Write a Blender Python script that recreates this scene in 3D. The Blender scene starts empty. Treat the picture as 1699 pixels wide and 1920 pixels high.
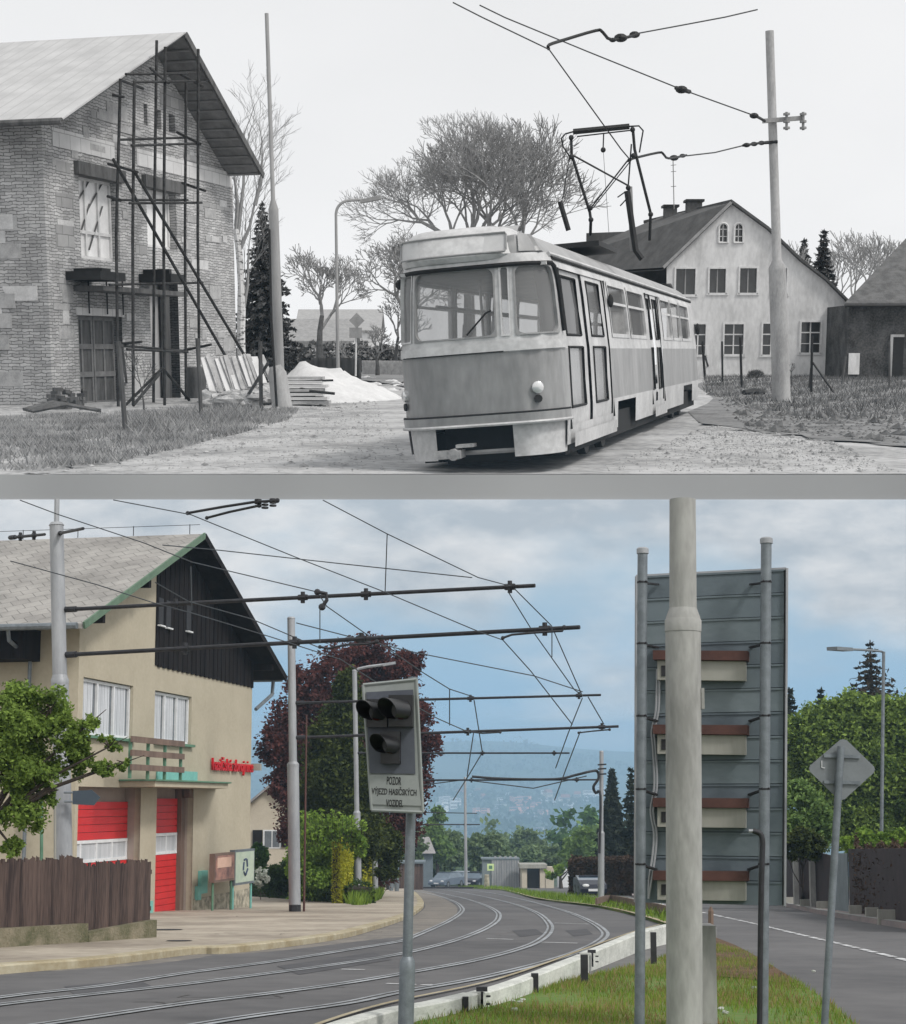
import bpy, math, random
import numpy as np
from mathutils import Vector, Matrix, geometry
PI = math.pi
rnd = random.Random(7)
sc = bpy.context.scene
col = sc.collection

# ------------------------------------------------------------------ camera, light, exposure
F = 3000.0                      # focal length in photo pixels (photo 1699 x 1920)
CX, CY = 849.5, 1150.0
PITCH = math.atan((1505 - CY) / F)      # the street level with the lens tipped up a little
PITCH_UP = -math.atan((CY - 655) / F)   # the terrace above: seen from its own eye level
S_T = 220.0                      # the terrace is a very large one, far behind the valley
cd = bpy.data.cameras.new('camera'); cam = bpy.data.objects.new('camera', cd); col.objects.link(cam)
cd.sensor_fit = 'VERTICAL'; cd.sensor_height = 24.0; cd.sensor_width = 24.0 * 1699 / 1920
cd.lens = F / 1920 * 24.0
cd.shift_y = (CY - 960) / 1920
cd.clip_start = 0.1; cd.clip_end = 120000
cam.rotation_euler = (PI / 2 + PITCH, 0, 0)
sc.camera = cam

SUN_DIR = Vector((0.55, -0.52, 0.72)).normalized()
w = bpy.data.worlds.new('World'); sc.world = w; w.use_nodes = True
nt = w.node_tree; nt.nodes.clear()
sky = nt.nodes.new('ShaderNodeTexSky'); sky.sky_type = 'NISHITA'; sky.sun_disc = False
sky.sun_elevation = math.asin(SUN_DIR.z); sky.sun_rotation = math.atan2(SUN_DIR.x, SUN_DIR.y)
sky.air_density = 1.0; sky.dust_density = 3.0
hs = nt.nodes.new('ShaderNodeHueSaturation'); hs.inputs['Saturation'].default_value = 0.15
b1 = nt.nodes.new('ShaderNodeBackground'); b1.inputs['Strength'].default_value = 0.05
tc = nt.nodes.new('ShaderNodeTexCoord'); mp = nt.nodes.new('ShaderNodeMapping'); mp.inputs['Scale'].default_value = (2, 2, 5)
nz = nt.nodes.new('ShaderNodeTexNoise'); nz.inputs['Scale'].default_value = 1.3; nz.inputs['Detail'].default_value = 4
rp = nt.nodes.new('ShaderNodeValToRGB')
rp.color_ramp.elements[0].position = 0.3; rp.color_ramp.elements[0].color = (0.88, 0.885, 0.89, 1)
rp.color_ramp.elements[1].position = 0.75; rp.color_ramp.elements[1].color = (1.0, 1.0, 1.0, 1)
b2 = nt.nodes.new('ShaderNodeBackground'); b2.inputs['Strength'].default_value = 0.78
ad = nt.nodes.new('ShaderNodeAddShader'); wo = nt.nodes.new('ShaderNodeOutputWorld')
L = nt.links.new
L(sky.outputs[0], hs.inputs['Color']); L(hs.outputs[0], b1.inputs[0])
L(tc.outputs['Generated'], mp.inputs[0]); L(mp.outputs[0], nz.inputs[0]); L(nz.outputs[0], rp.inputs[0]); L(rp.outputs[0], b2.inputs[0])
L(b1.outputs[0], ad.inputs[0]); L(b2.outputs[0], ad.inputs[1]); L(ad.outputs[0], wo.inputs[0])
sd = bpy.data.lights.new('sun', 'SUN'); sd.energy = 2.0; sd.angle = math.radians(10); sd.color = (1, 0.965, 0.92)
so = bpy.data.objects.new('sun', sd); col.objects.link(so)
so.rotation_euler = SUN_DIR.to_track_quat('Z', 'Y').to_euler()
vs = sc.view_settings; vs.view_transform = 'Standard'; vs.look = 'None'; vs.exposure = 0.0; vs.gamma = 1.0
sc.cycles.max_bounces = 8; sc.cycles.volume_bounces = 1; sc.cycles.transparent_max_bounces = 12

# ------------------------------------------------------------------ measuring the photo
def ray(px, py, p):
    u = (px - CX) / F; v = (CY - py) / F
    return Vector((u, math.cos(p) - v * math.sin(p), math.sin(p) + v * math.cos(p)))
def B(px, py, Y): d = ray(px, py, PITCH); return d * (Y / d.y)
def T(px, py, Y): d = ray(px, py, PITCH_UP); return d * (Y / d.y)
GA, GB = 1.07, 0.045
def gz(Y): return -(GA + GB * Y)
def Bg(px, py, dz=0.0):
    d = ray(px, py, PITCH); k = (GA - dz) / (-d.z - GB * d.y); return d * k
TZ = -1.56
def Tg(px, py, dz=0.0):
    d = ray(px, py, PITCH_UP); return d * ((TZ + dz) / d.z)
FR = {'B': Matrix.Identity(4), 'T': Matrix.Rotation(PITCH - PITCH_UP, 4, 'X') @ Matrix.Scale(S_T, 4)}

# ------------------------------------------------------------------ materials
def _nodes(name):
    m = bpy.data.materials.new(name); m.use_nodes = True
    return m, m.node_tree, m.node_tree.nodes['Principled BSDF']
def g3(v): return (v, v, v)
def mat(name, c1, c2=None, scale=3.0, rough=0.8, bump=0.15, metal=0.0, streak=1.0, spec=0.3, detail=6, coord='Object', lo=0.35, hi=0.65, dist=0.02, fine=0.25):
    m, nt, bs = _nodes(name)
    if c2 is None: c2 = tuple(x * 0.75 for x in c1)
    N = nt.nodes.new; L = nt.links.new
    tc = N('ShaderNodeTexCoord'); mp = N('ShaderNodeMapping'); mp.inputs['Scale'].default_value = (1, 1, streak)
    n1 = N('ShaderNodeTexNoise'); n1.inputs['Scale'].default_value = scale; n1.inputs['Detail'].default_value = detail; n1.inputs['Roughness'].default_value = 0.65
    n2 = N('ShaderNodeTexNoise'); n2.inputs['Scale'].default_value = scale * 11; n2.inputs['Detail'].default_value = 4
    ad = N('ShaderNodeMath'); ad.operation = 'MULTIPLY_ADD'; ad.inputs[1].default_value = fine; 
    rp = N('ShaderNodeValToRGB'); rp.color_ramp.elements[0].position = lo + fine * .5; rp.color_ramp.elements[1].position = hi + fine * .5
    rp.color_ramp.elements[0].color = (*c2, 1); rp.color_ramp.elements[1].color = (*c1, 1)
    L(tc.outputs[coord], mp.inputs[0]); L(mp.outputs[0], n1.inputs[0]); L(mp.outputs[0], n2.inputs[0])
    L(n2.outputs[0], ad.inputs[0]); L(n1.outputs[0], ad.inputs[2]); L(ad.outputs[0], rp.inputs[0]); L(rp.outputs[0], bs.inputs['Base Color'])
    bs.inputs['Roughness'].default_value = rough; bs.inputs['Metallic'].default_value = metal
    bs.inputs['Specular IOR Level'].default_value = spec
    if bump:
        bp = N('ShaderNodeBump'); bp.inputs['Strength'].default_value = bump; bp.inputs['Distance'].default_value = dist
        L(n2.outputs[0], bp.inputs['Height']); L(bp.outputs[0], bs.inputs['Normal'])
    return m
def leafmat(name, c1, c2, trans=0.35):
    m, nt, bs = _nodes(name); N = nt.nodes.new; L = nt.links.new
    ge = N('ShaderNodeNewGeometry'); tc = N('ShaderNodeTexCoord'); n1 = N('ShaderNodeTexNoise'); n1.inputs['Scale'].default_value = 0.9; n1.inputs['Detail'].default_value = 3
    ad = N('ShaderNodeMath'); ad.operation = 'MULTIPLY_ADD'; ad.inputs[1].default_value = 0.6
    rp = N('ShaderNodeValToRGB'); rp.color_ramp.elements[0].position = 0.45; rp.color_ramp.elements[1].position = 1.05
    rp.color_ramp.elements[0].color = (*c2, 1); rp.color_ramp.elements[1].color = (*c1, 1)
    L(tc.outputs['Object'], n1.inputs[0]); L(ge.outputs['Random Per Island'], ad.inputs[0]); L(n1.outputs[0], ad.inputs[2]); L(ad.outputs[0], rp.inputs[0])
    L(rp.outputs[0], bs.inputs['Base Color']); bs.inputs['Roughness'].default_value = 0.75; bs.inputs['Specular IOR Level'].default_value = 0.12
    tr = N('ShaderNodeBsdfTranslucent'); L(rp.outputs[0], tr.inputs[0]); mx = N('ShaderNodeMixShader'); mx.inputs[0].default_value = trans
    L(bs.outputs[0], mx.inputs[1]); L(tr.outputs[0], mx.inputs[2]); L(mx.outputs[0], nt.nodes['Material Output'].inputs[0])
    return m
def brickmat(name, c1, c2, mortar, bw, rh, ms=0.01, off=0.5, warp=0.03, stain=(0.3, 0.7), staincol=None, rough=0.9, bump=0.5, rotd=0, bdist=0.02, wsc=1.7, roof=False):
    m, nt, bs = _nodes(name); N = nt.nodes.new; L = nt.links.new
    tc = N('ShaderNodeTexCoord'); sx = N('ShaderNodeSeparateXYZ'); ad = N('ShaderNodeMath'); cx = N('ShaderNodeCombineXYZ')
    L(tc.outputs['Object'], sx.inputs[0]); L(sx.outputs[0], ad.inputs[0]); L(sx.outputs[1], ad.inputs[1]); L(sx.outputs[1] if roof else ad.outputs[0], cx.inputs[0]); L(sx.outputs[0 if roof else 2], cx.inputs[1])
    nz = N('ShaderNodeTexNoise'); nz.inputs['Scale'].default_value = wsc; nz.inputs['Detail'].default_value = 5
    L(tc.outputs['Object'], nz.inputs[0])
    vm = N('ShaderNodeVectorMath'); vm.operation = 'MULTIPLY_ADD'; vm.inputs[1].default_value = (warp, warp, 0)
    L(nz.outputs['Color'], vm.inputs[0]); L(cx.outputs[0], vm.inputs[2])
    mp = N('ShaderNodeMapping'); mp.inputs['Rotation'].default_value = (0, 0, math.radians(rotd)); L(vm.outputs[0], mp.inputs[0])
    br = N('ShaderNodeTexBrick'); br.inputs['Scale'].default_value = 1; br.inputs['Brick Width'].default_value = bw; br.inputs['Row Height'].default_value = rh
    br.inputs['Mortar Size'].default_value = ms; br.offset = off; br.inputs['Color1'].default_value = (*c1, 1); br.inputs['Color2'].default_value = (*c2, 1); br.inputs['Mortar'].default_value = (*mortar, 1)
    br.inputs['Mortar Smooth'].default_value = 0.4
    L(mp.outputs[0], br.inputs[0])
    n2 = N('ShaderNodeTexNoise'); n2.inputs['Scale'].default_value = 0.6; n2.inputs['Detail'].default_value = 8; n2.inputs['Roughness'].default_value = 0.7
    L(tc.outputs['Object'], n2.inputs[0])
    rp = N('ShaderNodeValToRGB'); rp.color_ramp.elements[0].position = stain[0]; rp.color_ramp.elements[1].position = stain[1]
    sc_ = staincol or (0.55, 0.55, 0.55); rp.color_ramp.elements[0].color = (*sc_, 1); rp.color_ramp.elements[1].color = (1, 1, 1, 1)
    mx = N('ShaderNodeMix'); mx.data_type = 'RGBA'; mx.blend_type = 'MULTIPLY'; mx.inputs['Factor'].default_value = 1
    L(n2.outputs[0], rp.inputs[0]); L(br.outputs['Color'], mx.inputs['A']); L(rp.outputs[0], mx.inputs['B']); L(mx.outputs['Result'], bs.inputs['Base Color'])
    bs.inputs['Roughness'].default_value = rough; bs.inputs['Specular IOR Level'].default_value = 0.2
    bp = N('ShaderNodeBump'); bp.inputs['Strength'].default_value = bump; bp.inputs['Distance'].default_value = bdist
    sb = N('ShaderNodeMath'); sb.operation = 'MULTIPLY_ADD'; sb.inputs[1].default_value = -1.0; L(br.outputs['Fac'], sb.inputs[0]); L(n2.outputs[0], sb.inputs[2])
    L(sb.outputs[0], bp.inputs['Height']); L(bp.outputs[0], bs.inputs['Normal'])
    return m
def glassmat(name, tint, alpha, rough=0.03):
    m, nt, bs = _nodes(name); N = nt.nodes.new; L = nt.links.new
    bs.inputs['Base Color'].default_value = (*tint, 1); bs.inputs['Roughness'].default_value = rough; bs.inputs['Specular IOR Level'].default_value = 0.6
    tr = N('ShaderNodeBsdfTransparent'); mx = N('ShaderNodeMixShader'); mx.inputs[0].default_value = alpha
    L(tr.outputs[0], mx.inputs[1]); L(bs.outputs[0], mx.inputs[2]); L(mx.outputs[0], nt.nodes['Material Output'].inputs[0])
    return m

# ------------------------------------------------------------------ mesh builder
MINV = {}
def tagp(o, label=None, cat=None, group=None, kind=None):
    if label: o['label'] = label
    if cat: o['category'] = cat
    if group: o['group'] = group
    if kind: o['kind'] = kind
    return o
def thing(name, label, cat, loc, group=None, rotz=0.0, fr='B', extra=None):
    e = bpy.data.objects.new(name, None); col.objects.link(e); e.empty_display_size = 0.3
    M = Matrix.Translation(Vector(loc)) @ Matrix.Rotation(rotz, 4, 'Z')
    if extra is not None: M = M @ extra
    e.matrix_world = FR[fr] @ M
    MINV[e.name] = M.inverted()
    return tagp(e, label, cat, group)
def link_mesh(name, me, m, parent=None, fr='B', loc=(0, 0, 0), smooth=False):
    o = bpy.data.objects.new(name, me); col.objects.link(o)
    if m: me.materials.append(m)
    if parent: o.parent = parent; MINV[o.name] = MINV[parent.name]
    else: o.matrix_world = FR[fr] @ Matrix.Translation(Vector(loc))
    if smooth:
        me.polygons.foreach_set('use_smooth', [True] * len(me.polygons))
    return o
class MB:
    def objs(s, name, m, parent, **k):
        par = list(range(len(s.v)))
        def fd(i):
            while par[i] != i: par[i] = par[par[i]]; i = par[i]
            return i
        for f in s.f:
            for i in f[1:]: par[fd(i)] = fd(f[0])
        gr = {}
        for f in s.f: gr.setdefault(fd(f[0]), []).append(f)
        out = []
        for fs_ in gr.values():
            ids = sorted(set(i for f in fs_ for i in f)); mp_ = {q: j for j, q in enumerate(ids)}; mb = MB(); mb.v = [s.v[i] for i in ids]; mb.f = [tuple(mp_[i] for i in f) for f in fs_]; out.append(mb.obj(name, m, parent, **k))
        return out
    def __init__(s): s.v = []; s.f = []
    def add(s, vs, fs):
        b = len(s.v); s.v += [Vector(q) for q in vs]; s.f += [tuple(i + b for i in f) for f in fs]; return s
    def hexa(s, p): # 8 corners: bottom ccw, top ccw
        return s.add(p, [(3, 2, 1, 0), (4, 5, 6, 7), (0, 1, 5, 4), (1, 2, 6, 5), (2, 3, 7, 6), (3, 0, 4, 7)])
    def box(s, x0, x1, y0, y1, z0, z1):
        return s.hexa([(x0, y0, z0), (x1, y0, z0), (x1, y1, z0), (x0, y1, z0), (x0, y0, z1), (x1, y0, z1), (x1, y1, z1), (x0, y1, z1)])
    def cbox(s, c, dx, dy, dz, rz=0.0, M=None):
        R = Matrix.Rotation(rz, 3, 'Z') if M is None else M
        c = Vector(c); P = []
        for z in (-1, 1):
            for x, y in ((-1, -1), (1, -1), (1, 1), (-1, 1)): P.append(c + R @ Vector((x * dx / 2, y * dy / 2, z * dz / 2)))
        return s.hexa(P)
    def beam(s, a, b, wd, ht):
        a = Vector(a); b = Vector(b); d = (b - a).normalized()
        sd_ = d.cross(Vector((0, 0, 1)))
        if sd_.length < 1e-3: sd_ = Vector((1, 0, 0))
        sd_.normalize(); up = sd_.cross(d).normalized()
        q = [a - sd_ * wd / 2 - up * ht / 2, b - sd_ * wd / 2 - up * ht / 2, b + sd_ * wd / 2 - up * ht / 2, a + sd_ * wd / 2 - up * ht / 2]
        return s.hexa(q + [x + up * ht for x in q])
    def tube(s, pts, r, n=8, cap=True):
        pts = [Vector(p) for p in pts]; k = len(pts)
        rs = r if isinstance(r, (list, tuple)) else [r] * k
        b = len(s.v); up0 = None
        for i, p in enumerate(pts):
            d = (pts[min(i + 1, k - 1)] - pts[max(i - 1, 0)])
            if d.length < 1e-9: d = Vector((0, 0, 1))
            d.normalize()
            if up0 is None: up0 = Vector((0, 0, 1)) if abs(d.z) < 0.9 else Vector((1, 0, 0))
            sd_ = d.cross(up0)
            if sd_.length < 1e-4: sd_ = d.orthogonal()
            sd_.normalize(); up = sd_.cross(d).normalized(); up0 = up
            for j in range(n):
                a = 2 * PI * j / n
                s.v.append(p + (sd_ * math.cos(a) + up * math.sin(a)) * rs[i])
        for i in range(k - 1):
            for j in range(n):
                j2 = (j + 1) % n
                s.f.append((b + i * n + j, b + i * n + j2, b + (i + 1) * n + j2, b + (i + 1) * n + j))
        if cap:
            s.f.append(tuple(b + j for j in range(n))[::-1]); s.f.append(tuple(b + (k - 1) * n + j for j in range(n)))
        return s
    def slab(s, poly, off):   # polygon (list of 3D points) extruded by vector off
        n = len(poly); off = Vector(off); P = [Vector(p) for p in poly]
        return s.add(P + [p + off for p in P], [tuple(range(n))[::-1], tuple(range(n, 2 * n))] + [(i, (i + 1) % n, n + (i + 1) % n, n + i) for i in range(n)])
    def sphere(s, c, r, n=8, m=6, sq=(1, 1, 1), jit=0.0):
        c = Vector(c); b = len(s.v)
        for i in range(m + 1):
            t = PI * i / m
            for j in range(n):
                a = 2 * PI * j / n; k = r * (1 + (rnd.random() - .5) * jit)
                s.v.append(c + Vector((math.sin(t) * math.cos(a) * k * sq[0], math.sin(t) * math.sin(a) * k * sq[1], math.cos(t) * k * sq[2])))
        for i in range(m):
            for j in range(n):
                j2 = (j + 1) % n; s.f.append((b + i * n + j, b + (i + 1) * n + j, b + (i + 1) * n + j2, b + i * n + j2))
        return s
    def obj(s, name, m, parent=None, label=None, cat=None, group=None, kind=None, fr='B', loc=None, local=False, smooth=False):
        me = bpy.data.meshes.new(name)
        if parent is None:
            if loc is None:
                loc = Vector((sum(q.x for q in s.v) / len(s.v), sum(q.y for q in s.v) / len(s.v), min(q.z for q in s.v)))
            loc = Vector(loc); vv = [tuple(q - loc) for q in s.v]
        elif local: vv = [tuple(q) for q in s.v]
        else:
            Mi = MINV[parent.name]; vv = [tuple(Mi @ q) for q in s.v]
        me.from_pydata(vv, [], s.f); me.update()
        if smooth: smooth_by_angle(me)
        o = link_mesh(name, me, m, parent, fr, loc or (0, 0, 0))
        if parent is None: MINV[o.name] = Matrix.Translation(loc).inverted()
        return tagp(o, label, cat, group, kind)
def smooth_by_angle(me, ang=0.7):
    me.polygons.foreach_set('use_smooth', [True] * len(me.polygons))
    import bmesh
    bm = bmesh.new(); bm.from_mesh(me)
    for e in bm.edges:
        if len(e.link_faces) == 2 and e.calc_face_angle(0) > ang: e.smooth = False
    bm.to_mesh(me); bm.free()
def holed(outer, holes, f3, depth=0.0, dvec=None):
    """flat wall face with rectangular openings; outer/holes are (a, z) lists, f3 maps to 3D; reveals go along dvec"""
    loops = [[Vector((a, b, 0)) for a, b in outer]] + [[Vector((a, b, 0)) for a, b in h] for h in holes]
    tris = geometry.tessellate_polygon(loops)
    flat = [p for l in loops for p in l]
    mb = MB(); mb.add([f3(p.x, p.y) for p in flat], [tuple(t) for t in tris])
    if depth:
        for h in holes:
            for i in range(len(h)):
                a, b = h[i], h[(i + 1) % len(h)]
                A, Bq = Vector(f3(*a)), Vector(f3(*b)); mb.add([A, Bq, Bq + dvec * depth, A + dvec * depth], [(0, 1, 2, 3)])
    return mb
def rect(a0, a1, z0, z1): return [(a0, z0), (a1, z0), (a1, z1), (a0, z1)]
def arrmesh(name, V, Fq):
    me = bpy.data.meshes.new(name); n = len(V); m = len(Fq); k = Fq.shape[1]
    me.vertices.add(n); me.vertices.foreach_set('co', V.astype(np.float32).ravel())
    me.loops.add(m * k); me.loops.foreach_set('vertex_index', Fq.astype(np.int32).ravel())
    me.polygons.add(m); me.polygons.foreach_set('loop_start', np.arange(0, m * k, k, dtype=np.int32)); me.polygons.foreach_set('loop_total', np.full(m, k, dtype=np.int32))
    me.update(); me.validate(); return me
def leafquads(P, size, rs, up=0.3, asp=0.55):
    n = len(P); a = rs.normal(size=(n, 3)); a[:, 2] *= 0.8; a /= np.linalg.norm(a, axis=1)[:, None] + 1e-9
    b = rs.normal(size=(n, 3)); b -= (b * a).sum(1)[:, None] * a; b /= np.linalg.norm(b, axis=1)[:, None] + 1e-9
    sz = size * (0.6 + 0.8 * rs.random(n))[:, None]
    V = np.stack([P - a * sz, P + b * sz * asp, P + a * sz, P - b * sz * asp], 1).reshape(-1, 3)
    return V, np.arange(4 * n).reshape(n, 4)
def cloud(lumps, n, size, seed, gap=0.0, shell=0.5, freq=2.2):
    """leaf clumps spread through a crown made of several lumps: (centre, (rx, ry, rz))"""
    rs = np.random.RandomState(seed)
    C = np.array([tuple(c) for c, r in lumps]); R = np.array([r if isinstance(r, (tuple, list)) else (r, r, r) for c, r in lumps], float)
    wgt = R.prod(1) ** (2 / 3); wgt /= wgt.sum()
    K = max(8, n // 45)      # sub-clumps
    idx = rs.choice(len(C), K, p=wgt); d = rs.normal(size=(K, 3)); d /= np.linalg.norm(d, axis=1)[:, None]
    q = C[idx] + d * R[idx] * (shell + (1 - shell) * rs.random(K) ** 0.7)[:, None]
    cr = R[idx].mean(1) * 0.24
    j = rs.randint(0, K, n); e = rs.normal(size=(n, 3))
    P = q[j] + e * cr[j][:, None] * 0.55
    if gap:
        ph = rs.random(3) * 6; rm = R.mean() / freq
        v = np.sin(P[:, 0] / rm + ph[0]) + np.sin(P[:, 1] / rm + ph[1]) + np.sin(P[:, 2] / rm * 1.3 + ph[2]); P = P[v > -1.6 + gap]
    return leafquads(P, size, rs)
def add_leaves(parent, lumps, n, size, m, seed, name='crown', gap=0.0, shell=0.5):
    V, Q = cloud(lumps, n, size, seed, gap, shell)
    Mi = np.array(MINV[parent.name]); V = V @ Mi[:3, :3].T + Mi[:3, 3]
    return link_mesh(name, arrmesh(name, V, Q), m, parent)
def limbs(mb, base, top, r0, lumps, nb=6, seed=1):
    r = random.Random(seed); base = Vector(base); top = Vector(top)
    mid = base.lerp(top, .5) + Vector((r.uniform(-.1, .1), 0, 0)) * (top - base).length * .3
    mb.tube([base, base.lerp(mid, .4), mid, top], [r0, r0 * .85, r0 * .6, r0 * .2], 8)
    for i in range(nb):
        c, rr = lumps[i % len(lumps)]; k = r.uniform(.3, .85); s_ = base.lerp(top, k) if k < .5 else mid.lerp(top, (k - .5) * 2)
        e = Vector(c) + Vector((r.uniform(-.5, .5), r.uniform(-.5, .5), r.uniform(0, .5))) * (rr if not isinstance(rr, (tuple, list)) else rr[0])
        m_ = s_.lerp(e, .5) + Vector((0, 0, -.05 * (e - s_).length)); mb.tube([s_, m_, e], [r0 * .4, r0 * .25, r0 * .06], 5)
def leafy_tree(name, label, cat, base, lumps, n, size, lm, tm, seed, r0=.2, group=None, fr='B', gap=0.3, nb=7, shell=.5, topz=None):
    t = thing(name, label, cat, base, group, fr=fr)
    zt = max(Vector(c).z for c, r in lumps); top = Vector((sum(Vector(c).x for c, r in lumps) / len(lumps), sum(Vector(c).y for c, r in lumps) / len(lumps), zt))
    mb = MB(); limbs(mb, base, top, r0, lumps, nb, seed); mb.obj('trunk', tm, t, smooth=True)
    add_leaves(t, lumps, n, size, lm, seed, 'crown', gap, shell)
    return t
def plump(lst, Y, f=B, dep=1.0):   # lumps measured in the photo: (px, py, rpx[, dY]) -> centre, radius
    out = []
    for q in lst:
        px, py, r = q[:3]; dy = q[3] if len(q) > 3 else 0; ry = r * (q[4] if len(q) > 4 else 1)
        k = (Y + dy) / F; out.append((f(px, py, Y + dy), (r * k, r * k * dep, ry * k)))
    return out
def conifer(name, label, base, h, rb, lm, tm, seed, group=None, fr='B', dens=1.0, leaf=None, sparse=0.0, cat='conifer'):
    """spruce: whorls of drooping boughs, each a fan of needle clumps"""
    base = Vector(base); t = thing(name, label, cat, base, group, fr=fr); r = random.Random(seed); rs = np.random.RandomState(seed)
    mb = MB(); mb.tube([base, base + Vector((0, 0, h * .5)), base + Vector((0, 0, h))], [rb * .07, rb * .045, rb * .008], 7)
    P = []; sz = leaf or rb * .06; nw = int(26 * dens)
    for i in range(nw):
        k = (i + .5) / nw; z = h * (.06 + .93 * k); R = rb * (1 - k) ** .85 * r.uniform(.85, 1.1) + rb * .03; nbh = max(5, int(13 * (1 - k * .6)))
        for j in range(nbh):
            a = 2 * PI * (j + r.random()) / nbh; Rj = R * r.uniform(.65, 1.12); dr = Vector((math.cos(a), math.sin(a), 0)); p0 = base + Vector((0, 0, z))
            e = p0 + dr * Rj + Vector((0, 0, -Rj * r.uniform(.12, .32))); mb.tube([p0, e], [rb * .012, rb * .003], 3, False)
            m = max(4, int(34 * dens * Rj / rb * (1 - sparse)) + 3)
            for q in range(m):
                s = r.uniform(.12, 1.0); c = p0.lerp(e, s); wd = Rj * .24 * (1.1 - s)
                P.append(c + Vector((-dr.y, dr.x, 0)) * r.uniform(-wd, wd) + Vector((0, 0, r.uniform(-.05, .02) * Rj)))
    mb.obj('trunk', tm, t)
    V, Q = leafquads(np.array([tuple(p) for p in P]), sz, rs, asp=.4)
    Mi = np.array(MINV[t.name]); V = V @ Mi[:3, :3].T + Mi[:3, 3]; link_mesh('crown', arrmesh('crown', V, Q), lm, t)
    return t
def bare_tree(name, label, base, h, spread, m, seed, r0=.15, trunk=.3, levels=6, group=None, fr='T', lean=(0, 0), forks=3, minr=.006, twig=None, cat='bare tree', droop=0.0):
    base = Vector(base); t = thing(name, label, cat, base, group, fr=fr); r = random.Random(seed); tr = MB(); cr = MB()
    def grow(p, d, ln, rad, lv):
        q = p + d * ln * .5 + Vector((r.uniform(-1, 1), r.uniform(-1, 1), 0)) * ln * .07; d2 = (d + Vector((r.uniform(-.25, .25), r.uniform(-.25, .25), .08 - droop * lv * .05))).normalized(); e = q + d2 * ln * .5
        (tr if lv <= 1 else cr).tube([p, q, e], [rad, rad * .85, rad * .7], 7 if lv < 2 else (5 if lv < 4 else 3), False)
        if lv >= levels: return
        nf = forks if lv else forks + 1
        for i in range(nf):
            a = 2 * PI * (i + r.random() * .8) / nf; sp = spread * r.uniform(.6, 1.25); o = d2.orthogonal().normalized(); o.rotate(Matrix.Rotation(a, 3, d2))
            nd = (d2 + o * sp + Vector((0, 0, .10))).normalized(); st = e if i < 2 else p.lerp(e, r.uniform(.45, .95))
            grow(st, nd, ln * r.uniform(.66, .86), max(minr, rad * .6), lv + 1)
    d0 = Vector((lean[0], lean[1], 1)).normalized()
    tr.tube([base - d0 * .1, base + d0 * h * trunk], [r0 * 1.25, r0], 9, False)
    grow(base + d0 * h * trunk, d0, h * (1 - trunk) * .26, r0 * .9, 1)
    tr.obj('trunk', m, t, smooth=True); cr.obj('crown', twig or m, t)
    return t
def text_mesh(name, body, m, M, size, parent, ext=0.002, label=None, sx=1.0, bold=0.0, font=None):
    cu = bpy.data.curves.new(name, 'FONT'); cu.body = body; cu.size = size; cu.align_x = 'CENTER'; cu.align_y = 'CENTER'; cu.extrude = ext; cu.offset = bold; cu.resolution_u = 3
    to = bpy.data.objects.new(name, cu); col.objects.link(to); bpy.context.view_layer.update()
    me = bpy.data.meshes.new_from_object(to.evaluated_get(bpy.context.evaluated_depsgraph_get())); bpy.data.objects.remove(to)
    me.transform(M @ Matrix.Diagonal((sx, 1, 1, 1))); me.materials.clear(); me.materials.append(m)
    o = bpy.data.objects.new(name, me); col.objects.link(o)
    if parent: me.transform(MINV[parent.name]); o.parent = parent; MINV[o.name] = MINV[parent.name]
    return o
def dup(o, parent=None, M=None, label=None, group=None):
    c = o.copy(); col.objects.link(c)
    if parent is not None: c.parent = parent
    elif M is not None: c.matrix_world = M
    if label: c['label'] = label
    if group: c['group'] = group
    for ch in list(o.children): dup(ch, c)
    return c
def smoothpath(pts, k=6):
    out = []; P = [Vector(p) for p in pts]
    for i in range(len(P) - 1):
        a, b, c, d = P[max(i - 1, 0)], P[i], P[i + 1], P[min(i + 2, len(P) - 1)]
        for j in range(k):
            t = j / k; out.append(.5 * ((2 * b) + (c - a) * t + (2 * a - 5 * b + 4 * c - d) * t * t + (3 * b - 3 * c + d - a) * t ** 3))
    out.append(P[-1]); return out
def sheet(name, pts, m, lift, kind='structure', thick=0.0, fr='B', label=None):
    """flat ground-following polygon from ground points, lifted; thick > 0 gives it a real edge (a kerb)"""
    P = [Vector(p) + Vector((0, 0, lift)) for p in pts]
    tris = geometry.tessellate_polygon([[Vector((p.x, p.y, 0)) for p in P]]); mb = MB(); mb.add(P, [])
    for t in tris:
        a, b, c = (P[i] for i in t); mb.f.append(tuple(t) if (b - a).cross(c - a).z > 0 else tuple(t)[::-1])
    if thick:
        n = len(P); mb.v += [p - Vector((0, 0, thick)) for p in P]; mb.f += [(i, (i + 1) % n, n + (i + 1) % n, n + i) for i in range(n)]
    return mb.obj(name, m, kind=kind, fr=fr, loc=(0, 0, 0), label=label)
def ribbon(mb, path, wd, lift, side=0.0):
    P = [Vector(p) for p in path]; b = len(mb.v)
    for i, p in enumerate(P):
        d = P[min(i + 1, len(P) - 1)] - P[max(i - 1, 0)]; d.z = 0; d.normalize(); n = Vector((-d.y, d.x, 0))
        mb.v += [p + n * (side - wd / 2) + Vector((0, 0, lift)), p + n * (side + wd / 2) + Vector((0, 0, lift))]
    for i in range(len(P) - 1): mb.f.append((b + 2 * i, b + 2 * i + 2, b + 2 * i + 3, b + 2 * i + 1))
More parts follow.
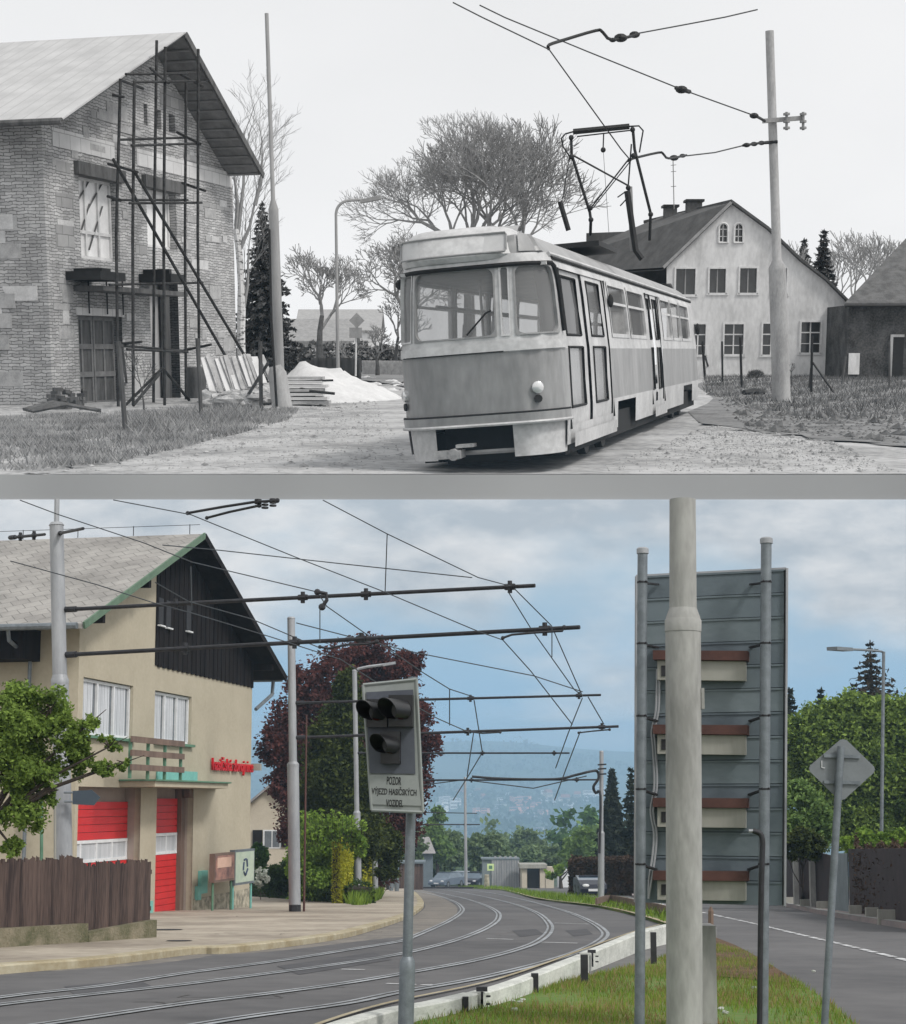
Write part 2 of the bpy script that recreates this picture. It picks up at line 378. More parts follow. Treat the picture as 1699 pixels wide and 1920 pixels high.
# ================================================================== LOWER PLACE: the street in colour
H = lambda r, g, b: tuple(((c / 255) / 12.92 if c / 255 < .04045 else ((c / 255 + .055) / 1.055) ** 2.4) for c in (r, g, b))
M_asph = mat('asphalt', (.135, .132, .133), (.078, .077, .08), .22, .85, .3, dist=.01, fine=.45, lo=.3, hi=.7)
M_asph2 = mat('asphalt path', (.17, .165, .16), (.12, .12, .12), .8, .9, .2, fine=.4)
M_pave = mat('pavement', (.42, .37, .30), (.24, .205, .165), .4, .9, .3, fine=.35)
M_kerb = mat('kerb stone', (.42, .38, .28), (.27, .22, .13), 1.5, .9, .3)
M_grass = mat('lawn', (.10, .17, .035), (.20, .16, .07), .7, .95, .6, dist=.05, fine=.5, lo=.3, hi=.52)
M_blade = leafmat('grass blades', (.22, .32, .05), (.08, .14, .02))
M_dryb = leafmat('dry blades', (.36, .27, .13), (.20, .13, .06))
M_earth = mat('bare earth', (.16, .10, .06), (.08, .05, .03), 3, .95, .8, dist=.05)
M_white = mat('road paint', (.62, .63, .64), (.34, .34, .34), 3, .8, .1, fine=.6)
M_picket0 = mat('dirt line', (.12, .10, .085), (.07, .06, .05), 5)
M_rail = mat('worn rail steel', (.38, .40, .42), (.19, .20, .21), .8, .6, .05, metal=.1, fine=.5)
M_groove = mat('rail groove', (.105, .10, .095), (.075, .075, .075), 5)
M_galv = mat('galvanised steel', (.20, .225, .245), (.13, .15, .165), 9, .5, .05, metal=.35, spec=.5)
M_pole = mat('pale painted steel pole', (.36, .37, .385), (.25, .26, .275), 2.5, .5, .08, streak=.25, metal=.15, spec=.5)
M_conc = mat('pole concrete', (.39, .39, .375), (.22, .22, .21), 2.4, .9, .5, streak=.3, dist=.006)
M_dark = mat('dark iron', (.035, .035, .04), (.02, .02, .022), 8, .6, .05)
M_wire = mat('dull cable', (.06, .07, .08), (.04, .045, .05), 5, .6, 0)
M_plast = mat('beige plaster', (.46, .415, .32), (.37, .33, .25), .8, .95, .35, dist=.008, fine=.5, lo=.25, hi=.75)
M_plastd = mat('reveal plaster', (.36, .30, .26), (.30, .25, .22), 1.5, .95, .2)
M_plinth = mat('patched plinth', (.50, .46, .36), (.16, .15, .12), 4, .95, .4)
M_black = mat('black stained boards', (.020, .017, .017), (.009, .008, .009), 2.2, .85, .4, streak=.05, fine=.5, spec=.1)
M_roofB = brickmat('grey shingles', (.40, .385, .36), (.345, .33, .31), (.21, .20, .19), .42, .42, .014, .5, .03, rotd=38, bump=.4, roof=True)
M_green = mat('green trim', (.12, .24, .16), (.08, .17, .11), 4, .6, .1)
M_mint = mat('mint enamel', (.20, .48, .42), (.16, .40, .36), 6, .5, .05)
M_red = mat('red door', (.62, .028, .03), (.52, .022, .025), 1.5, .45, .05, spec=.4)
M_frame = mat('white frame', (.72, .73, .74), (.62, .63, .64), 5, .5, .02)
M_glassd = mat('window pane', (.16, .18, .20), (.09, .10, .11), .8, .06, 0, spec=.8)
M_curt = mat('net curtain', (.55, .56, .58), (.40, .42, .44), 7, .9, .05, streak=.04)
M_net = mat('white net curtain', (.62, .64, .67), (.50, .52, .55), 3, .9, .05, streak=.3)
M_brown = mat('brown wood', (.20, .14, .11), (.12, .085, .07), 4, .8, .3, streak=.1)
M_picket = mat('weathered pickets', (.115, .08, .068), (.035, .025, .024), 5, .9, .5, streak=.06, fine=.6)
M_stone = mat('mossy plinth wall', (.24, .21, .15), (.10, .10, .055), 2.6, .95, .7, dist=.03)
M_slate = mat('slate blue sheet', (.145, .18, .20), (.115, .145, .165), 1.6, .6, .06, spec=.35)
M_slated = mat('dark seam', (.035, .045, .05), (.03, .035, .04), 4, .7, .05)
M_beige = mat('beige box', (.34, .335, .30), (.26, .255, .225), 3, .7, .05, streak=.2)
M_rust = mat('oxide red lid', (.105, .05, .042), (.07, .036, .032), 4, .7, .05)
M_bark = mat('bark', (.07, .055, .045), (.035, .028, .024), 6, .95, .6, streak=.3)
L_purple = leafmat('copper leaves', (.16, .062, .055), (.030, .015, .016))
L_dkgreen = leafmat('dark needles', (.075, .095, .022), (.018, .028, .008), .2)
L_bright = leafmat('fresh shoots', (.24, .36, .06), (.08, .15, .025))
L_yellow = leafmat('golden hedge', (.50, .48, .05), (.26, .29, .03))
L_hedge = leafmat('hedge leaves', (.06, .11, .03), (.03, .045, .018))
L_near = leafmat('near branch leaves', (.23, .33, .07), (.055, .10, .022))
L_mid = leafmat('mid green leaves', (.10, .19, .05), (.035, .075, .022))
L_pale = leafmat('pale spring leaves', (.20, .30, .09), (.09, .16, .05))
L_spruce = leafmat('spruce needles', (.045, .055, .035), (.018, .024, .016), .1)
L_brownh = leafmat('brown hedge', (.10, .065, .045), (.04, .03, .022), .15)
L_blossom = leafmat('white blossom', (.65, .66, .62), (.35, .40, .33))
# --- sky behind the valley
def skymat():
    m = bpy.data.materials.new('cloudy sky'); m.use_nodes = True; nt = m.node_tree; nt.nodes.clear(); N = nt.nodes.new; L = nt.links.new
    tc = N('ShaderNodeTexCoord'); sx = N('ShaderNodeSeparateXYZ'); mr = N('ShaderNodeMapRange'); mr.inputs['From Min'].default_value = 80; mr.inputs['From Max'].default_value = 820
    L(tc.outputs['Object'], sx.inputs[0]); L(sx.outputs[2], mr.inputs[0])
    r1 = N('ShaderNodeValToRGB'); e = r1.color_ramp.elements; e[0].position = 0; e[0].color = (*H(142, 183, 214), 1); e[1].position = 1; e[1].color = (*H(178, 197, 211), 1)
    q = e.new(.35); q.color = (*H(156, 190, 216), 1); q = e.new(.7); q.color = (*H(168, 194, 213), 1); L(mr.outputs[0], r1.inputs[0])
    mp = N('ShaderNodeMapping'); mp.inputs['Scale'].default_value = (.0013, .0013, .0031); mp.inputs['Location'].default_value = (.35, 0, .2); L(tc.outputs['Object'], mp.inputs[0])
    nz = N('ShaderNodeTexNoise'); nz.inputs['Scale'].default_value = 1.0; nz.inputs['Detail'].default_value = 7; nz.inputs['Roughness'].default_value = .5; L(mp.outputs[0], nz.inputs[0])
    up = N('ShaderNodeMath'); up.operation = 'MULTIPLY_ADD'; up.inputs[1].default_value = .34; L(mr.outputs[0], up.inputs[0]); L(nz.outputs[0], up.inputs[2])
    r2 = N('ShaderNodeValToRGB'); r2.color_ramp.elements[0].position = .50; r2.color_ramp.elements[1].position = .80; r2.color_ramp.interpolation = 'EASE'; L(up.outputs[0], r2.inputs[0])
    mx = N('ShaderNodeMix'); mx.data_type = 'RGBA'; n3 = N('ShaderNodeTexNoise'); n3.inputs['Scale'].default_value = 2.3; n3.inputs['Detail'].default_value = 8; n3.inputs['Roughness'].default_value = .6; L(mp.outputs[0], n3.inputs[0]); r3 = N('ShaderNodeValToRGB'); r3.color_ramp.elements[0].position = .36; r3.color_ramp.elements[1].position = .66; r3.color_ramp.elements[0].color = (*H(180, 191, 201), 1); r3.color_ramp.elements[1].color = (*H(224, 227, 230), 1); L(n3.outputs[0], r3.inputs[0]); L(r3.outputs[0], mx.inputs['B']); L(r2.outputs[0], mx.inputs['Factor']); L(r1.outputs[0], mx.inputs['A'])
    em = N('ShaderNodeEmission'); out = N('ShaderNodeOutputMaterial'); L(mx.outputs['Result'], em.inputs[0]); em.inputs[1].default_value = 1.0; L(em.outputs[0], out.inputs[0]); return m
RS = 4200.0; ztop = B(849.5, 915, RS).z
mb = MB(); mb.add([(-4800, RS, -400), (4800, RS, -400), (4800, RS, B(849.5, 936.5, RS).z), (-4800, RS, B(849.5, 936.5, RS).z)], [(0, 1, 2, 3)])
mb.obj('sky', skymat(), kind='structure', loc=(0, 0, 0))
# --- the ground: sloping street, then the valley and the far ridge
def hz(x, y):
    if y < 170: return gz(y)
    import math as q
    pts = [(170, gz(170)), (400, -23), (1000, -54), (1700, -64), (2240, -36), (2800, 4), (3200, 50), (3600, 96), (3940, 132)]
    z = pts[-1][1]
    for (a, b), (c, d) in zip(pts, pts[1:]):
        if y <= c: t = (y - a) / (c - a); t = t * t * (3 - 2 * t); z = b + (d - b) * t; break
    f = min(1, (y - 170) / 1200)
    return z + f * (7 * q.sin(x * .0052 + 1) + 4 * q.sin(x * .0125 + y * .0033) + 12 * q.sin(x * .0022 + 2.2) * min(1, max(0, (y - 2400) / 900)) - .012 * f * x)
M_ground = mat('earth and verge', (.11, .13, .05), (.15, .13, .08), .2, .95, .4, fine=.5)
M_hill = mat('wooded hillside', (.05, .08, .06), (.08, .11, .075), .005, .95, 0, fine=.5)
def grid(name, x0, x1, y0, y1, nx, ny, m, dz=0.0, label=None):
    mb = MB(); 
    for j in range(ny + 1):
        for i in range(nx + 1):
            x = x0 + (x1 - x0) * i / nx; y = y0 + (y1 - y0) * j / ny; mb.v.append(Vector((x, y, hz(x, y) + dz)))
    mb.f = [(j * (nx + 1) + i, j * (nx + 1) + i + 1, (j + 1) * (nx + 1) + i + 1, (j + 1) * (nx + 1) + i) for j in range(ny) for i in range(nx)]
    return mb.obj(name, m, kind='structure', loc=(0, 0, 0), smooth=True)
grid('ground', -420, 420, -20, 170, 42, 19, M_ground, -.03)
grid('hills', -2200, 2200, 170, 3960, 110, 90, M_hill, -.03)
# --- road, pavement, verge
kerb_px = [(-260, 1850), (45, 1823), (192, 1811), (358, 1790), (425, 1788), (534, 1776), (640, 1760), (700, 1744), (749, 1728), (779, 1714), (794, 1698), (786, 1683), (776, 1674), (760, 1667)]
kerb = smoothpath([Bg(*p) for p in kerb_px], 5)
right_px = [(700, 1662), (859, 1664), (943, 1669), (1005, 1684), (1118, 1700), (1187, 1716), (1250, 1738)]
far = [Bg(620, 1661.6), Bg(780, 1661.6)]
road = kerb + far + [Bg(1080, 1662), Bg(1400, 1664), Bg(1900, 1672), Bg(3600, 1700)] + [Vector((14, 3, gz(3))), Vector((-13, 3, gz(3)))]
sheet('road', road, M_asph, .0)
pav = [Vector((-40, Bg(-260, 1850).y, gz(Bg(-260, 1850).y)))] + kerb + [Bg(600, 1665), Vector((-40, 120, gz(120)))]
sheet('pavement', pav, M_pave, .10, thick=.2)
mb = MB()
path = kerb[:]
for i, p in enumerate(path):
    d = path[min(i + 1, len(path) - 1)] - path[max(i - 1, 0)]; d.z = 0; d.normalize(); n = Vector((-d.y, d.x, 0))
    mb.v += [p + n * a + Vector((0, 0, z)) for a, z in ((-.02, -.1), (-.02, .085), (.0, .104), (.22, .104))]
for i in range(len(path) - 1):
    for k in range(3): mb.f.append((4 * i + k, 4 * i + 4 + k, 4 * i + 5 + k, 4 * i + k + 1))
mb.obj('kerb', M_kerb, kind='structure', loc=(0, 0, 0))
# manholes and dirt patches on the forecourt
cr = random.Random(8)
for i in range(9):   # tarred cracks
    x, y = cr.uniform(100, 1050), cr.uniform(1700, 1890); P = [Bg(x, y)]
    if y < 1790 and x < 780: continue
    for k in range(9): P.append(P[-1] + Vector((cr.uniform(-.25, .5), cr.uniform(-.1, .35), 0)))
    for p in P: p.z = gz(p.y)
    mb = MB(); ribbon(mb, smoothpath(P, 3), .022, .0045); mb.obj('road_crack', M_groove, kind='structure', loc=(0, 0, 0))
for i in range(7):
    P = [Bg(cr.uniform(290, 720), cr.uniform(1712, 1765))]
    for k in range(8): P.append(P[-1] + Vector((cr.uniform(-.3, .6), cr.uniform(-.2, .5), 0)))
    for p in P: p.z = gz(p.y)
    mb = MB(); ribbon(mb, smoothpath(P, 3), .02, .104); mb.obj('pavement_crack', M_picket0, kind='structure', loc=(0, 0, 0))
for (x, y, rr, lb) in ((308, 1754, .34, 'round dark manhole cover nearest the fence end'), (336, 1777, .2, 'small dark drain cover close to the kerb')):
    p = Bg(x, y); mb = MB(); mb.v = [Vector((p.x + rr * math.cos(a) , p.y + rr * math.sin(a), gz(p.y + rr * math.sin(a)) + .109)) for a in [2 * PI * k / 20 for k in range(20)]]; mb.f = [tuple(range(20))]; mb.obj('manhole_cover', M_dark, label=lb, cat='manhole cover')
# rails
rails = [
 [(-60, 1880), (45, 1866), (200, 1849), (340, 1827), (520, 1803), (640, 1784), (749, 1766), (775, 1757), (815, 1740), (844, 1726), (864, 1712), (866, 1702), (850, 1690), (815, 1678), (775, 1670.5), (730, 1667)],
 [(-60, 1893), (45, 1880), (190, 1864), (344, 1847), (500, 1827), (640, 1808), (749, 1790), (822, 1773), (874, 1757), (917, 1738), (935, 1722), (930, 1708), (900, 1694), (859, 1682), (800, 1671), (740, 1666)],
 [(-60, 1942), (104, 1919), (344, 1884), (500, 1865), (640, 1846), (749, 1828), (822, 1815), (895, 1801), (968, 1782), (1009, 1766), (1030, 1748), (1030, 1732), (1009, 1713), (975, 1699), (932, 1687), (880, 1676), (825, 1668), (760, 1664.5)],
 [(100, 1972), (428, 1914), (640, 1884), (749, 1862), (910, 1833), (1040, 1800), (1105, 1776), (1134, 1757), (1131, 1744), (1107, 1728), (1070, 1712), (1030, 1700), (985, 1688), (935, 1677), (880, 1669), (800, 1664)]]
mb = MB(); mg = MB()
for rp_ in rails:
    pa = smoothpath([Bg(*p) for p in rp_], 8)
    ribbon(mg, pa, .15, .006); ribbon(mb, pa, .065, .011, -.04); ribbon(mb, pa, .045, .011, .062)
mg.obj('track_groove', M_groove, kind='structure', loc=(0, 0, 0)); mb.obj('tram_track', M_rail, kind='structure', loc=(0, 0, 0))
mb = MB()   # worn marks and expansion joints on the carriageway
for (a, b, c, d) in [(913, 1760, 962, 1762), (1010, 1767, 1083, 1769), (1040, 1731, 1105, 1733), (640, 1818, 684, 1819), (725, 1845, 780, 1847), (790, 1848, 812, 1847)]:
    ribbon(mb, [Bg(a, b), Bg(c, d)], .06, .007)
mb.obj('road_marking', M_white, kind='structure', loc=(0, 0, 0))
pa = kerb[6:]; mb = MB(); ribbon(mb, pa, 1.1, .004, -.62); mb.obj('gutter_strip', mat('dusty gutter', (.22, .20, .175), (.14, .13, .12), .9, .9, .2, fine=.5), kind='structure', loc=(0, 0, 0))
for k_, P_ in enumerate(([(520, 1812), (700, 1786), (735, 1800), (560, 1828)], [(960, 1745), (1005, 1742), (1020, 1752), (975, 1757)], [(120, 1850), (260, 1838), (290, 1852), (140, 1866)], [(1060, 1745), (1100, 1742), (1112, 1752), (1075, 1756)])):
    sheet('asphalt_patch', [Bg(*q) for q in P_], mat('newer asphalt', (.085, .085, .09), (.06, .06, .065), 2, .9, .2), .004)
# right-hand road: centre line, far kerb
cl = [(1180, 1683), (1345, 1717), (1480, 1748), (1699, 1801), (1900, 1860)]
pa = smoothpath([Bg(*p) for p in cl], 14); mb = MB()
for i in range(0, len(pa) - 1):
    a, b = pa[i], pa[i + 1]; ribbon(mb, [a.lerp(b, .08), a.lerp(b, .92 if i % 2 else .7)], .115 if i > 14 else .14, .008)
mb.obj('centre_line', M_white, kind='structure', loc=(0, 0, 0))
fk = [(1185, 1683), (1330, 1689), (1450, 1697), (1530, 1713), (1600, 1726), (1699, 1742), (1900, 1775)]
fkp = smoothpath([Bg(*p) for p in fk], 5)
fp2 = [Bg(2100, 1720), Bg(1699, 1700), Bg(1450, 1680), Bg(1185, 1676)]
sheet('pavement', fkp + fp2, mat('red brick path', (.30, .25, .24), (.22, .20, .20), 1.0, .9, .3), .12, thick=.2)
mb = MB(); ribbon(mb, fkp, .2, .126, .1); mb.obj('kerb', M_conc, kind='structure', loc=(0, 0, 0))
# grass strip between the two roads
gs = [(859, 1664.5), (943, 1669.5), (1005, 1686), (1118, 1701), (1187, 1716), (1262, 1740), (1262, 1720), (1215, 1700), (1150, 1690), (1085, 1684), (1010, 1676), (940, 1666), (900, 1663.5)]
gsp = [Bg(*p) for p in gs]; sheet('grass_strip', gsp, M_grass, .06, thick=.12)
mb = MB(); ribbon(mb, smoothpath([Bg(*p) for p in gs[:6]], 4), .12, .075, .0); mb.obj('kerb', M_kerb, kind='structure', loc=(0, 0, 0))
# foreground: path behind the barrier, lawn, bare earth
bar = [(560, 1950), (650, 1919), (745, 1896), (905, 1864), (1005, 1832), (1100, 1797), (1190, 1762), (1262, 1736)]
path_in = [Bg(*p) for p in bar]
sheet('footpath', path_in + [Bg(1345, 1740), Bg(1345, 1770), Bg(1300, 1800), Bg(1160, 1840), Bg(1000, 1875), Bg(830, 1915), Bg(700, 1960)], M_asph2, .012)
lawn = [Bg(*p) for p in [(690, 1975), (800, 1912), (870, 1893), (985, 1868), (1060, 1845), (1160, 1822), (1250, 1797), (1345, 1775), (1400, 1790), (1440, 1815), (1500, 1850), (1555, 1885), (1610, 1935), (1700, 2020)]] + [Vector((3.2, 2.5, gz(2.5))), Vector((-.9, 2.5, gz(2.5)))]
sheet('lawn', lawn, M_grass, .03, thick=.06)
sheet('bare_earth', [Bg(*p) for p in [(1341, 1762), (1380, 1778), (1420, 1800), (1480, 1838), (1492, 1850), (1455, 1850), (1400, 1842), (1341, 1838)]], M_earth, .045)
def blades(name, poly, n, size, m, seed, zb=.03, lab=None, jmax=1.0):
    rs = random.Random(seed); xs = [p.x for p in poly]; ys = [p.y for p in poly]; V = []; Q = []
    def inside(x, y):
        c = False; j = len(poly) - 1
        for i in range(len(poly)):
            if (poly[i].y > y) != (poly[j].y > y) and x < (poly[j].x - poly[i].x) * (y - poly[i].y) / (poly[j].y - poly[i].y) + poly[i].x: c = not c
            j = i
        return c
    k = 0
    while k < n:
        x = rs.uniform(min(xs), max(xs)); y = rs.uniform(min(ys), max(ys))
        if not inside(x, y): continue
        if math.sin(x * 2.3 + seed) * math.sin(y * 1.7 + seed) + rs.uniform(-.6, 1) < .0: k += .34; continue
        a = rs.uniform(0, 2 * PI); s = size * rs.uniform(.5, 1.3); l = rs.uniform(-.6, .6) * s; wd = s * .09; z = gz(y) + zb
        b = len(V); c, d = math.cos(a) * wd, math.sin(a) * wd
        V += [(x - c, y - d, z - .01), (x + c, y + d, z - .01), (x + l + c * .2, y + d + l * .4, z + s)]; Q.append((b, b + 1, b + 2)); k += 1
    me = arrmesh(name, np.array(V), np.array(Q)); o = link_mesh(name, me, m); return tagp(o, lab, 'grass', kind='stuff')
near = [p for p in lawn[:-2] if True] + [Bg(1300, 1990), Bg(800, 1990)]
blades('grass', near, 26000, .05, M_blade, 3, lab='short green lawn grass in the foreground around the poles')
blades('dry_grass', near, 15000, .05, M_dryb, 9, lab='straw coloured dry grass scattered over the foreground lawn')
blades('verge_grass', gsp, 5000, .22, M_blade, 5, .06, lab='grass on the narrow strip between the two roads')
mb = MB()
for (px, py) in [(962, 1888), (975, 1890), (980, 1886), (963, 1905), (968, 1904), (1415, 1862), (1353, 1903), (1360, 1910), (1526, 1830)]:
    p = Bg(px, py); mb.sphere(p + Vector((0, 0, .05)), .018, 6, 4, (1.4, 1, .7), .6)
mb.obj('dandelion_clocks', L_blossom, label='small white flower heads dotted on the lawn', cat='flowers', kind='stuff')

# ------------------------------------------------------------------ fire station
O = Bg(290, 1718); DX = Vector((.19, .982, 0)).normalized(); DN = Vector((DX.y, -DX.x, 0)); RZ = math.atan2(DX.y, DX.x)
def fp(px, py, o=0.0):
    d = ray(px, py, PITCH); k = (DN.dot(O) + o) / DN.dot(d); p = d * k; return (p - O).dot(DX), p.z - O.z
fs = thing('fire_station', 'beige plastered fire station with dark timber gable, red garage doors and pale shingle roof', 'building', O, rotz=RZ)
Rm = Matrix.Rotation(RZ, 3, 'Z')
def LP(t, y, z): return O + Rm @ Vector((t, y, z))         # local (along facade, into building, up)
f3 = lambda a, z: LP(a, 0, z)
apx, tl, tr_, ze, za = 1.35, -6.7, 9.4, 4.15 - O.z, 7.6 - O.z
def roofz(t): return za - abs(t - apx) * (za - ze) / 8.05
t0, t1 = -5.3, 8.1
def prect(a, b, c, d): # photo rect -> local opening
    x0, z1 = fp(a, b); x1, z0 = fp(c, d); return x0, x1, z0, z1
wl = prect(157, 1269, 248, 1388); wr = prect(291, 1294, 358, 1398)
dtop = fp(292, 1478)[1]; d1 = (max(fp(128, 1600)[0], -5.3 + .18), fp(262, 1600)[0]); d2 = (fp(292, 1600)[0], fp(361, 1600)[0])
zb = -1.2
outer = [(t0, zb), (t1, zb), (t1, roofz(t1) - .22), (apx, za - .22), (t0, roofz(t0) - .22)]
IN = Rm @ Vector((0, 1, 0))
mb = holed(outer, [rect(*wl), rect(*wr), rect(d1[0], d1[1], zb + .05, dtop), rect(d2[0], d2[1], zb + .05, dtop)], f3, .17, IN)
mb.add([LP(t0, 0, zb), LP(t0, 14, zb), LP(t0, 14, roofz(t0) - .22), LP(t0, 0, roofz(t0) - .22)], [(0, 1, 2, 3)])
mb.add([LP(t1, 0, zb), LP(t1, 14, zb), LP(t1, 14, roofz(t1) - .22), LP(t1, 0, roofz(t1) - .22)], [(0, 1, 2, 3)])
mb.obj('wall', M_plast, fs)
mb = MB()   # door recesses: side reveals, soffit
for (a, b, dp) in ((d1[0], d1[1], .45), (d2[0], d2[1], .45)):
    mb.box(0, 0, 0, 0, 0, 0) if False else None
    for q in ([(a, 0, zb), (a, dp, zb), (a, dp, dtop), (a, 0, dtop)], [(b, 0, zb), (b, dp, zb), (b, dp, dtop), (b, 0, dtop)], [(a, 0, dtop), (b, 0, dtop), (b, dp, dtop), (a, dp, dtop)], [(a, dp, zb), (b, dp, zb), (b, dp, dtop), (a, dp, dtop)]):
        mb.add([LP(*c) for c in q], [(0, 1, 2, 3)])
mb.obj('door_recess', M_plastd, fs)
mb = MB()
for k in range(5): mb.hexa([LP(x, y, z) for z in (dtop - .25, dtop) for x, y in ((d2[1] - .28 + 0, .02), (d2[1], .02), (d2[1], .2), (d2[1] - .28, .2))]) if k == 0 else None
mb.hexa([LP(x, y, z) for z in (zb, dtop) for x, y in ((d2[1] - .32, .24), (d2[1] - .02, .24), (d2[1] - .02, .44), (d2[1] - .32, .44))])
mb.obj('door_jamb', M_brown, fs)
DD = .36
def gdoor(a, b, zt, zl, zh):   # sectional door: red slats, glazed band between zl and zh
    dr = MB(); n = 14; 
    zs = [zb, zl, zh, zt]
    for lo_, hi_ in ((zb, zl), (zh, zt)):
        m_ = max(3, int((hi_ - lo_) / .17)); 
        for k in range(m_):
            u, v = lo_ + (hi_ - lo_) * k / m_, lo_ + (hi_ - lo_) * (k + 1) / m_; dr.hexa([LP(x, y, z) for z, y0 in ((u + .006, 0), (v - .006, 0)) for x, y in ((a, DD), (b, DD), (b, DD + .065), (a, DD + .065))])
    dr.hexa([LP(x, y, z) for z in (zb, zt) for x, y in ((a, .3), (b, .3), (b, .3), (a, .3))]) if False else None
    D = dr.obj('garage_door', M_red, fs); fr_ = MB(); ng = max(2, round((b - a) / 1.0))
    for k in range(ng + 1):
        x = a + (b - a) * k / ng; x = min(max(x, a + .04), b - .04); fr_.hexa([LP(xx, y, z) for z in (zl, zh) for xx, y in ((x - .04, DD - .01), (x + .04, DD - .01), (x + .04, DD + .06), (x - .04, DD + .06))])
    for z in (zl + .04, zh - .04): fr_.hexa([LP(x, y, zz) for zz in (z - .04, z + .04) for x, y in ((a, DD - .015), (b, DD - .015), (b, DD + .058), (a, DD + .058))])
    fr_.obj('window_frame', M_frame, D); gl = MB(); gl.hexa([LP(x, y, z) for z in (zl, zh) for x, y in ((a, DD + .02), (b, DD + .02), (b, DD + .04), (a, DD + .04))]); gl.obj('pane', M_curt, D)
def zat(px, py): return fp(px, py, -.36)[1]
gdoor(d1[0] + .01, d1[1] - .01, zat(225, 1503), zat(228, 1612), zat(228, 1572))
gdoor(d2[0] + .01, d2[1] - .34, zat(327, 1497), zat(327, 1600), zat(327, 1561))
def window(par, a, b, z0, z1, n, dep, mframe=M_frame, mpane=M_glassd, curtain=True, fl=LP, wd=.07, bars=()):
    f = MB()
    def bx(x0, x1, u0, u1, y0, y1): f.hexa([fl(x, y, z) for z in (u0, u1) for x, y in ((x0, y0), (x1, y0), (x1, y1), (x0, y1))])
    bx(a, b, z0, z0 + wd, dep - .05, dep + .03); bx(a, b, z1 - wd, z1, dep - .05, dep + .03)
    for k in range(n + 1):
        x = a + (b - a) * k / n; x = min(max(x, a + wd / 2), b - wd / 2); bx(x - wd / 2, x + wd / 2, z0 + wd, z1 - wd, dep - .06, dep + .028)
    for q in bars: zz = z0 + (z1 - z0) * q; bx(a + wd, b - wd, zz - wd / 2, zz + wd / 2, dep - .055, dep + .026)
    F_ = f.obj('window', mframe, par); g = MB(); g.hexa([fl(x, y, z) for z in (z0, z1) for x, y in ((a, dep), (b, dep), (b, dep + .012), (a, dep + .012))]); g.obj('pane', mpane, F_)
    if curtain:
        c = MB(); N_ = 30
        for k in range(N_):
            if (k % (N_ // n)) >= .72 * (N_ // n) and n > 1: continue
            x0, x1 = a + (b - a) * k / N_, a + (b - a) * (k + 1) / N_; yy = dep - .012 - .002 * (k % 2)
            c.add([fl(x0, yy, z0 + wd), fl(x1, yy + .004, z0 + wd), fl(x1, yy + .004, z1 - wd), fl(x0, yy, z1 - wd)], [(0, 1, 2, 3)])
        c.obj('curtain', M_net, F_)
    return F_
window(fs, wl[0] + .02, wl[1] - .02, wl[2] + .03, wl[3] - .02, 3, .14); window(fs, wr[0] + .02, wr[1] - .02, wr[2] + .03, wr[3] - .02, 3, .14)
mb = MB()
for q in (wl, wr): mb.hexa([LP(x, y, z) for z in (q[2] - .05, q[2] + .02) for x, y in ((q[0] - .05, -.12), (q[1] + .05, -.12), (q[1] + .05, .08), (q[0] - .05, .08))])
mb.objs('window_sill', M_green, fs)
# cladding of the gable, board on board
cx0 = 0.0 + fp(290, 1250)[0]; cz0 = fp(290, 1253)[1]; cz1 = fp(475, 1284)[1]; czm = (cz0 + cz1) / 2
mb = MB(); n = 46
for k in range(n):
    a = cx0 + (t1 - cx0) * k / n; b = cx0 + (t1 - cx0) * (k + 1) / n; bb = b - .012; zl = czm - .03 * (k % 2)
    p = .05 if k % 2 else .035
    mb.hexa([LP(a, -p, zl), LP(bb, -p, zl), LP(bb, -.004, zl), LP(a, -.004, zl), LP(a, -p, roofz(a) - .24), LP(bb, -p, roofz(bb) - .24), LP(bb, -.004, roofz(bb) - .24), LP(a, -.004, roofz(a) - .24)])
mb.obj('gable_cladding', M_black, fs)
mb = MB(); mc = MB()
for (x, y) in ((312, 1155), (350, 1162), (298, 1150)):
    t, z = fp(x, y); mb.hexa([LP(t + dx, yy, z + dz) for dz in (-.3, .42) for dx, yy in ((-.17, -.07), (.17, -.07), (.17, -.045), (-.17, -.045))]); mc.hexa([LP(t + dx, yy, z + dz) for dz in (-.37, -.33) for dx, yy in ((-.2, -.14), (.2, -.14), (.2, -.05), (-.2, -.05))])
mb.objs('window', M_dark, fs); mc.objs('window_sill', M_frame, fs)
# roof
def rslab(ta, tb, y0, y1, th, m, nm):
    mb = MB(); za_, zb_ = roofz(ta), roofz(tb)
    mb.hexa([LP(ta, y0, za_ - th), LP(tb, y0, zb_ - th), LP(tb, y1, zb_ - th), LP(ta, y1, za_ - th), LP(ta, y0, za_), LP(tb, y0, zb_), LP(tb, y1, zb_), LP(ta, y1, za_)]); return mb.obj(nm, m, fs)
R1 = rslab(tl, apx, -.70, 16, .12, M_roofB, 'roof'); rslab(apx, tr_, -.70, 16, .12, M_black, 'roof')
mb = MB(); mb.beam(LP(tl - .02, -.74, ze - .05), LP(apx, -.74, za - .05), .05, .17); mb.obj('verge_board', mat('dull green trim', (.13, .20, .14), (.09, .15, .10), 4, .7, .1), fs)
mb = MB(); mb.beam(LP(tr_ + .02, -.74, ze - .08), LP(apx, -.74, za - .08), .06, .2); mb.obj('verge_board', M_black, fs)
mb = MB()
for t_ in (tl + 1.3, tl + 4.2, t1 + .1): mb.beam(LP(t_, -.66, roofz(t_) - .3), LP(t_, -.01, roofz(t_) - .3), .16, .2)
mb.objs('rafter', M_black, fs)
mb = MB(); mb.tube([LP(tl - .1, -.6, ze - .06), LP(tl - .1, 15, ze - .06)], .08, 8); mb.tube([LP(tl + .05, 1.2, ze - .1), LP(tl + .12, 1.2, ze - .35), LP(t0 - .15, 1.2, ze - .7), LP(t0 - .15, 1.2, -1)], .05, 8)
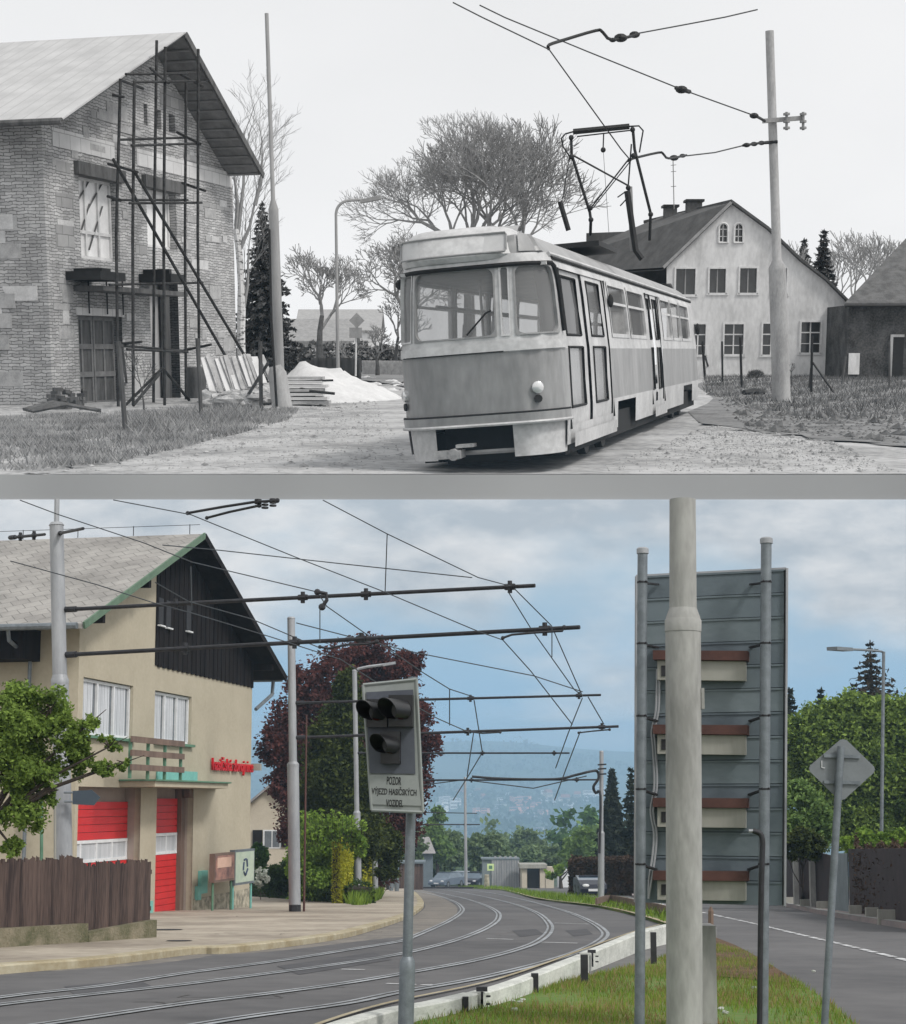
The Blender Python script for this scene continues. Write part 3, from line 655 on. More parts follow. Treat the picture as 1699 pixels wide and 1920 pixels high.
mb.tube([LP(tr_ + .05, -.6, ze - .1), LP(tr_ + .05, 8, ze - .1)], .07, 8); mb.tube([LP(tr_, -.3, ze - .15), LP(tr_ - .1, -.3, ze - .6), LP(t1 + .1, -.1, ze - 1.15)], .06, 8)
mb.objs('gutter', M_galv, fs)
mb = MB(); mb.box(0, 0, 0, 0, 0, 0) if False else None
mb.hexa([LP(x, y, z) for z in (ze - .75, ze - .0) for x, y in ((t0 - .9, 1.0), (t0 - .02, 1.0), (t0 - .02, 15), (t0 - .9, 15))]); mb.obj('eaves_soffit', M_black, fs)  # solid black block stands in for the dark recess under the eaves
# snow-guard rods along the ridge
mb = MB()
for k in range(6): mb.tube([LP(apx - .05, k * 1.7 - .3, za), LP(apx - .05, k * 1.7 - .3, za + .28)], .012, 4)
mb.tube([LP(apx - .05, -.6, za + .26), LP(apx - .05, 10, za + .26)], .008, 4); mb.objs('lightning_rod', M_dark, fs)
# canopy slab and balcony
zs1 = fp(290, 1466, .0)[1]; ca, cb = fp(232, 1468, .1)[0], fp(410, 1464, .1)[0]
mb = MB(); mb.hexa([LP(x, y, z) for z in (dtop + .02, dtop + .16) for x, y in ((ca, -.95), (cb - 1.6, -.95), (cb, -.05), (ca, -.002))]); mb.obj('canopy', M_plast, fs)
mb = MB(); mb.hexa([LP(x, y, z) for z in (dtop + .165, dtop + .205) for x, y in ((ca - .1, -1.02), (cb - 1.5, -1.02), (cb + .1, -.03), (ca - .1, -.006))]); mb.obj('canopy_flashing', M_green, fs)
bl = thing('balcony_railing', 'brown plank balcony railing with dark green posts above the garage canopy', 'railing', LP(ca, -.9, dtop + .2), rotz=RZ)
ra, rb_ = fp(243, 1420, .85)[0], fp(338, 1420, .85)[0]; zr0, zr1 = dtop + .205, fp(300, 1390, .85)[1]
mb = MB()
for k in range(4): 
    x = ra + (rb_ - ra) * k / 3; mb.hexa([LP(xx, y, z) for z in (zr0, zr1) for xx, y in ((x - .035, -.9), (x + .035, -.9), (x + .035, -.83), (x - .035, -.83))])
mb.objs('post', M_green, bl)
for q in (.98, .64, .28):
    mb = MB(); z = zr0 + (zr1 - zr0) * q; mb.hexa([LP(x, y, zz) for zz in (z - .075, z + .075) for x, y in ((ra - .1, -.96), (rb_ + .05, -.96), (rb_ + .05, -.905), (ra - .1, -.905))]); mb.obj('rail_board', M_brown, bl)
mb = MB(); mb.hexa([LP(x, y, z) for z in (dtop + .21, dtop + .5) for x, y in ((fp(292, 1450)[0], -.06), (fp(367, 1450)[0], -.06), (fp(367, 1450)[0], -.02), (fp(292, 1450)[0], -.02))]); mb.obj('mint_panel', M_mint, fs)
# plinth
mb = MB(); a, b = fp(363, 1650)[0], t1; zp = fp(420, 1672)[1]
mb.hexa([LP(a, -.035, zb), LP(b + .03, -.035, zb), LP(b + .03, -.003, zb), LP(a, -.003, zb), LP(a, -.035, fp(364, 1686)[1]), LP(b + .03, -.035, fp(474, 1664)[1]), LP(b + .03, -.003, fp(474, 1664)[1]), LP(a, -.003, fp(364, 1686)[1])]); mb.obj('plinth', M_plinth, fs)
for (x0, y0, x1, y1) in ((371, 1633, 382, 1674), (365, 1662, 370, 1687), (271, 1690, 279, 1714)):
    a, z1 = fp(x0, y0); b, z0 = fp(x1, y1); mb = MB(); mb.hexa([LP(x, y, z) for z in (z0, z1) for x, y in ((a, -.12), (b, -.12), (b, -.01), (a, -.01))]); mb.obj('meter_box', M_mint, fs)
mb = MB(); a, z1 = fp(476, 1438); mb.hexa([LP(x, y, z) for z in (z1 - .12, z1 + .1) for x, y in ((t1 - .05, -.32), (t1 + .12, -.32), (t1 + .12, -.02), (t1 - .05, -.02))]); mb.obj('wall_lamp', M_beige, fs)
M_letter = mat('red lettering', (.55, .012, .02), (.5, .01, .015), 4, .4, 0)
ta, zz_ = fp(389, 1432); tb, _ = fp(466, 1432)
Mt = Matrix.Translation(LP((ta + tb) / 2, -.07, zz_ - .02)) @ Matrix.Rotation(RZ, 4, 'Z') @ Matrix.Rotation(PI / 2, 4, 'X')
lt = text_mesh('lettering', 'hasičská zbrojnice', M_letter, Mt, .52, fs, .03, bold=.006)
wd_ = max((lt.matrix_world @ v.co).x if False else v.co.x for v in lt.data.vertices) - min(v.co.x for v in lt.data.vertices)
xc = sum(v.co.x for v in lt.data.vertices) / len(lt.data.vertices)
for v in lt.data.vertices: v.co.x = (ta + tb) / 2 + (v.co.x - xc) * (tb - ta) / wd_
# notice boards in front of the wall
def notice(x0, y0, x1, y1, label, kind):
    off = .75; a, z1 = fp(x0, y0, off); b, z0 = fp(x1, y1, off); g_ = fp(x0, 1700, off)[1]
    t = thing('notice_board', label, 'notice board', LP((a + b) / 2, -off, -.4), 'notice boards by the fire station', rotz=RZ)
    mb = MB(); mb.hexa([LP(x, y, z) for z in (z0, z1) for x, y in ((a, -off - .08), (b, -off - .08), (b, -off + .08), (a, -off + .08))])
    mb.obj('case', M_brown if kind else M_galv, t)
    mb = MB(); mb.hexa([LP(x, y, z) for z in (z0 + .07, z1 - .07) for x, y in ((a + .07, -off - .088), (b - .07, -off - .088), (b - .07, -off - .08), (a + .07, -off - .08))]); P_ = mb.obj('notice_panel', mat('notice paper', (.42, .22, .17), (.10, .06, .06), 3, .5) if kind else mat('notice map', (.50, .56, .45), (.36, .45, .36), 2, .5), t)
    if not kind:
        mb = MB(); c_ = ((a + b) / 2, (z0 + z1) / 2)
        for i in range(5):
            u = i * 2 * PI / 5; mb.tube([LP(c_[0] + math.cos(u) * .18, -off - .1, c_[1] + math.sin(u) * .24), LP(c_[0] + math.cos(u + 1) * .22, -off - .1, c_[1] + math.sin(u + 1) * .26)], .03, 5)
        mb.obj('map_drawing', mat('blue ink', (.06, .08, .14), (.05, .07, .12)), P_)
    else:
        mb = MB(); mb.hexa([LP(x, y, z) for z in (z0 + .5 * (z1 - z0), z1 - .12) for x, y in ((a + .2, -off - .097), (b - .35, -off - .097), (b - .35, -off - .09), (a + .2, -off - .09))]); mb.obj('poster', mat('pale poster', (.62, .42, .33), (.55, .36, .28), 4), P_)
    for x in (a + .08, b - .08):
        mb = MB(); p = LP(x, -off, 0); mb.tube([Vector((p.x, p.y, gz(p.y) - .1)), LP(x, -off, z0 + .02)], .035, 8); mb.obj('leg', M_green if kind else M_mint, t)
notice(398, 1601, 435, 1650, 'brown framed notice board with a pinkish poster, nearer the red door', 1)
notice(436, 1594, 472, 1655, 'grey framed notice board with a pale green map at the house corner', 0)

# picket fence on its stone base, left foreground
pf = thing('picket_fence', 'dark weathered picket fence on a mossy stone base in front of the garage', 'fence', Bg(160, 1790))
fa, fb, fc = Bg(-160, 1800), Bg(150, 1779), Bg(279, 1769)
top1, top2 = 1735, 1728
def zatY(px, py, Y): return B(px, py, Y).z
def seg_wall(p, q, za_, zb_, nm):
    d = (q - p).normalized(); n = Vector((d.y, -d.x, 0)).normalized() * .14
    mb = MB(); mb.hexa([p - n - Vector((0, 0, .3)), p + n - Vector((0, 0, .3)), q + n - Vector((0, 0, .3)), q - n - Vector((0, 0, .3)), Vector((*(p - n).xy, za_)), Vector((*(p + n).xy, za_)), Vector((*(q + n).xy, zb_)), Vector((*(q - n).xy, zb_))]); return mb.obj(nm, M_stone, pf)
z1a, z1b = zatY(0, 1749, fa.y), zatY(150, 1731, fb.y); z2a, z2b = zatY(150, 1747, fb.y), zatY(279, 1724, fc.y)
seg_wall(fa, fb, z1a, z1b, 'stone_base'); seg_wall(fb, fc, z2a, z2b, 'stone_base')
def pick(p, q, za_, zb_, ztp, ztq, n, sd):
    mb = MB(); r = random.Random(sd)
    for i in range(n):
        k = (i + .5) / n; c = p.lerp(q, k); z = za_ + (zb_ - za_) * k + r.uniform(-.02, .01); zt = ztp + (ztq - ztp) * k + r.uniform(-.035, .035); wv = r.uniform(.03, .042); th = r.uniform(-.12, .12)
        mb.cbox((c.x, c.y, (z + zt) / 2), wv * 1.7, .022, zt - z, math.atan2((q - p).y, (q - p).x) + th)
        mb.v[-1] += Vector((0, 0, r.uniform(-.02, .03)))
    mb.obj('picket_panel', M_picket, pf)
    mb = MB(); 
    for kk in (.2, .8): mb.beam(Vector((p.x, p.y + .05, za_ + (ztp - za_) * kk)), Vector((q.x, q.y + .05, zb_ + (ztq - zb_) * kk)), .04, .07)
    mb.objs('fence_rail', M_picket, pf)
pick(fa, fb, z1a - .02, z1b - .02, zatY(-160, 1622, fa.y), zatY(150, 1607, fb.y), 78, 1)
pick(fb + Vector((0, 0, 0)), fc, z2a - .0, z2b - .02, zatY(150, 1622, fb.y), zatY(279, 1612, fc.y), 36, 2)

# ------------------------------------------------------------------ steel poles
def pole(px0, py0, px1, py1, Y, w0, w1, label, m=M_pole, name='tram_pole', cat='pole', group='overhead line poles', step=None, base=True, cap=True):
    """px0,py0 = foot; px1,py1 = top; w = width in photo pixels"""
    a = B(px0, py0, Y); b = B(px1, py1, Y); k = Y / F / 2
    t = thing(name, label, cat, a, group)
    mb = MB()
    if step:
        s = a.lerp(b, step); d = (b - a).normalized()
        mb.tube([a, s - d * .06, s, s + d * .06], [w0 * k, w0 * k, w0 * k * .97, w1 * k], 20); mb.obj('pole_base', m, t, smooth=True)
        mb = MB(); mb.tube([s + d * .05, b], [w1 * k, w1 * k * .96], 20); mb.obj('pole_shaft', m, t, smooth=True)
        mb = MB(); mb.tube([s - d * .09, s - d * .02, s + d * .03], [w0 * k * 1.03, w0 * k * 1.04, w1 * k * 1.02], 20); mb.obj('collar', m, t, smooth=True)
    else:
        mb.tube([a, b], [w0 * k, w1 * k], 16); mb.obj('pole_shaft', m, t, smooth=True)
    if cap: mb = MB(); mb.tube([b, b + (b - a).normalized() * .05], [w1 * k * 1.08, w1 * k * .8], 14); mb.obj('pole_cap', m, t, smooth=True)
    return t
p108 = pole(123, 1755, 106, 985, 27.0, 32, 27, 'pale steel pole behind the picket fence with a thin rod on top', step=.62)
mb = MB(); mb.tube([B(106, 985, 27.0), B(107, 936, 27.0)], .045, 8); mb.obj('top_rod', M_pole, p108)
def arm(par, a, b, Y0, Y1, wpx, clamps=(), stays=True):
    A, C = B(*a, Y0), B(*b, Y1); mb = MB(); r = wpx * Y0 / F / 2; mb.tube([A, C], [r, r * .85], 8); o = mb.obj('cantilever_arm', M_dark, par)
    mb = MB(); d = (C - A).normalized()
    for c in clamps: mb = MB(); p = A.lerp(C, c); mb.tube([p - Vector((0, 0, r * 2.6)), p + Vector((0, 0, r * 2.6))], r * 1.1, 6); mb.tube([p - d * r * 2.2, p + d * r * 2.2], r * 1.5, 6); mb.obj('clamp', M_dark, o)
    mb = MB(); mb.tube([A - d * .02, A + d * .25], r * 1.5, 8); mb.obj('socket', M_dark, o)
arm(p108, (122, 1143), (1003, 1098), 27.0, 22.6, 7.5, (.268, .55, .68, .955)); arm(p108, (122, 1228), (1087, 1176), 27.0, 22.4, 8, (.268, .492, .62, .943))
arm(p108, (112, 1000), (156, 991), 27.0, 22, 6); arm(p108, (20, 1008), (84, 1002), 24, 22.5, 6, (.3, .7))
p553 = pole(553, 1715, 546, 1160, Bg(553, 1715).y, 22, 15, 'grey steel pole with a dark foot at the edge of the fire station forecourt', step=.505)
mb = MB(); q = Bg(553, 1716); mb.tube([q + Vector((0, 0, .09)), q + Vector((0, 0, .28))], .165, 16); mb.obj('foot_band', M_dark, p553)
Y3 = Bg(553, 1715).y
arm(p553, (555, 1318), (1127, 1303), Y3, Y3 - 1.5, 5, (.58, .93)); arm(p553, (556, 1383), (1160, 1362), Y3, Y3 - 1.5, 5.5, (.54, .95))
p668 = pole(672, 1688, 665, 1258, 62, 13, 9, 'tall slim grey lamp post behind the traffic signal', name='street_lamp', cat='street lamp', group='street lamps', step=.38)
mb = MB(); mb.tube([B(665, 1262, 62), B(672, 1254, 62), B(690, 1250, 62), B(722, 1246, 62)], .06, 6); mb.obj('lamp_arm', M_pole, p668); mb = MB(); mb.beam(B(718, 1247, 62), B(742, 1243, 62), .25, .1); mb.obj('lamp_head', M_pole, p668)
p700 = pole(704, 1678, 699, 1440, 74, 11, 8, 'grey steel pole between the golden hedge and the litter bins', step=.5)
arm(p668, (668, 1412), (1068, 1412), 62, 60, 3.5, (.6, .93))
arm(p700, (700, 1463), (1125, 1462), 74, 72, 3.5, (.44, .9))
p873 = pole(874, 1660, 872, 1458, 118, 6, 4.5, 'thin pole beyond the tram bend in front of distant green trees', group='overhead line poles')
arm(p873, (760, 1546), (900, 1546), 118, 118, 2.5, (.3, .8)); arm(p873, (780, 1523), (895, 1525), 118, 118, 1.8)
p1127 = pole(1127, 1691, 1128, 1410, 63, 12, 8, 'grey pole on the grass strip beside the dark car, with a curved cable', step=.46)
mb = MB(); mb.tube(smoothpath([B(885, 1456, 62), B(940, 1460, 62), B(1040, 1461, 62), B(1080, 1453, 62), B(1105, 1447, 62), B(1120, 1446, 63), B(1122, 1460, 62.8), B(1113, 1475, 62.8), B(1117, 1487, 63), B(1126, 1492, 62.9), B(1124, 1600, 62.8)], 4), [.055] * 41, 6); mb.obj('feeder_cable', M_dark, p1127)
mb = MB()
for y in (1434, 1442, 1452): mb.beam(B(1121, y, 62.7), B(1137, y - 1, 62.7), .06, .06)
mb.objs('bracket', M_dark, p1127)
prust = pole(570, 1715, 575, 1340, 45, 4.5, 3, 'thin rust brown rod standing just beside the grey forecourt pole', M_rust, name='rusty_pole', group=None, cap=False)
# ------------------------------------------------------------------ overhead wires
wires = [
 [(606, 938, 18), (726, 1001, 20), (897, 1083, 22), (957, 1099, 22.7)], [(965, 1104, 22.7), (1034, 1173, 27), (1090, 1300, 40)],
 [(213, 937.5, 14), (358, 965, 16), (397, 981, 17), (560, 1047, 19), (721, 1110, 21), (897, 1184, 22.3), (943, 1200, 22.4), (996, 1259, 27), (1073, 1358, 43)],
 [(954, 1111, 22.7), (996, 1179, 28), (1077, 1293, 40), (1092, 1304, 43)],
 [(1103, 1307, 43), (1132, 1357, 50)], [(1092, 1309, 43), (1065, 1376, 55), (1042, 1440, 62)], [(1088, 1372, 43.5), (1062, 1440, 60), (1040, 1500, 75)],
 [(38, 938, 13.7), (107, 964, 15), (270, 1018, 18), (360, 1054, 20), (439, 1073, 22), (595, 1110, 23), (613, 1137, 25), (694, 1194, 32), (793, 1261, 38), (843, 1292, 42), (889, 1307, 43)],
 [(20, 1052, 16), (181, 1096, 18), (287, 1130, 19), (358, 1149, 20), (510, 1195, 23), (640, 1237, 27), (740, 1302, 34), (820, 1347, 39), (881, 1374, 43)],
 [(291, 1092, 22), (354, 1128, 23), (470, 1160, 26), (600, 1215, 30)],
 [(305, 1022, 24), (414, 1032, 25), (640, 1057, 26), (885, 1083, 23.5)],
 [(786, 1225, 28), (1000, 1267, 34), (1092, 1297, 42)],
 [(889, 1313, 43), (904, 1408, 62)], [(888, 1374, 43), (876, 1455, 74)],
 [(726, 1001, 20), (722, 1112, 23)], [(600, 1140, 23.1), (600, 1205, 23)], [(843, 1292, 42), (843, 1360, 43)], [(358, 1062, 20), (360, 1145, 20)],
 [(904, 1412, 62), (880, 1452, 76), (850, 1500, 110)],
 [(556, 1168, 44), (700, 1205, 40), (786, 1225, 40)], [(770, 1475, 74), (870, 1462, 74), (1000, 1478, 74), (1100, 1455, 74)], [(1035, 1176, 22.5), (1035, 1232, 22.5)]]
wl_ = ['taut overhead wire running from the upper edge down to the first dark arm', 'overhead wire dropping from the first long arm tip toward the second', 'longest contact wire crossing below the roof apex to the arms', 'overhead wire from the first arm tip down to the third arm tip', 'short wire linking the tips of the third and fourth arms', 'wire hanging from the third arm toward the fifth arm', 'wire running down from the fourth arm toward the valley', 'contact wire crossing the station roof and gable toward the third arm', 'contact wire passing over the windows toward the fourth arm', 'short wire crossing the black gable of the fire station', 'thin faint wire from the gable to the tip of the first arm', 'thin faint wire between the beech tree and the third arm tip', 'wire descending from the third arm to the fifth arm on the left', 'wire descending from the fourth arm to the thin distant pole', 'vertical dropper wire above the first long arm', 'vertical dropper between the first and second arms', 'vertical dropper between the third and fourth arms', 'vertical dropper in front of the black gable', 'wire continuing from the fifth arm past the thin distant pole', 'thin wire from the grey pole top past the beech crown', 'faint cross wire above the distant town', 'short hanging wire under the tip of the second arm']
for pts, lab in zip(wires, wl_):
    mb = MB(); P = [B(*q) for q in pts]; mb.tube(P, [max(.005, .00036 * q[2]) for q in pts], 5); mb.obj('overhead_wire', M_wire, label=lab, cat='wire', group='overhead wires of the tramway', loc=P[0])
def fitting(pts, r, lab):
    mb = MB(); mb.tube([B(*q) for q in pts], r, 6); a = B(*pts[0]); mb.sphere(a, r * 1.6, 6, 5); mb.sphere(B(*pts[-1]), r * 1.8, 6, 5); mb.obj('wire_fitting', M_dark, label=lab, cat='wire fitting', group='fittings of the overhead wires')
fitting([(943, 1196, 22.4), (960, 1190, 22.4), (1005, 1186, 22.4), (1055, 1183, 22.4), (1058, 1176, 22.4)], .018, 'curved steady arm under the right end of the second long arm')
fitting([(600, 1213, 22.8), (615, 1216, 22.8), (650, 1209, 22.8), (690, 1207, 22.8), (707, 1203, 22.8)], .018, 'steady arm under the second long arm above the signal')
fitting([(595, 1110, 22.9), (612, 1113, 22.9), (613, 1125, 22.9), (604, 1138, 22.9)], .03, 'dark hook insulator hanging on the first long arm above the beech')
fitting([(1085, 1374, 43), (1110, 1371, 43), (1143, 1368, 43)], .022, 'small steady arm near the tip of the fourth arm')
fitting([(880, 1372, 43), (905, 1375, 43), (938, 1373, 43)], .022, 'small steady arm at the middle of the fourth arm')
fitting([(352, 962, 16), (420, 950, 15.7), (478, 941, 15.5), (520, 938.5, 15.3)], .014, 'upper thick insulated arm crossing beside the roof apex')
fitting([(388, 971, 16), (430, 960, 15.8), (486, 948, 15.5)], .013, 'lower short insulated arm right of the roof apex')
for i, (x, y) in enumerate([(484, 941), (497, 944), (512, 940)]):
    mb = MB(); c = B(x, y, 15.5)
    for k in range(3): mb.tube([c + Vector((0, 0, -.05 + k * .03)), c + Vector((0, 0, -.035 + k * .03))], .035, 8)
    mb.obj('insulator', M_dark, label=['left insulator of the cluster on the arm right of the roof apex', 'middle insulator of the cluster on the arm right of the roof apex', 'right insulator of the cluster on the arm right of the roof apex'][i], cat='insulator', group='insulators on the near arm')
# ------------------------------------------------------------------ traffic signal
YS = 11.0; ks = YS / F
sg = thing('traffic_signal', 'warning signal with black hooded lamps and a lettered grey sign plate', 'traffic signal', Bg(760, 1935))
M_sigf = mat('grey enamel', (.265, .285, .275), (.215, .235, .228), 3, .5, .03, spec=.4)
M_sigd = mat('dark grey panel', (.085, .095, .115), (.065, .072, .09), 3, .5, .03)
M_hood = mat('black hood', (.012, .012, .014), (.008, .008, .009), 5, .35, .02, spec=.5)
M_ink = mat('black lettering', (.02, .02, .02), (.015, .015, .015))
pb, pt = B(760, 1960, YS + .12), B(771, 1500, YS + .12); ps = pb.lerp(pt, .34)
mb = MB(); mb.tube([pb, ps - Vector((0, 0, .06)), ps, ps + Vector((0, 0, .03))], [.054, .054, .052, .036], 18); mb.obj('post_sleeve', M_galv, sg, smooth=True)
mb = MB(); mb.tube([ps, pt, pt + Vector((.01, 0, .85))], .034, 16); mb.obj('post', M_galv, sg, smooth=True)
C4 = [B(x, y, YS + d) for x, y, d in ((697, 1519, .0), (793, 1523, -.03), (781, 1274, -.03), (681, 1284, 0))]
ex = (C4[1] - C4[0]).normalized(); ez = (C4[3] - C4[0]).normalized(); en = ex.cross(ez).normalized()   # en points to the camera
if en.y > 0: en = -en
def Q(px, py, o=0.0):
    d = ray(px, py, PITCH); c = C4[0] + en * o; k = c.dot(en) / d.dot(en); return d * k
mb = MB(); mb.slab([q for q in C4], -en * .05); mb.obj('backing_board', M_sigf, sg)
mb = MB()
for a, b in ((0, 1), (1, 2), (2, 3), (3, 0)): mb.tube([C4[a], C4[b]], .012, 6)
mb.obj('board_rim', M_sigf, sg)
mb = MB(); mb.slab([Q(694, 1450, .004), Q(779, 1451, .004), Q(775, 1293, .004), Q(687, 1298, .004)], en * .01); mb.obj('signal_panel', M_sigd, sg)
for (x0, y0, x1, y1) in ((690, 1312, 728, 1364), (731, 1304, 776, 1363), (716, 1372, 752, 1432)):
    mb = MB(); mb.slab([Q(x0, y1, .015), Q(x1, y1, .015), Q(x1, y0, .015), Q(x0, y0, .015)], en * .07); hs_ = mb.obj('lamp_housing', M_hood, sg)
vd = (ex * -1.0 + en * .62 + Vector((0, 0, .0))).normalized()
def hood(cx, cy, ox, oy, r, lens):
    """open half-tube visor: (cx,cy) lamp centre, (ox,oy) mouth centre in the photo"""
    a = Q(cx, cy, .085); b = Q(ox, oy, .30); d = (b - a).normalized(); u = d.cross(Vector((0, 0, 1))).normalized(); v = u.cross(d).normalized()
    mb = MB(); n = 22; st = -.32 * PI; en_ = 1.32 * PI
    for rr in (r, r * .93):
        for k in range(n + 1):
            t = st + (en_ - st) * k / n; o = (u * math.cos(t) + v * math.sin(t)) * rr
            e = b + o - d * (.10 * (1 - math.sin(t)) / 2); mb.v += [a + o, e]
    for s in (0, 1):
        for k in range(n): i = s * 2 * (n + 1) + 2 * k; mb.f.append((i, i + 1, i + 3, i + 2))
    m2 = 2 * (n + 1)
    for k in range(n): i = 2 * k + 1; mb.f.append((i, i + 2, i + 2 + m2, i + m2))
    mb.obj('visor', M_hood, sg, smooth=True)
    mb = MB(); mb.tube([a + d * .0, a + d * .012], r * .9, 20); mb.obj('lens', lens, sg)
M_lr = mat('dark red lens', (.06, .008, .006), (.04, .006, .005), 5, .2, 0); M_ly = mat('dark amber lens', (.05, .03, .01), (.04, .02, .01), 5, .2, 0)
hood(709, 1336, 676, 1329, .062, M_lr); hood(754, 1332, 718, 1327, .070, M_lr); hood(734, 1398, 702, 1392, .062, M_ly)
mb = MB(); mb.slab([Q(694, 1508, .003), Q(790, 1511, .003), Q(784, 1454, .003), Q(691, 1453, .003)], en * .006); sp = mb.obj('lettered_plate', M_sigf, sg)
def sign_text(body, px, py, wpx, hpx, nm='lettering'):
    c = Q(px, py, .0105); M = Matrix((( *ex.to_tuple(), 0),)) if False else None
    X = ex; Z = en; Yv = Z.cross(X).normalized()
    R = Matrix(((X.x, Yv.x, Z.x, c.x), (X.y, Yv.y, Z.y, c.y), (X.z, Yv.z, Z.z, c.z), (0, 0, 0, 1)))
    o = text_mesh(nm, body, M_ink, Matrix.Identity(4), 1.0, None, .002, bold=.012)
    xs = [v.co.x for v in o.data.vertices]; ys = [v.co.y for v in o.data.vertices]; 
    o.data.transform(Matrix.Translation((-(max(xs) + min(xs)) / 2, -(max(ys) + min(ys)) / 2, 0)))
    o.data.transform(Matrix.Diagonal((wpx * ks / (max(xs) - min(xs)), hpx * ks / (max(ys) - min(ys)), .5, 1))); o.data.transform(MINV[sg.name] @ R)
    o.parent = sg; MINV[o.name] = MINV[sg.name]
sign_text('POZOR', 739, 1464, 27, 15); sign_text('VÝJEZD HASIČSKÝCH', 739, 1484.5, 84, 19); sign_text('VOZIDEL', 740, 1506, 32, 13)

# ------------------------------------------------------------------ big foreground pole, its board, diamond sign
bp_ = pole(1284, 1990, 1280, 937, 10.0, 67, 52, 'thick pale concrete pole standing in the foreground lawn', M_conc, group=None, step=.783, cap=False)
mb = MB(); c = B(1317, 1310, 9.98); mb.cbox(c, .02, .05, .13); mb.obj('small_hatch', M_conc, bp_)
YB = 11.0
db = thing('display_board', 'back of a tall slatted slate grey display board on two round posts', 'display board', Bg(1320, 1930))
bc = {'tl': B(1193, 1080, 11.25), 'tr': B(1474, 1066, 10.95), 'br': B(1470, 1698, 10.95), 'bl': B(1191, 1692, 11.25)}
bn = (bc['tr'] - bc['tl']).cross(bc['tl'] - bc['bl']).normalized()
if bn.y > 0: bn = -bn
def lerp2(u, v): return bc['bl'].lerp(bc['br'], u).lerp(bc['tl'].lerp(bc['tr'], u), v)
NS = 14
M_slate2 = mat('slate sheet dull', (.125, .155, .175), (.095, .12, .14), 2.5, .65, .06, spec=.3); M_slate3 = mat('slate sheet weathered', (.165, .20, .215), (.11, .14, .155), 1.1, .55, .06, spec=.3, streak=2)
for k in range(NS):
    v0, v1 = k / NS, (k + 1) / NS - .0022
    mb = MB(); a, b, c, d = lerp2(.012, v0), lerp2(.988, v0), lerp2(.988, v1), lerp2(.012, v1)
    mb.slab([a, b, c, d], -bn * .02); 
    mb.slab([lerp2(.012, v1 - .006) + bn * .001, lerp2(.988, v1 - .006) + bn * .001, lerp2(.988, v1) + bn * .001, lerp2(.012, v1) + bn * .001], bn * .007)
    mb.obj('slat', (M_slate, M_slate2, M_slate3)[(k * 7) % 3], db)
mb = MB(); mb.slab([lerp2(.014, .003), lerp2(.986, .003), lerp2(.986, .997), lerp2(.014, .997)], Vector((0, 0, 0)) - bn * .03)
for q in range(len(mb.v)): mb.v[q] = mb.v[q] - bn * .021
mb.obj('back_plate', M_slated, db)
mb = MB()
for a, b in (((0, 0), (0, 1)), ((1, 0), (1, 1)), ((0, 1), (1, 1))): mb.beam(lerp2(*a) - bn * .01, lerp2(*b) - bn * .01, .075 if a[0] == b[0] else .02, .018 if a[0] != b[0] else .014)
mb.obj('edge_frame', M_pole, db)
def uv_at(px, py, o=0.0):
    d = ray(px, py, PITCH); c = bc['bl'] + bn * o; k = c.dot(bn) / d.dot(bn); return d * k
for (xt, yt, xb, yb, w_) in ((1205, 1030, 1199, 1960, 19), (1437, 1011, 1430, 1960, 20)):
    a, b = B(xb, yb, 10.82), B(xt, yt, 10.82); mb = MB(); mb.tube([a, b], w_ * 10.82 / F / 2, 18); o = mb.obj('support_post', M_galv, db, smooth=True)
    mb = MB(); mb.tube([b - Vector((0, 0, .03)), b + Vector((0, 0, .003)), b + Vector((0, 0, .012))], [w_ * ks / 2 * 1.18, w_ * ks / 2 * 1.18, w_ * ks / 2 * .9], 18); mb.obj('post_cap', M_pole, o, smooth=True)
    mb = MB()
    for y in (1094, 1212, 1350, 1488, 1628):
        k = (y - yt) / (yb - yt); p = b.lerp(a, k); q = uv_at(xt + (xb - xt) * k + 28 * (1 if xt < 1300 else -1), y + 2, .012); mb.beam(p - Vector((0, 0, .004)), q, .03, .012); mb.tube([p - Vector((0, 0, .006)), p + Vector((0, 0, .006))], w_ * ks / 2 * 1.06, 14)
        for sx in (-1, 1): mb.sphere(p + Vector((sx * .022, -.036, .004)), .0065, 6, 4)
    mb.objs('clamp', M_dark, o)
for yt in (1222, 1360, 1496, 1632):
    a, b = uv_at(1236, yt + 18, .01), uv_at(1400, yt + 20, .01); c, d = uv_at(1400, yt + 56, .01), uv_at(1236, yt + 54, .01)
    mb = MB(); mb.slab([d, c, b, a], bn * .075); bx_ = mb.obj('cable_box', M_beige, db)
    mb = MB(); mb.slab([uv_at(1229, yt + 17, .008), uv_at(1405, yt + 19, .008), uv_at(1405, yt + 1, .008), uv_at(1229, yt, .008)], bn * .11); mb.obj('lid', M_rust, bx_)
    mb = MB(); mb.slab([uv_at(1240, yt + 46, .087), uv_at(1249, yt + 46, .087), uv_at(1249, yt + 26, .087), uv_at(1240, yt + 26, .087)], bn * .004); mb.obj('slot', M_dark, bx_)
for dx in (0, 5):
    pts = [(1232 + dx, 1255), (1230 + dx, 1330), (1222 + dx, 1370), (1224 + dx, 1400), (1227 + dx, 1470), (1220 + dx, 1520), (1226 + dx, 1560), (1224 + dx, 1600), (1217 + dx, 1650), (1216, 1685)]
    mb = MB(); P = smoothpath([uv_at(x, y, .03) for x, y in pts], 5); mb.tube(P, .008, 6); mb.obj('loose_cable', M_pole, db, smooth=True)
cn = thing('conduit_pole', 'black conduit bending over at the top, strapped to the right board post', 'conduit', Bg(1424, 1935))
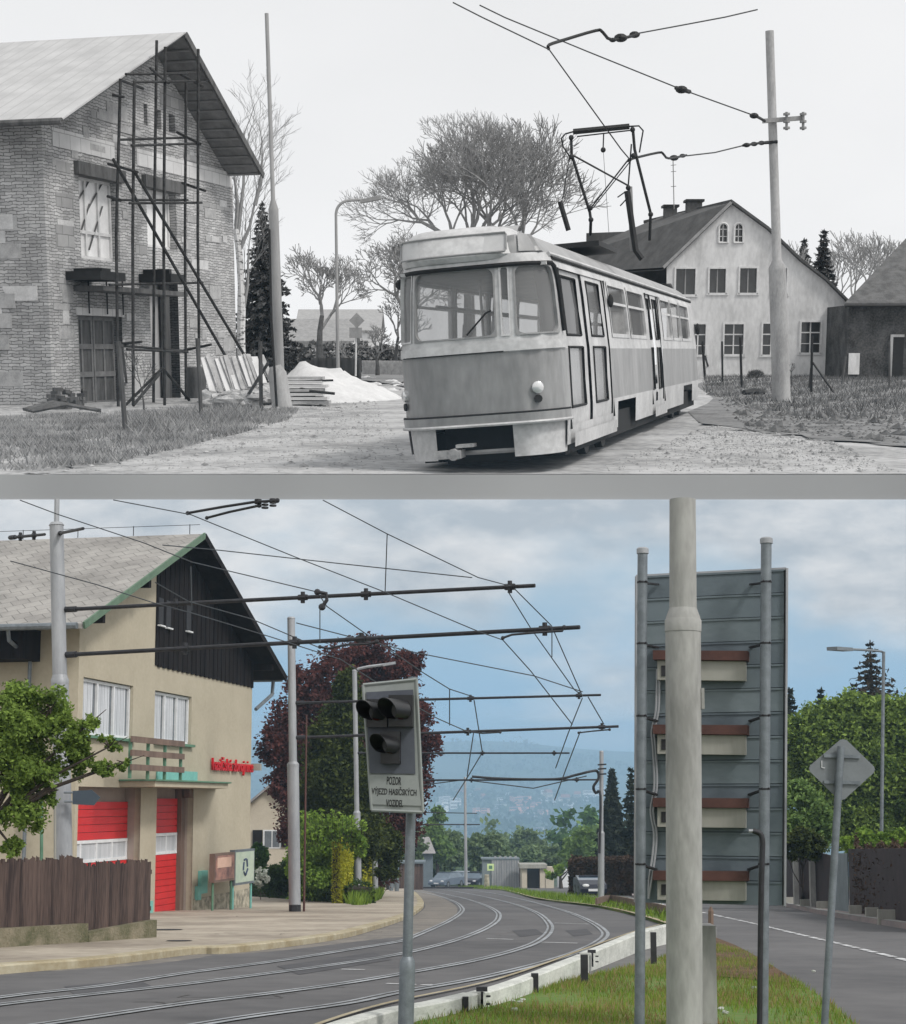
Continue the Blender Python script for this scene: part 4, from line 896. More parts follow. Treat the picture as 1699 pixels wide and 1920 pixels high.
mb = MB(); P = smoothpath([B(1424, 1960, 10.70), B(1426, 1750, 10.70), B(1429, 1620, 10.70), B(1430, 1578, 10.70), B(1425, 1563, 10.70), B(1412, 1558, 10.70)], 5); mb.tube(P, .018, 12); mb.obj('conduit', M_dark, cn, smooth=True)
mb = MB(); mb.tube([B(1412, 1558, 10.70), B(1404, 1558, 10.70)], .012, 8); mb.obj('nozzle', M_pole, cn)
dm = thing('diamond_sign', 'back of a grey diamond road sign on a slightly leaning post', 'road sign', Bg(1545, 1935))
YD = 10.7
mb = MB(); c = B(1579, 1443, YD); P = [B(x, y, YD) for x, y in ((1513, 1441), (1578, 1504), (1645, 1443), (1582, 1382))]
Pr = []
for i in range(4):
    p, a, b = P[i], P[i - 1], P[(i + 1) % 4]; u = (a - p).normalized() * .03; v = (b - p).normalized() * .03; Pr += [p + u, p + u * .35 + v * .35, p + v]
mb.slab(Pr, Vector((0, .012, 0))); mb.obj('sign_plate', mat('sign back', (.20, .22, .23), (.165, .18, .19), 5, .5, .03, metal=.3), dm)
mb = MB()
for y in (1417, 1466): mb.beam(B(1545, y, YD - .012), B(1613, y + 2, YD - .012), .012, .022)
mb.objs('mounting_rail', M_galv, dm)
mb = MB(); mb.tube([B(1543, 1975, YD - .045), B(1577, 1400, YD - .045)], .024, 14); mb.obj('post', M_galv, dm, smooth=True)
mb = MB(); mb.beam(B(1541, 1426, YD - .006), B(1541, 1439, YD - .006), .004, .004); mb.beam(B(1541, 1439, YD - .006), B(1547, 1440, YD - .006), .004, .004); mb.obj('chalk_mark', M_frame, dm)
mb = MB(); a = Bg(1330, 1990); z1 = B(1330, 1736, 11.3).z; mb.hexa([Vector((x, y, z)) for z in (gz(11.3) - .1, z1) for x, y in ((B(1300, 1736, 11.3).x, 11.3), (B(1342, 1736, 11.3).x, 11.3), (B(1342, 1736, 11.3).x, 11.55), (B(1300, 1736, 11.3).x, 11.55))])
mb.obj('concrete_cabinet', M_conc, label='pale upright concrete slab cabinet half hidden by the thick foreground pole', cat='cabinet')
YW = 17; mb = MB(); a, b = B(1333, 1760, YW), B(1333, 1700, YW); mb.tube([a, a.lerp(b, .86), b], [.03, .03, .01], 6); mb.obj('wooden_stake', M_brown, label='short dark pointed stake just right of the thick pole', cat='stake')

# ------------------------------------------------------------------ low white barrier with dark posts
M_barr = mat('whitewashed beam', (.60, .61, .57), (.40, .41, .38), 1.6, .85, .25, streak=2, fine=.5)
br = thing('barrier', 'low white concrete barrier beam curving along the tram tracks', 'barrier', Bg(905, 1880))
secs = [[(590, 1948), (650, 1920), (745, 1893), (820, 1880), (897, 1862)], [(903, 1862), (960, 1846), (1040, 1816), (1104, 1790)], [(1108, 1787), (1160, 1766), (1210, 1746), (1262, 1733)]]
for s_ in secs:
    P = [B(x, y, Bg(x, y + 36).y) for x, y in s_]; mb = MB(); P = smoothpath(P, 4)
    for i, p in enumerate(P):
        d = P[min(i + 1, len(P) - 1)] - P[max(i - 1, 0)]; d.z = 0; d.normalize(); n = Vector((-d.y, d.x, 0)); g_ = gz(p.y) + .03
        mb.v += [Vector((*(p).xy, g_ - .02)), p.copy() - Vector((0, 0, .012)), p + n * .012, p + n * .13, Vector((*(p + n * .13).xy, g_ - .02))]
    k = len(P)
    for i in range(k - 1):
        for j in range(4): mb.f.append((5 * i + j, 5 * i + 5 + j, 5 * i + 6 + j, 5 * i + j + 1))
    mb.f += [(0, 1, 2, 3, 4), tuple(5 * (k - 1) + q for q in (4, 3, 2, 1, 0))]
    o = mb.obj('beam_section', M_barr, br)
    if s_[0][0] > 600:
        mb = MB(); p = B(s_[0][0] + 8, s_[0][1] + 6, Bg(s_[0][0], s_[0][1] + 36).y - .03)
        for dz in (0, -.06): mb.cbox(p + Vector((.02, 0, dz)), .035, .02, .014); mb.cbox(p + Vector((-.03, -.0, dz - .01)), .02, .02, .09)
        mb.cbox(p + Vector((-.03, .1, .045)), .09, .04, .035); mb.obj('joint_bracket', M_dark, o)
mb = MB(); 
P = smoothpath([Bg(x, y) for x, y in [(560, 1938), (650, 1906), (745, 1880), (905, 1846), (1005, 1815), (1100, 1780), (1190, 1748), (1262, 1728)]], 5)
ribbon(mb, P, .05, .02); mb.obj('channel_edge', M_kerb, kind='structure', loc=(0, 0, 0))
for i, (x, y0, y1, wd_, lb) in enumerate([(873, 1905, 1869, 11, 'dark barrier post nearest the camera, half in dry grass'), (1003, 1867, 1825, 13, 'dark barrier post in front of the middle white section'), (1096, 1850, 1790, 13, 'tall dark barrier post at the joint of the white beam'), (1226, 1812, 1748, 10, 'dark barrier post beside the left post of the display board'), (1217, 1776, 1745, 14, 'grey block behind the last dark barrier post')]):
    Yp = Bg(x, y0).y; mb = MB(); a = B(x, y0 + 4, Yp); b = B(x, y1, Yp); wk = wd_ * Yp / F
    mb.hexa([Vector((a.x + sx * wk / 2, a.y + sy * wk / 2, z)) for z in (a.z, b.z) for sx, sy in ((-1, -1), (1, -1), (1, 1), (-1, 1))]); mb.obj('barrier_post', M_dark if i < 4 else M_galv, label=lb, cat='post', group='posts of the white barrier')
# wooden guard rail beyond (behind the board)
gr = thing('guard_rail', 'weathered brown guard rail curving down behind the display board', 'guard rail', Bg(1180, 1705))
pts = [(1118, 1690), (1140, 1684), (1160, 1686), (1200, 1695), (1240, 1703), (1275, 1714)]
mb = MB(); P = smoothpath([B(x, y, Bg(x, y + 16).y) for x, y in pts], 4)
for a, b in zip(P, P[1:]): mb.beam(a, b, .06, .20)
mb.obj('rail', M_brown, gr)
for x, y in pts[1:]:
    Yp = Bg(x, y + 16).y; a = B(x, y, Yp); mb = MB(); mb.tube([Vector((a.x, a.y, gz(a.y))), a], .06, 6); mb.obj('post', M_brown, gr)

# ------------------------------------------------------------------ right side: screens, lamp
M_scr = mat('brown screen', (.052, .040, .042), (.035, .028, .03), 2, .8, .2); M_scrg = mat('blue grey screen', (.20, .235, .25), (.155, .185, .20), 2, .7, .1)
scr = thing('screen_wall', 'stepped dark brown privacy panels between pale posts beside the right-hand road', 'screen wall', Bg(1520, 1708))
def scrpanel(x0, x1, yt0, yt1, yb0, yb1, m, par, nm='panel'):
    Y0, Y1 = Bg(x0, yb0).y, Bg(x1, yb1).y; a, b = B(x0, yb0, Y0), B(x1, yb1, Y1); a.z -= .2; b.z -= .2; c, d = B(x1, yt1, Y1), B(x0, yt0, Y0)
    mb = MB(); mb.slab([a, b, Vector((b.x, b.y, c.z)), Vector((a.x, a.y, d.z))], Vector((.05, .12, 0))); return mb.obj(nm, m, par)
scrpanel(1440, 1491, 1596, 1602, 1694, 1700, M_scr, scr); scrpanel(1495, 1522, 1598, 1602, 1702, 1704, M_scr, scr); scrpanel(1526, 1562, 1596, 1604, 1706, 1712, M_scr, scr)
scrpanel(1564, 1592, 1600, 1600, 1714, 1718, M_scrg, scr)
for x, yt, yb in ((1493, 1598, 1703), (1524, 1594, 1707), (1631, 1600, 1724), (1652, 1600, 1728), (1675, 1592, 1732)):
    Y = Bg(x, yb).y; a, b = B(x, yb + 3, Y), B(x, yt, Y); mb = MB(); mb.hexa([Vector((a.x + sx * .08, a.y - (.06 if x < 1600 else .72) + sy * .1, z)) for z in (a.z, b.z) for sx, sy in ((-1, -1), (1, -1), (1, 1), (-1, 1))]); mb.obj('panel_post', M_conc, scr)
scrpanel(1594, 1760, 1592, 1590, 1718, 1750, M_scr, scr)
mb = MB()
for x, y in ((1480, 1700), (1513, 1706), (1545, 1711), (1608, 1722), (1640, 1728), (1664, 1734)):
    Y = Bg(x, y).y; a = B(x, y, Y - .15); mb.cbox(a + Vector((0, 0, .12)), .42, .1, .42)
mb.obj('footing', M_beige, scr)
Yl = 46; st = pole(1651, 1730, 1657, 1222, Yl, 7, 6, 'slim green grey street lamp rising above the right-hand hedge', M_galv, name='street_lamp', cat='street lamp', group='street lamps', cap=False)
mb = MB(); mb.tube(smoothpath([B(1657, 1224, Yl), B(1650, 1221, Yl), B(1625, 1219, Yl - 2), B(1588, 1217, Yl - 4)], 4), .035, 6); mb.obj('lamp_arm', M_galv, st)
mb = MB(); a, b = B(1560, 1216, Yl - 5), B(1590, 1218, Yl - 4); mb.beam(a, b, .28, .09); mb.obj('lamp_head', M_galv, st)

# ------------------------------------------------------------------ vegetation
tk = M_bark
leafy_tree('copper_beech', 'large copper beech with dark purple foliage beyond the fire station', 'tree', Bg(700, 1683),
    plump([(578, 1285, 42), (520, 1395, 38), (560, 1380, 60, 0, 1.3), (640, 1290, 70, 0, 1.1), (690, 1240, 48), (745, 1262, 42), (775, 1245, 26), (700, 1340, 90, 2, 1.1), (780, 1340, 34), (790, 1400, 36), (760, 1480, 50, 0, 1.2), (590, 1480, 70, 3, 1.2), (530, 1470, 34), (735, 1560, 50), (700, 1610, 50, 2), (560, 1560, 40, 6)], 76), 105000, .095, L_purple, tk, 3, .5, gap=.22, nb=14, shell=.35)
leafy_tree('yew_tree', 'dark olive evergreen standing before the copper beech', 'tree', Bg(620, 1688),
    plump([(650, 1300, 26, 0, 1.8), (635, 1380, 45, 0, 1.5), (640, 1470, 62, 0, 1.4), (610, 1420, 40, 0, 1.6), (650, 1560, 70, 0, 1.2), (590, 1510, 40, 0, 1.5), (735, 1590, 22, 3, 1.9), (725, 1620, 24, 3, 1.2)], 66), 70000, .085, L_dkgreen, tk, 8, .35, gap=.1, nb=10, shell=.3)
leafy_tree('green_shrub', 'tall bright green shrub of upright shoots behind the stone hedge bank', 'shrub', Bg(600, 1692),
    plump([(580, 1560, 26, 0, 1.4), (566, 1620, 28, 0, 1.5), (606, 1590, 32, 0, 1.5), (640, 1575, 26, 0, 1.5), (596, 1650, 36, 0, 1.1), (632, 1640, 26, 0, 1.4), (668, 1590, 20), (562, 1670, 20)], 62), 36000, .075, L_bright, tk, 12, .06, gap=.1, nb=12, shell=.2)
# upright shoots sticking out of the shrub
sh = thing('shrub_shoots', 'spray of fresh upright shoots along the top of the bright shrub', 'shrub', Bg(615, 1690)); P = []; mb = MB(); r = random.Random(4)
for i in range(70):
    x = r.uniform(552, 682); y = 1600 - 30 * math.sin((x - 552) / 140 * 3.1) + r.uniform(-5, 20); a = B(x, y, 57.6); b = B(x + r.uniform(-9, 9), y - r.uniform(25, 62), 57.6 + r.uniform(-.5, .5)); mb.tube([a, b], [.015, .006], 3, False)
    for k in range(26): P.append(tuple(a.lerp(b, r.random()) + Vector((r.gauss(0, .05), r.gauss(0, .05), 0))))
mb.obj('twigs', tk, sh); V, Q_ = leafquads(np.array(P), .075, np.random.RandomState(2)); V = V - np.array(tuple(Vector(sh.matrix_world.translation))); link_mesh('crown', arrmesh('crown', V, Q_), L_bright, sh)
def hedge(name, label, poly, base, lm, n, size, seed, cat='hedge', group=None, dep=.5, thick=1.0):
    """clipped hedge: leaf faces packed on a solid twiggy core between ground points"""
    t = thing(name, label, cat, base, group); rs = np.random.RandomState(seed); P = []; mb = MB()
    (a, za_), (b, zb_) = poly; d = (b - a); n_ = Vector((-d.y, d.x, 0)).normalized() * thick
    core = [a + d * .01, b - d * .01]; mb.hexa([Vector((*(p + q * .9).xy, z)) for p_, in ((0,),) for z_i in (0, 1) for p, q, z in ((a, -n_ * 0, (gz(a.y) - .1, za_ - .1)[z_i]), (b, -n_ * 0, (gz(b.y) - .1, zb_ - .1)[z_i]), (b, n_, (gz(b.y) - .1, zb_ - .1)[z_i]), (a, n_, (gz(a.y) - .1, za_ - .1)[z_i]))])
    mb.obj('branches', M_bark, t)
    for i in range(n):
        u = rs.random(); f = rs.random(); p = a + d * u; z1 = za_ + (zb_ - za_) * u + .1 * math.sin(u * 37 + seed) * (za_ - gz(a.y)) * .4
        if f < .6: P.append((p.x - n_.x * .03 + rs.normal() * .04, p.y - n_.y * .03 + rs.normal() * .04, gz(p.y) + (z1 - gz(p.y)) * rs.random()))
        elif f < .9: s = rs.random(); P.append((p.x + n_.x * s, p.y + n_.y * s, z1 + rs.normal() * .05))
        else:
            s = rs.random(); e = a if rs.random() < .5 else b; P.append((e.x + n_.x * s, e.y + n_.y * s, gz(e.y) + (z1 - gz(e.y)) * rs.random()))
    V, Q_ = leafquads(np.array(P), size, rs); Mi = np.array(MINV[t.name]); V = V + Mi[:3, 3]; link_mesh('foliage', arrmesh('foliage', V, Q_), lm, t); return t
def hz_(px, py, Y): return B(px, py, Y).z
hedge('low_hedge', 'low clipped dark hedge edging the pavement left of the golden columns', ((Bg(470, 1684), hz_(470, 1665, 62)), (Bg(652, 1699), hz_(652, 1672, 54))), Bg(560, 1690), L_hedge, 9000, .06, 5)
hedge('golden_hedge', 'bright golden columnar hedge left of the lamp post', ((Bg(636, 1699), hz_(636, 1585, 54.4)), (Bg(658, 1698), hz_(658, 1590, 55.3))), Bg(650, 1696), L_yellow, 14000, .05, 6, group='golden hedges', thick=.3)
hedge('golden_hedge', 'narrower golden hedge between the lamp post and the next pole', ((Bg(679, 1688), hz_(679, 1602, 66)), (Bg(696, 1686), hz_(696, 1600, 69))), Bg(688, 1687), L_yellow, 9000, .06, 7, group='golden hedges', thick=.3)
leafy_tree('garden_shrub', 'dark round shrub between the station corner and the grey forecourt pole', 'shrub', Bg(520, 1684), plump([(510, 1650, 26), (540, 1645, 30), (560, 1655, 26), (495, 1640, 16, 2)], 64), 10000, .07, L_hedge, tk, 21, .05, gap=0)
leafy_tree('blossom_shrub', 'small white flowering shrub at the corner of the fire station', 'shrub', Bg(492, 1684), plump([(490, 1638, 11), (484, 1655, 9), (500, 1648, 8)], 62), 1300, .055, L_blossom, tk, 22, .04, gap=0, nb=3)
leafy_tree('climbing_shrub', 'light green bush below the shuttered window of the far house', 'shrub', Bg(488, 1682), plump([(488, 1608, 14, 0, 1.5), (482, 1588, 8)], 70), 3500, .08, L_mid, tk, 23, .05, gap=0, nb=3)
vb = [Bg(*p) for p in [(640, 1697), (665, 1703), (690, 1702), (715, 1690), (716, 1678), (690, 1676), (660, 1684)]]
blades('tall_grass', vb, 7000, .42, M_blade, 15, .1, 'tall grass tussocks around the foot of the lamp post')
for x, y, h_, lb, m_ in ((734, 1673, 31, 'dark teal litter bin on the pavement edge', M_galv), (744, 1674, 22, 'grey litter bin, the shorter one by the pavement edge', M_galv), (728, 1671, 20, 'dark green waste bag bin leftmost of the bins', M_hedge if False else M_dark)):
    Y = Bg(x, y).y; a = B(x, y, Y); b = B(x, y - h_, Y); t = thing('litter_bin', lb, 'bin', a, 'litter bins by the pavement'); mb = MB(); mb.tube([a, b], [.14, .18], 10); mb.obj('bin_body', m_, t); mb = MB(); mb.tube([b, b + Vector((0, 0, .07))], [.2, .12], 10); mb.obj('lid', M_dark, t)
# near leafy branches at the left edge
nb_ = thing('apple_tree', 'leafy young tree at the left edge reaching in front of the near pole', 'tree', B(-70, 1805, 19.5))
lm_ = plump([(40, 1360, 70), (95, 1330, 45), (60, 1440, 60), (135, 1385, 34), (170, 1355, 22), (150, 1425, 34, .3), (205, 1400, 22), (232, 1430, 16), (195, 1440, 20), (50, 1520, 45), (85, 1485, 26), (25, 1590, 22), (30, 1310, 40), (10, 1400, 60)], 19.5)
mb = MB(); r = random.Random(5); b0 = B(-70, 1790, 19.5); b0.z = gz(19.5); fk_ = B(-30, 1560, 19.5); mb.tube([b0, fk_], [.13, .1], 8)
for c, rr in lm_:
    m_ = fk_.lerp(c, .5) + Vector((0, 0, .12)); mb.tube([fk_, m_, c, c + (c - m_) * .3], [.035, .02, .01, .004], 5)
    for q in range(4): mb.tube([c, c + Vector((r.uniform(-1, 1), r.uniform(-.6, .6), r.uniform(-.5, .8))) * rr[0]], [.012, .004], 4)
mb.obj('trunk', tk, nb_, smooth=True); add_leaves(nb_, lm_, 38000, .028, L_near, 31, gap=.5, shell=.05)
# direction sign on the near pole
ds = thing('direction_sign', 'dark arrow shaped direction sign fixed to the pole behind the fence', 'direction sign', B(150, 1506, 26.7))
mb = MB(); mb.slab([B(x, y, 26.7) for x, y in ((136, 1508), (176, 1510), (188, 1495), (172, 1481), (136, 1483))], Vector((0, .03, 0))); mb.obj('sign_plate', mat('sign grey', (.06, .08, .10), (.05, .065, .085), 5, .4), ds)
mb = MB(); mb.tube([B(120, 1486, 26.7), B(137, 1486, 26.7)], .02, 6); mb.tube([B(120, 1503, 26.7), B(137, 1503, 26.7)], .02, 6); mb.obj('bracket', M_galv, ds)
gp = thing('garden_post', 'slim green post with a pale strip behind the picket fence', 'post', Bg(78, 1765)); mb = MB(); mb.tube([B(78, 1770, 24), B(78, 1490, 24)], .025, 6); mb.obj('post', M_green, gp)
mb = MB(); mb.tube([B(104, 1740, 26), B(103, 1512, 26)], .022, 6); mb.obj('pale_strip', M_beige, gp)

# conifers and trees, middle and right
conifer('spruce', 'slender dark conifer standing right of the grey pole and dark car', B(1150, 1668, 112), (1672 - 1448) * 112 / F, 42 * 112 / F, L_spruce, tk, 41, 'dark conifers', dens=1.5, leaf=.26)
conifer('spruce', 'ragged dark conifer half hidden behind the left edge of the display board', B(1186, 1668, 95), (1668 - 1440) * 95 / F, 30 * 95 / F, L_spruce, tk, 42, 'dark conifers', dens=.8, leaf=.25, sparse=.3)
conifer('spruce', 'tall sparse spruce rising above the big green tree on the right', B(1640, 1480, 80), (1480 - 1200) * 80 / F, 125 * 80 / F, leafmat('dry spruce', (.06, .05, .035), (.028, .026, .018), .05), tk, 43, 'dark conifers', dens=1.0, leaf=.16, sparse=.1)
conifer('spruce', 'small dark conifer close to the right edge of the display board', B(1486, 1500, 80), (1500 - 1290) * 80 / F, 44 * 80 / F, L_spruce, tk, 44, 'dark conifers', dens=.8, leaf=.2)
conifer('spruce', 'small dark conifer peeking over the green crown left of the tall spruce', B(1544, 1500, 82), (1500 - 1290) * 82 / F, 40 * 82 / F, L_spruce, tk, 45, 'dark conifers', dens=.8, leaf=.2)
L_lind = leafmat('linden leaves', (.25, .35, .08), (.045, .085, .022))
leafy_tree('linden_tree', 'broad dense green tree filling the right side behind the hedge', 'tree', B(1610, 1688, 67),
    plump([(1500, 1390, 48), (1545, 1370, 52), (1600, 1345, 48), (1650, 1350, 44), (1700, 1370, 60), (1560, 1450, 70), (1640, 1440, 75), (1710, 1460, 70), (1590, 1530, 60), (1660, 1540, 60), (1500, 1470, 50, 3), (1760, 1420, 70), (1740, 1530, 60)], 66), 150000, .095, L_lind, tk, 51, .3, gap=.0, nb=5, shell=.3)
leafy_tree('light_shrub', 'light green bush beside the right edge of the display board', 'shrub', Bg(1505, 1700), plump([(1500, 1500, 34), (1525, 1520, 30), (1490, 1545, 36), (1530, 1560, 30), (1550, 1550, 22)], 52), 16000, .07, L_pale, tk, 52, .08, gap=.1)
leafy_tree('dark_shrub', 'dark round bush low between the display board and the screens', 'shrub', Bg(1505, 1702), plump([(1500, 1575, 26), (1520, 1585, 26), (1480, 1590, 22)], 50), 6000, .07, L_dkgreen, tk, 53, .06, gap=0)
leafy_tree('light_shrub', 'lime green bush above the hedge at the right border', 'shrub', Bg(1640, 1712), plump([(1590, 1585, 20), (1620, 1580, 24), (1660, 1585, 26), (1695, 1580, 26), (1640, 1600, 26), (1600, 1600, 18)], 45), 12000, .06, L_bright, tk, 54, .06, gap=.1)
hedge('brown_hedge', 'dark twiggy hedge covering the screens at the right border', ((Bg(1598, 1719) + Vector((0, -.5, 0)), hz_(1598, 1606, 39)), (Bg(1760, 1748) + Vector((0, -.5, 0)), hz_(1760, 1592, 29))), Bg(1650, 1728), L_brownh, 13000, .05, 8, group='brown hedges', thick=.1)
hedge('brown_hedge', 'long reddish brown beech hedge behind the dark car', ((B(1068, 1671, 93), hz_(1068, 1614, 93)), (B(1215, 1677, 88.5), hz_(1215, 1610, 88.5))), B(1140, 1672, 91), L_brownh, 14000, .11, 9, group='brown hedges')
hedge('hedge_top', 'yellow green fringe growing along the top of the long brown hedge', ((B(1072, 1620, 104.7), hz_(1072, 1611, 104.7)), (B(1215, 1618, 91.7), hz_(1215, 1607, 91.7))), B(1140, 1616, 98), L_pale, 0 + 1500, .10, 10, thick=.9) if False else None
# far trees on the left and middle
L_far = leafmat('haze lightened leaves', (.20, .27, .13), (.09, .14, .07))  # leaf colours lightened to carry haze that the nearer air lacks
far_t = [('poplar_tree', 'tall pale feathery tree behind the traffic signal post', [(822, 1530, 15, 0, 1.3), (812, 1560, 18, 0, 1.4), (830, 1590, 24)], 170, L_pale, 5000, .22),
 ('garden_tree', 'wide soft green tree at the left end of the far road', [(800, 1600, 30), (840, 1595, 34), (820, 1625, 30)], 175, L_far, 9000, .25),
 ('garden_tree', 'round green tree above the corrugated shed', [(895, 1590, 26), (925, 1585, 24), (910, 1615, 34), (940, 1605, 18)], 178, L_far, 9000, .25),
 ('garden_tree', 'grey green rounded tree in the middle distance before the town', [(988, 1578, 24), (975, 1595, 20), (1005, 1595, 22)], 240, L_far, 6000, .32),
 ('garden_tree', 'mid green bushy tree behind the open garage', [(1000, 1615, 30), (970, 1620, 22), (1035, 1600, 20), (1030, 1625, 22)], 190, L_far, 8000, .27),
 ('garden_tree', 'olive tree behind the left end of the brown hedge', [(1075, 1590, 22), (1095, 1575, 22), (1105, 1600, 24), (1065, 1610, 16)], 160, L_pale, 7000, .23),
 ('garden_tree', 'small bright bush in front of the olive tree', [(1075, 1625, 12), (1050, 1635, 12), (1030, 1640, 10)], 140, L_bright, 2500, .18),
 ('garden_tree', 'low dark green tree near the white garden hut', [(950, 1640, 12), (1045, 1615, 16), (930, 1628, 12)], 165, L_far, 2500, .2),
 ('garden_tree', 'green tree partly seen between the signal post and the beech', [(790, 1575, 14, 0, 1.5), (780, 1600, 14)], 150, L_far, 3000, .2)]
for i, (nm, lb, l_, Y, lm2, n_, sz) in enumerate(far_t):
    bx = sum(q[0] for q in l_) / len(l_); b0 = B(bx, 1640, Y); b0.z = hz(b0.x, Y)
    leafy_tree(nm, lb, 'tree', b0, plump(l_, Y), n_, sz, lm2, tk, 60 + i, .2, group='trees at the far end of the road', gap=.1, nb=5, shell=.35)
SEEN = {}
def where(c):
    d = Vector(c); p = PITCH; yy = d.y * math.cos(p) + d.z * math.sin(p); px = CX + F * d.x / yy; py = CY - F * (d.z * math.cos(p) - d.y * math.sin(p)) / yy
    lm = [(500, 'left of the copper beech'), (600, 'behind the copper beech'), (760, 'behind the traffic signal'), (800, 'just right of the signal'), (835, 'left of the thin pole'), (873, 'behind the thin pole'), (905, 'right of the thin pole'), (935, 'above the corrugated shed'), (970, 'at the right end of the shed'), (1000, 'above the open garage'), (1030, 'right of the garage'), (1058, 'above the white hut'), (1085, 'above the left hedge end'), (1108, 'above the dark car'), (1128, 'behind the grey pole'), (1150, 'behind the slender conifer'), (1190, 'behind the board edge')]
    k = min(lm, key=lambda q: abs(q[0] - px))[1]; return px, py, k
def uniq(lb, c):
    px, py, k = where(c); row = 'high' if py < 1506 else 'midway' if py < 1524 else 'low down'; t = f'{lb} {k}, {row}' ; n = SEEN.get(t, 0); SEEN[t] = n + 1
    return t if not n else t + ', ' + ['right neighbour', 'farthest', 'partly hidden', 'smallest', 'dimmest', 'faintest'][min(n - 1, 5)]
rs_ = random.Random(3)
for i in range(34):   # smaller trees stepping down into the valley
    Y = rs_.uniform(215, 700); px = rs_.uniform(500, 1200); b0 = B(px, 1600, Y); b0.z = hz(b0.x, Y); h_ = rs_.uniform(6, 11) * (Y / 260) ** .8
    leafy_tree('valley_tree', None, 'tree', b0, [(b0 + Vector((rs_.uniform(-1, 1), 0, h_ * .7)), (h_ * .42, h_ * .42, h_ * .38)), (b0 + Vector((rs_.uniform(-2, 2), 0, h_ * .5)), (h_ * .4, h_ * .4, h_ * .34))], 900, .55, (L_far, L_mid, L_pale)[i % 3], tk, 200 + i, .12, group='trees scattered down the valley', gap=0, nb=2, shell=.4)['label'] = uniq(['hazy round tree', 'dark hazy tree', 'pale hazy tree'][i % 3] + (' standing tall' if h_ > 11 else ' standing low'), b0)

# ------------------------------------------------------------------ buildings beyond
M_cream = mat('cream render', (.52, .47, .38), (.45, .40, .32), 1.0, .9, .1); M_roofg = mat('grey roof', (.30, .29, .29), (.24, .23, .23), 2, .8, .2); M_pnk = mat('salmon render', (.85, .42, .32), (.78, .38, .28), .05, .9, 0); M_wht = mat('pale render', (.82, .80, .78), (.74, .73, .72), .05, .9, 0); M_rftile = mat('red tile', (.30, .12, .08), (.24, .10, .07), .2, .9, 0)
def house(name, label, c, wx, wy, h, rh, m, mr, rz=0, cat='house', group=None, win=(), ridge='x', over=.3, fr='B', wm=M_glassd, fm=M_frame, cham=None):
    c = Vector(c); t = thing(name, label, cat, c, group, rotz=rz, fr=fr); x, y = wx / 2, wy / 2
    mb = MB(); 
    if ridge == 'x': mb.add([(-x, -y, -1), (x, -y, -1), (x, y, -1), (-x, y, -1), (-x, -y, h), (x, -y, h), (x, y, h), (-x, y, h), (-x, 0, h + rh), (x, 0, h + rh)], [(0, 1, 5, 4), (2, 3, 7, 6), (1, 2, 6, 9, 5), (3, 0, 4, 8, 7)])
    else: mb.add([(-x, -y, -1), (x, -y, -1), (x, y, -1), (-x, y, -1), (-x, -y, h), (x, -y, h), (x, y, h), (-x, y, h), (0, -y, h + rh), (0, y, h + rh)], [(0, 1, 5, 8, 4), (2, 3, 7, 9, 6), (1, 2, 6, 5), (3, 0, 4, 7)])
    mb.obj('wall', m, t, local=True)
    if rh > 0:
        o = over; k = rh / (y if ridge == 'x' else x); mb = MB()
        for s in (-1, 1):
            if ridge == 'x': P = [(-x - o, 0, h + rh + .02), (x + o, 0, h + rh + .02), (x + o, s * (y + o), h - o * k + .02), (-x - o, s * (y + o), h - o * k + .02)]
            else: P = [(0, -y - o, h + rh + .02), (0, y + o, h + rh + .02), (s * (x + o), y + o, h - o * k + .02), (s * (x + o), -y - o, h - o * k + .02)]
            mb.slab(P, (0, 0, .14))
        mb.obj('roof', mr, t, local=True)
    for (a, b, z0, z1) in win:
        f = MB(); f.box(a - .07, b + .07, -y - .03, -y + .02, z0 - .07, z1 + .07); F_ = f.obj('window', fm, t, local=True); g = MB()
        nx = 2; 
        for i in range(nx): g.box(a + (b - a) * i / nx + .03, a + (b - a) * (i + 1) / nx - .03, -y - .045, -y - .031, z0, z1)
        g.obj('pane', wm, F_, local=True)
    return t
c0 = B(508, 1640, 92); c0.z = hz(c0.x, 92)
hl = house('cottage', 'cream cottage with dark shutters and grey roof behind the station corner', (c0.x, 96, c0.z), 4.6, 9, B(508, 1548, 92).z - c0.z + .3, 1.9, M_cream, M_roofg, win=[(-.35, .55, B(508, 1588, 92).z - c0.z, B(508, 1558, 92).z - c0.z)], ridge='y', over=.45)
mb = MB()
for a in (-1.0, .62): mb.box(a, a + .55, -4.6, -4.53, B(508, 1588, 92).z - c0.z, B(508, 1556, 92).z - c0.z)
mb.obj('shutter', M_black, hl, local=True)
def shed(nm, lb, x0, x1, yt, yb, Y, m, cat, dep=4, rz=0):
    a, b = B(x0, yb, Y), B(x1, yb, Y); g_ = hz((a.x + b.x) / 2, Y); top = B(x0, yt, Y).z; t = thing(nm, lb, cat, Vector(((a.x + b.x) / 2, Y, g_))); mb = MB(); mb.box(a.x, b.x, Y, Y + dep, g_ - .5, top); return t, mb, a.x, b.x, g_, top
t, mb, a, b, g_, tp = shed('corrugated_shed', 'grey corrugated metal shed with pale ribs at the far bend', 905, 973, 1612, 1656, 150, None, 'shed')
mb.obj('wall', M_scrg, t)
for k in range(11): 
    x = a + (b - a) * (.28 + .7 * k / 10); mb = MB(); mb.box(x - .1, x + .1, 149.85, 149.99, g_ - .2, tp + (.35 if k % 2 else .1)); mb.obj('rib', M_pole, t)
mb = MB(); mb.box(a - .1, b + .1, 149.8, 154.2, tp, tp + .12); mb.obj('roof', M_slate, t)
t, mb, a, b, g_, tp = shed('garage', 'small beige garage with an open black doorway beside the far bend', 979, 1022, 1628, 1656, 145, None, 'garage')
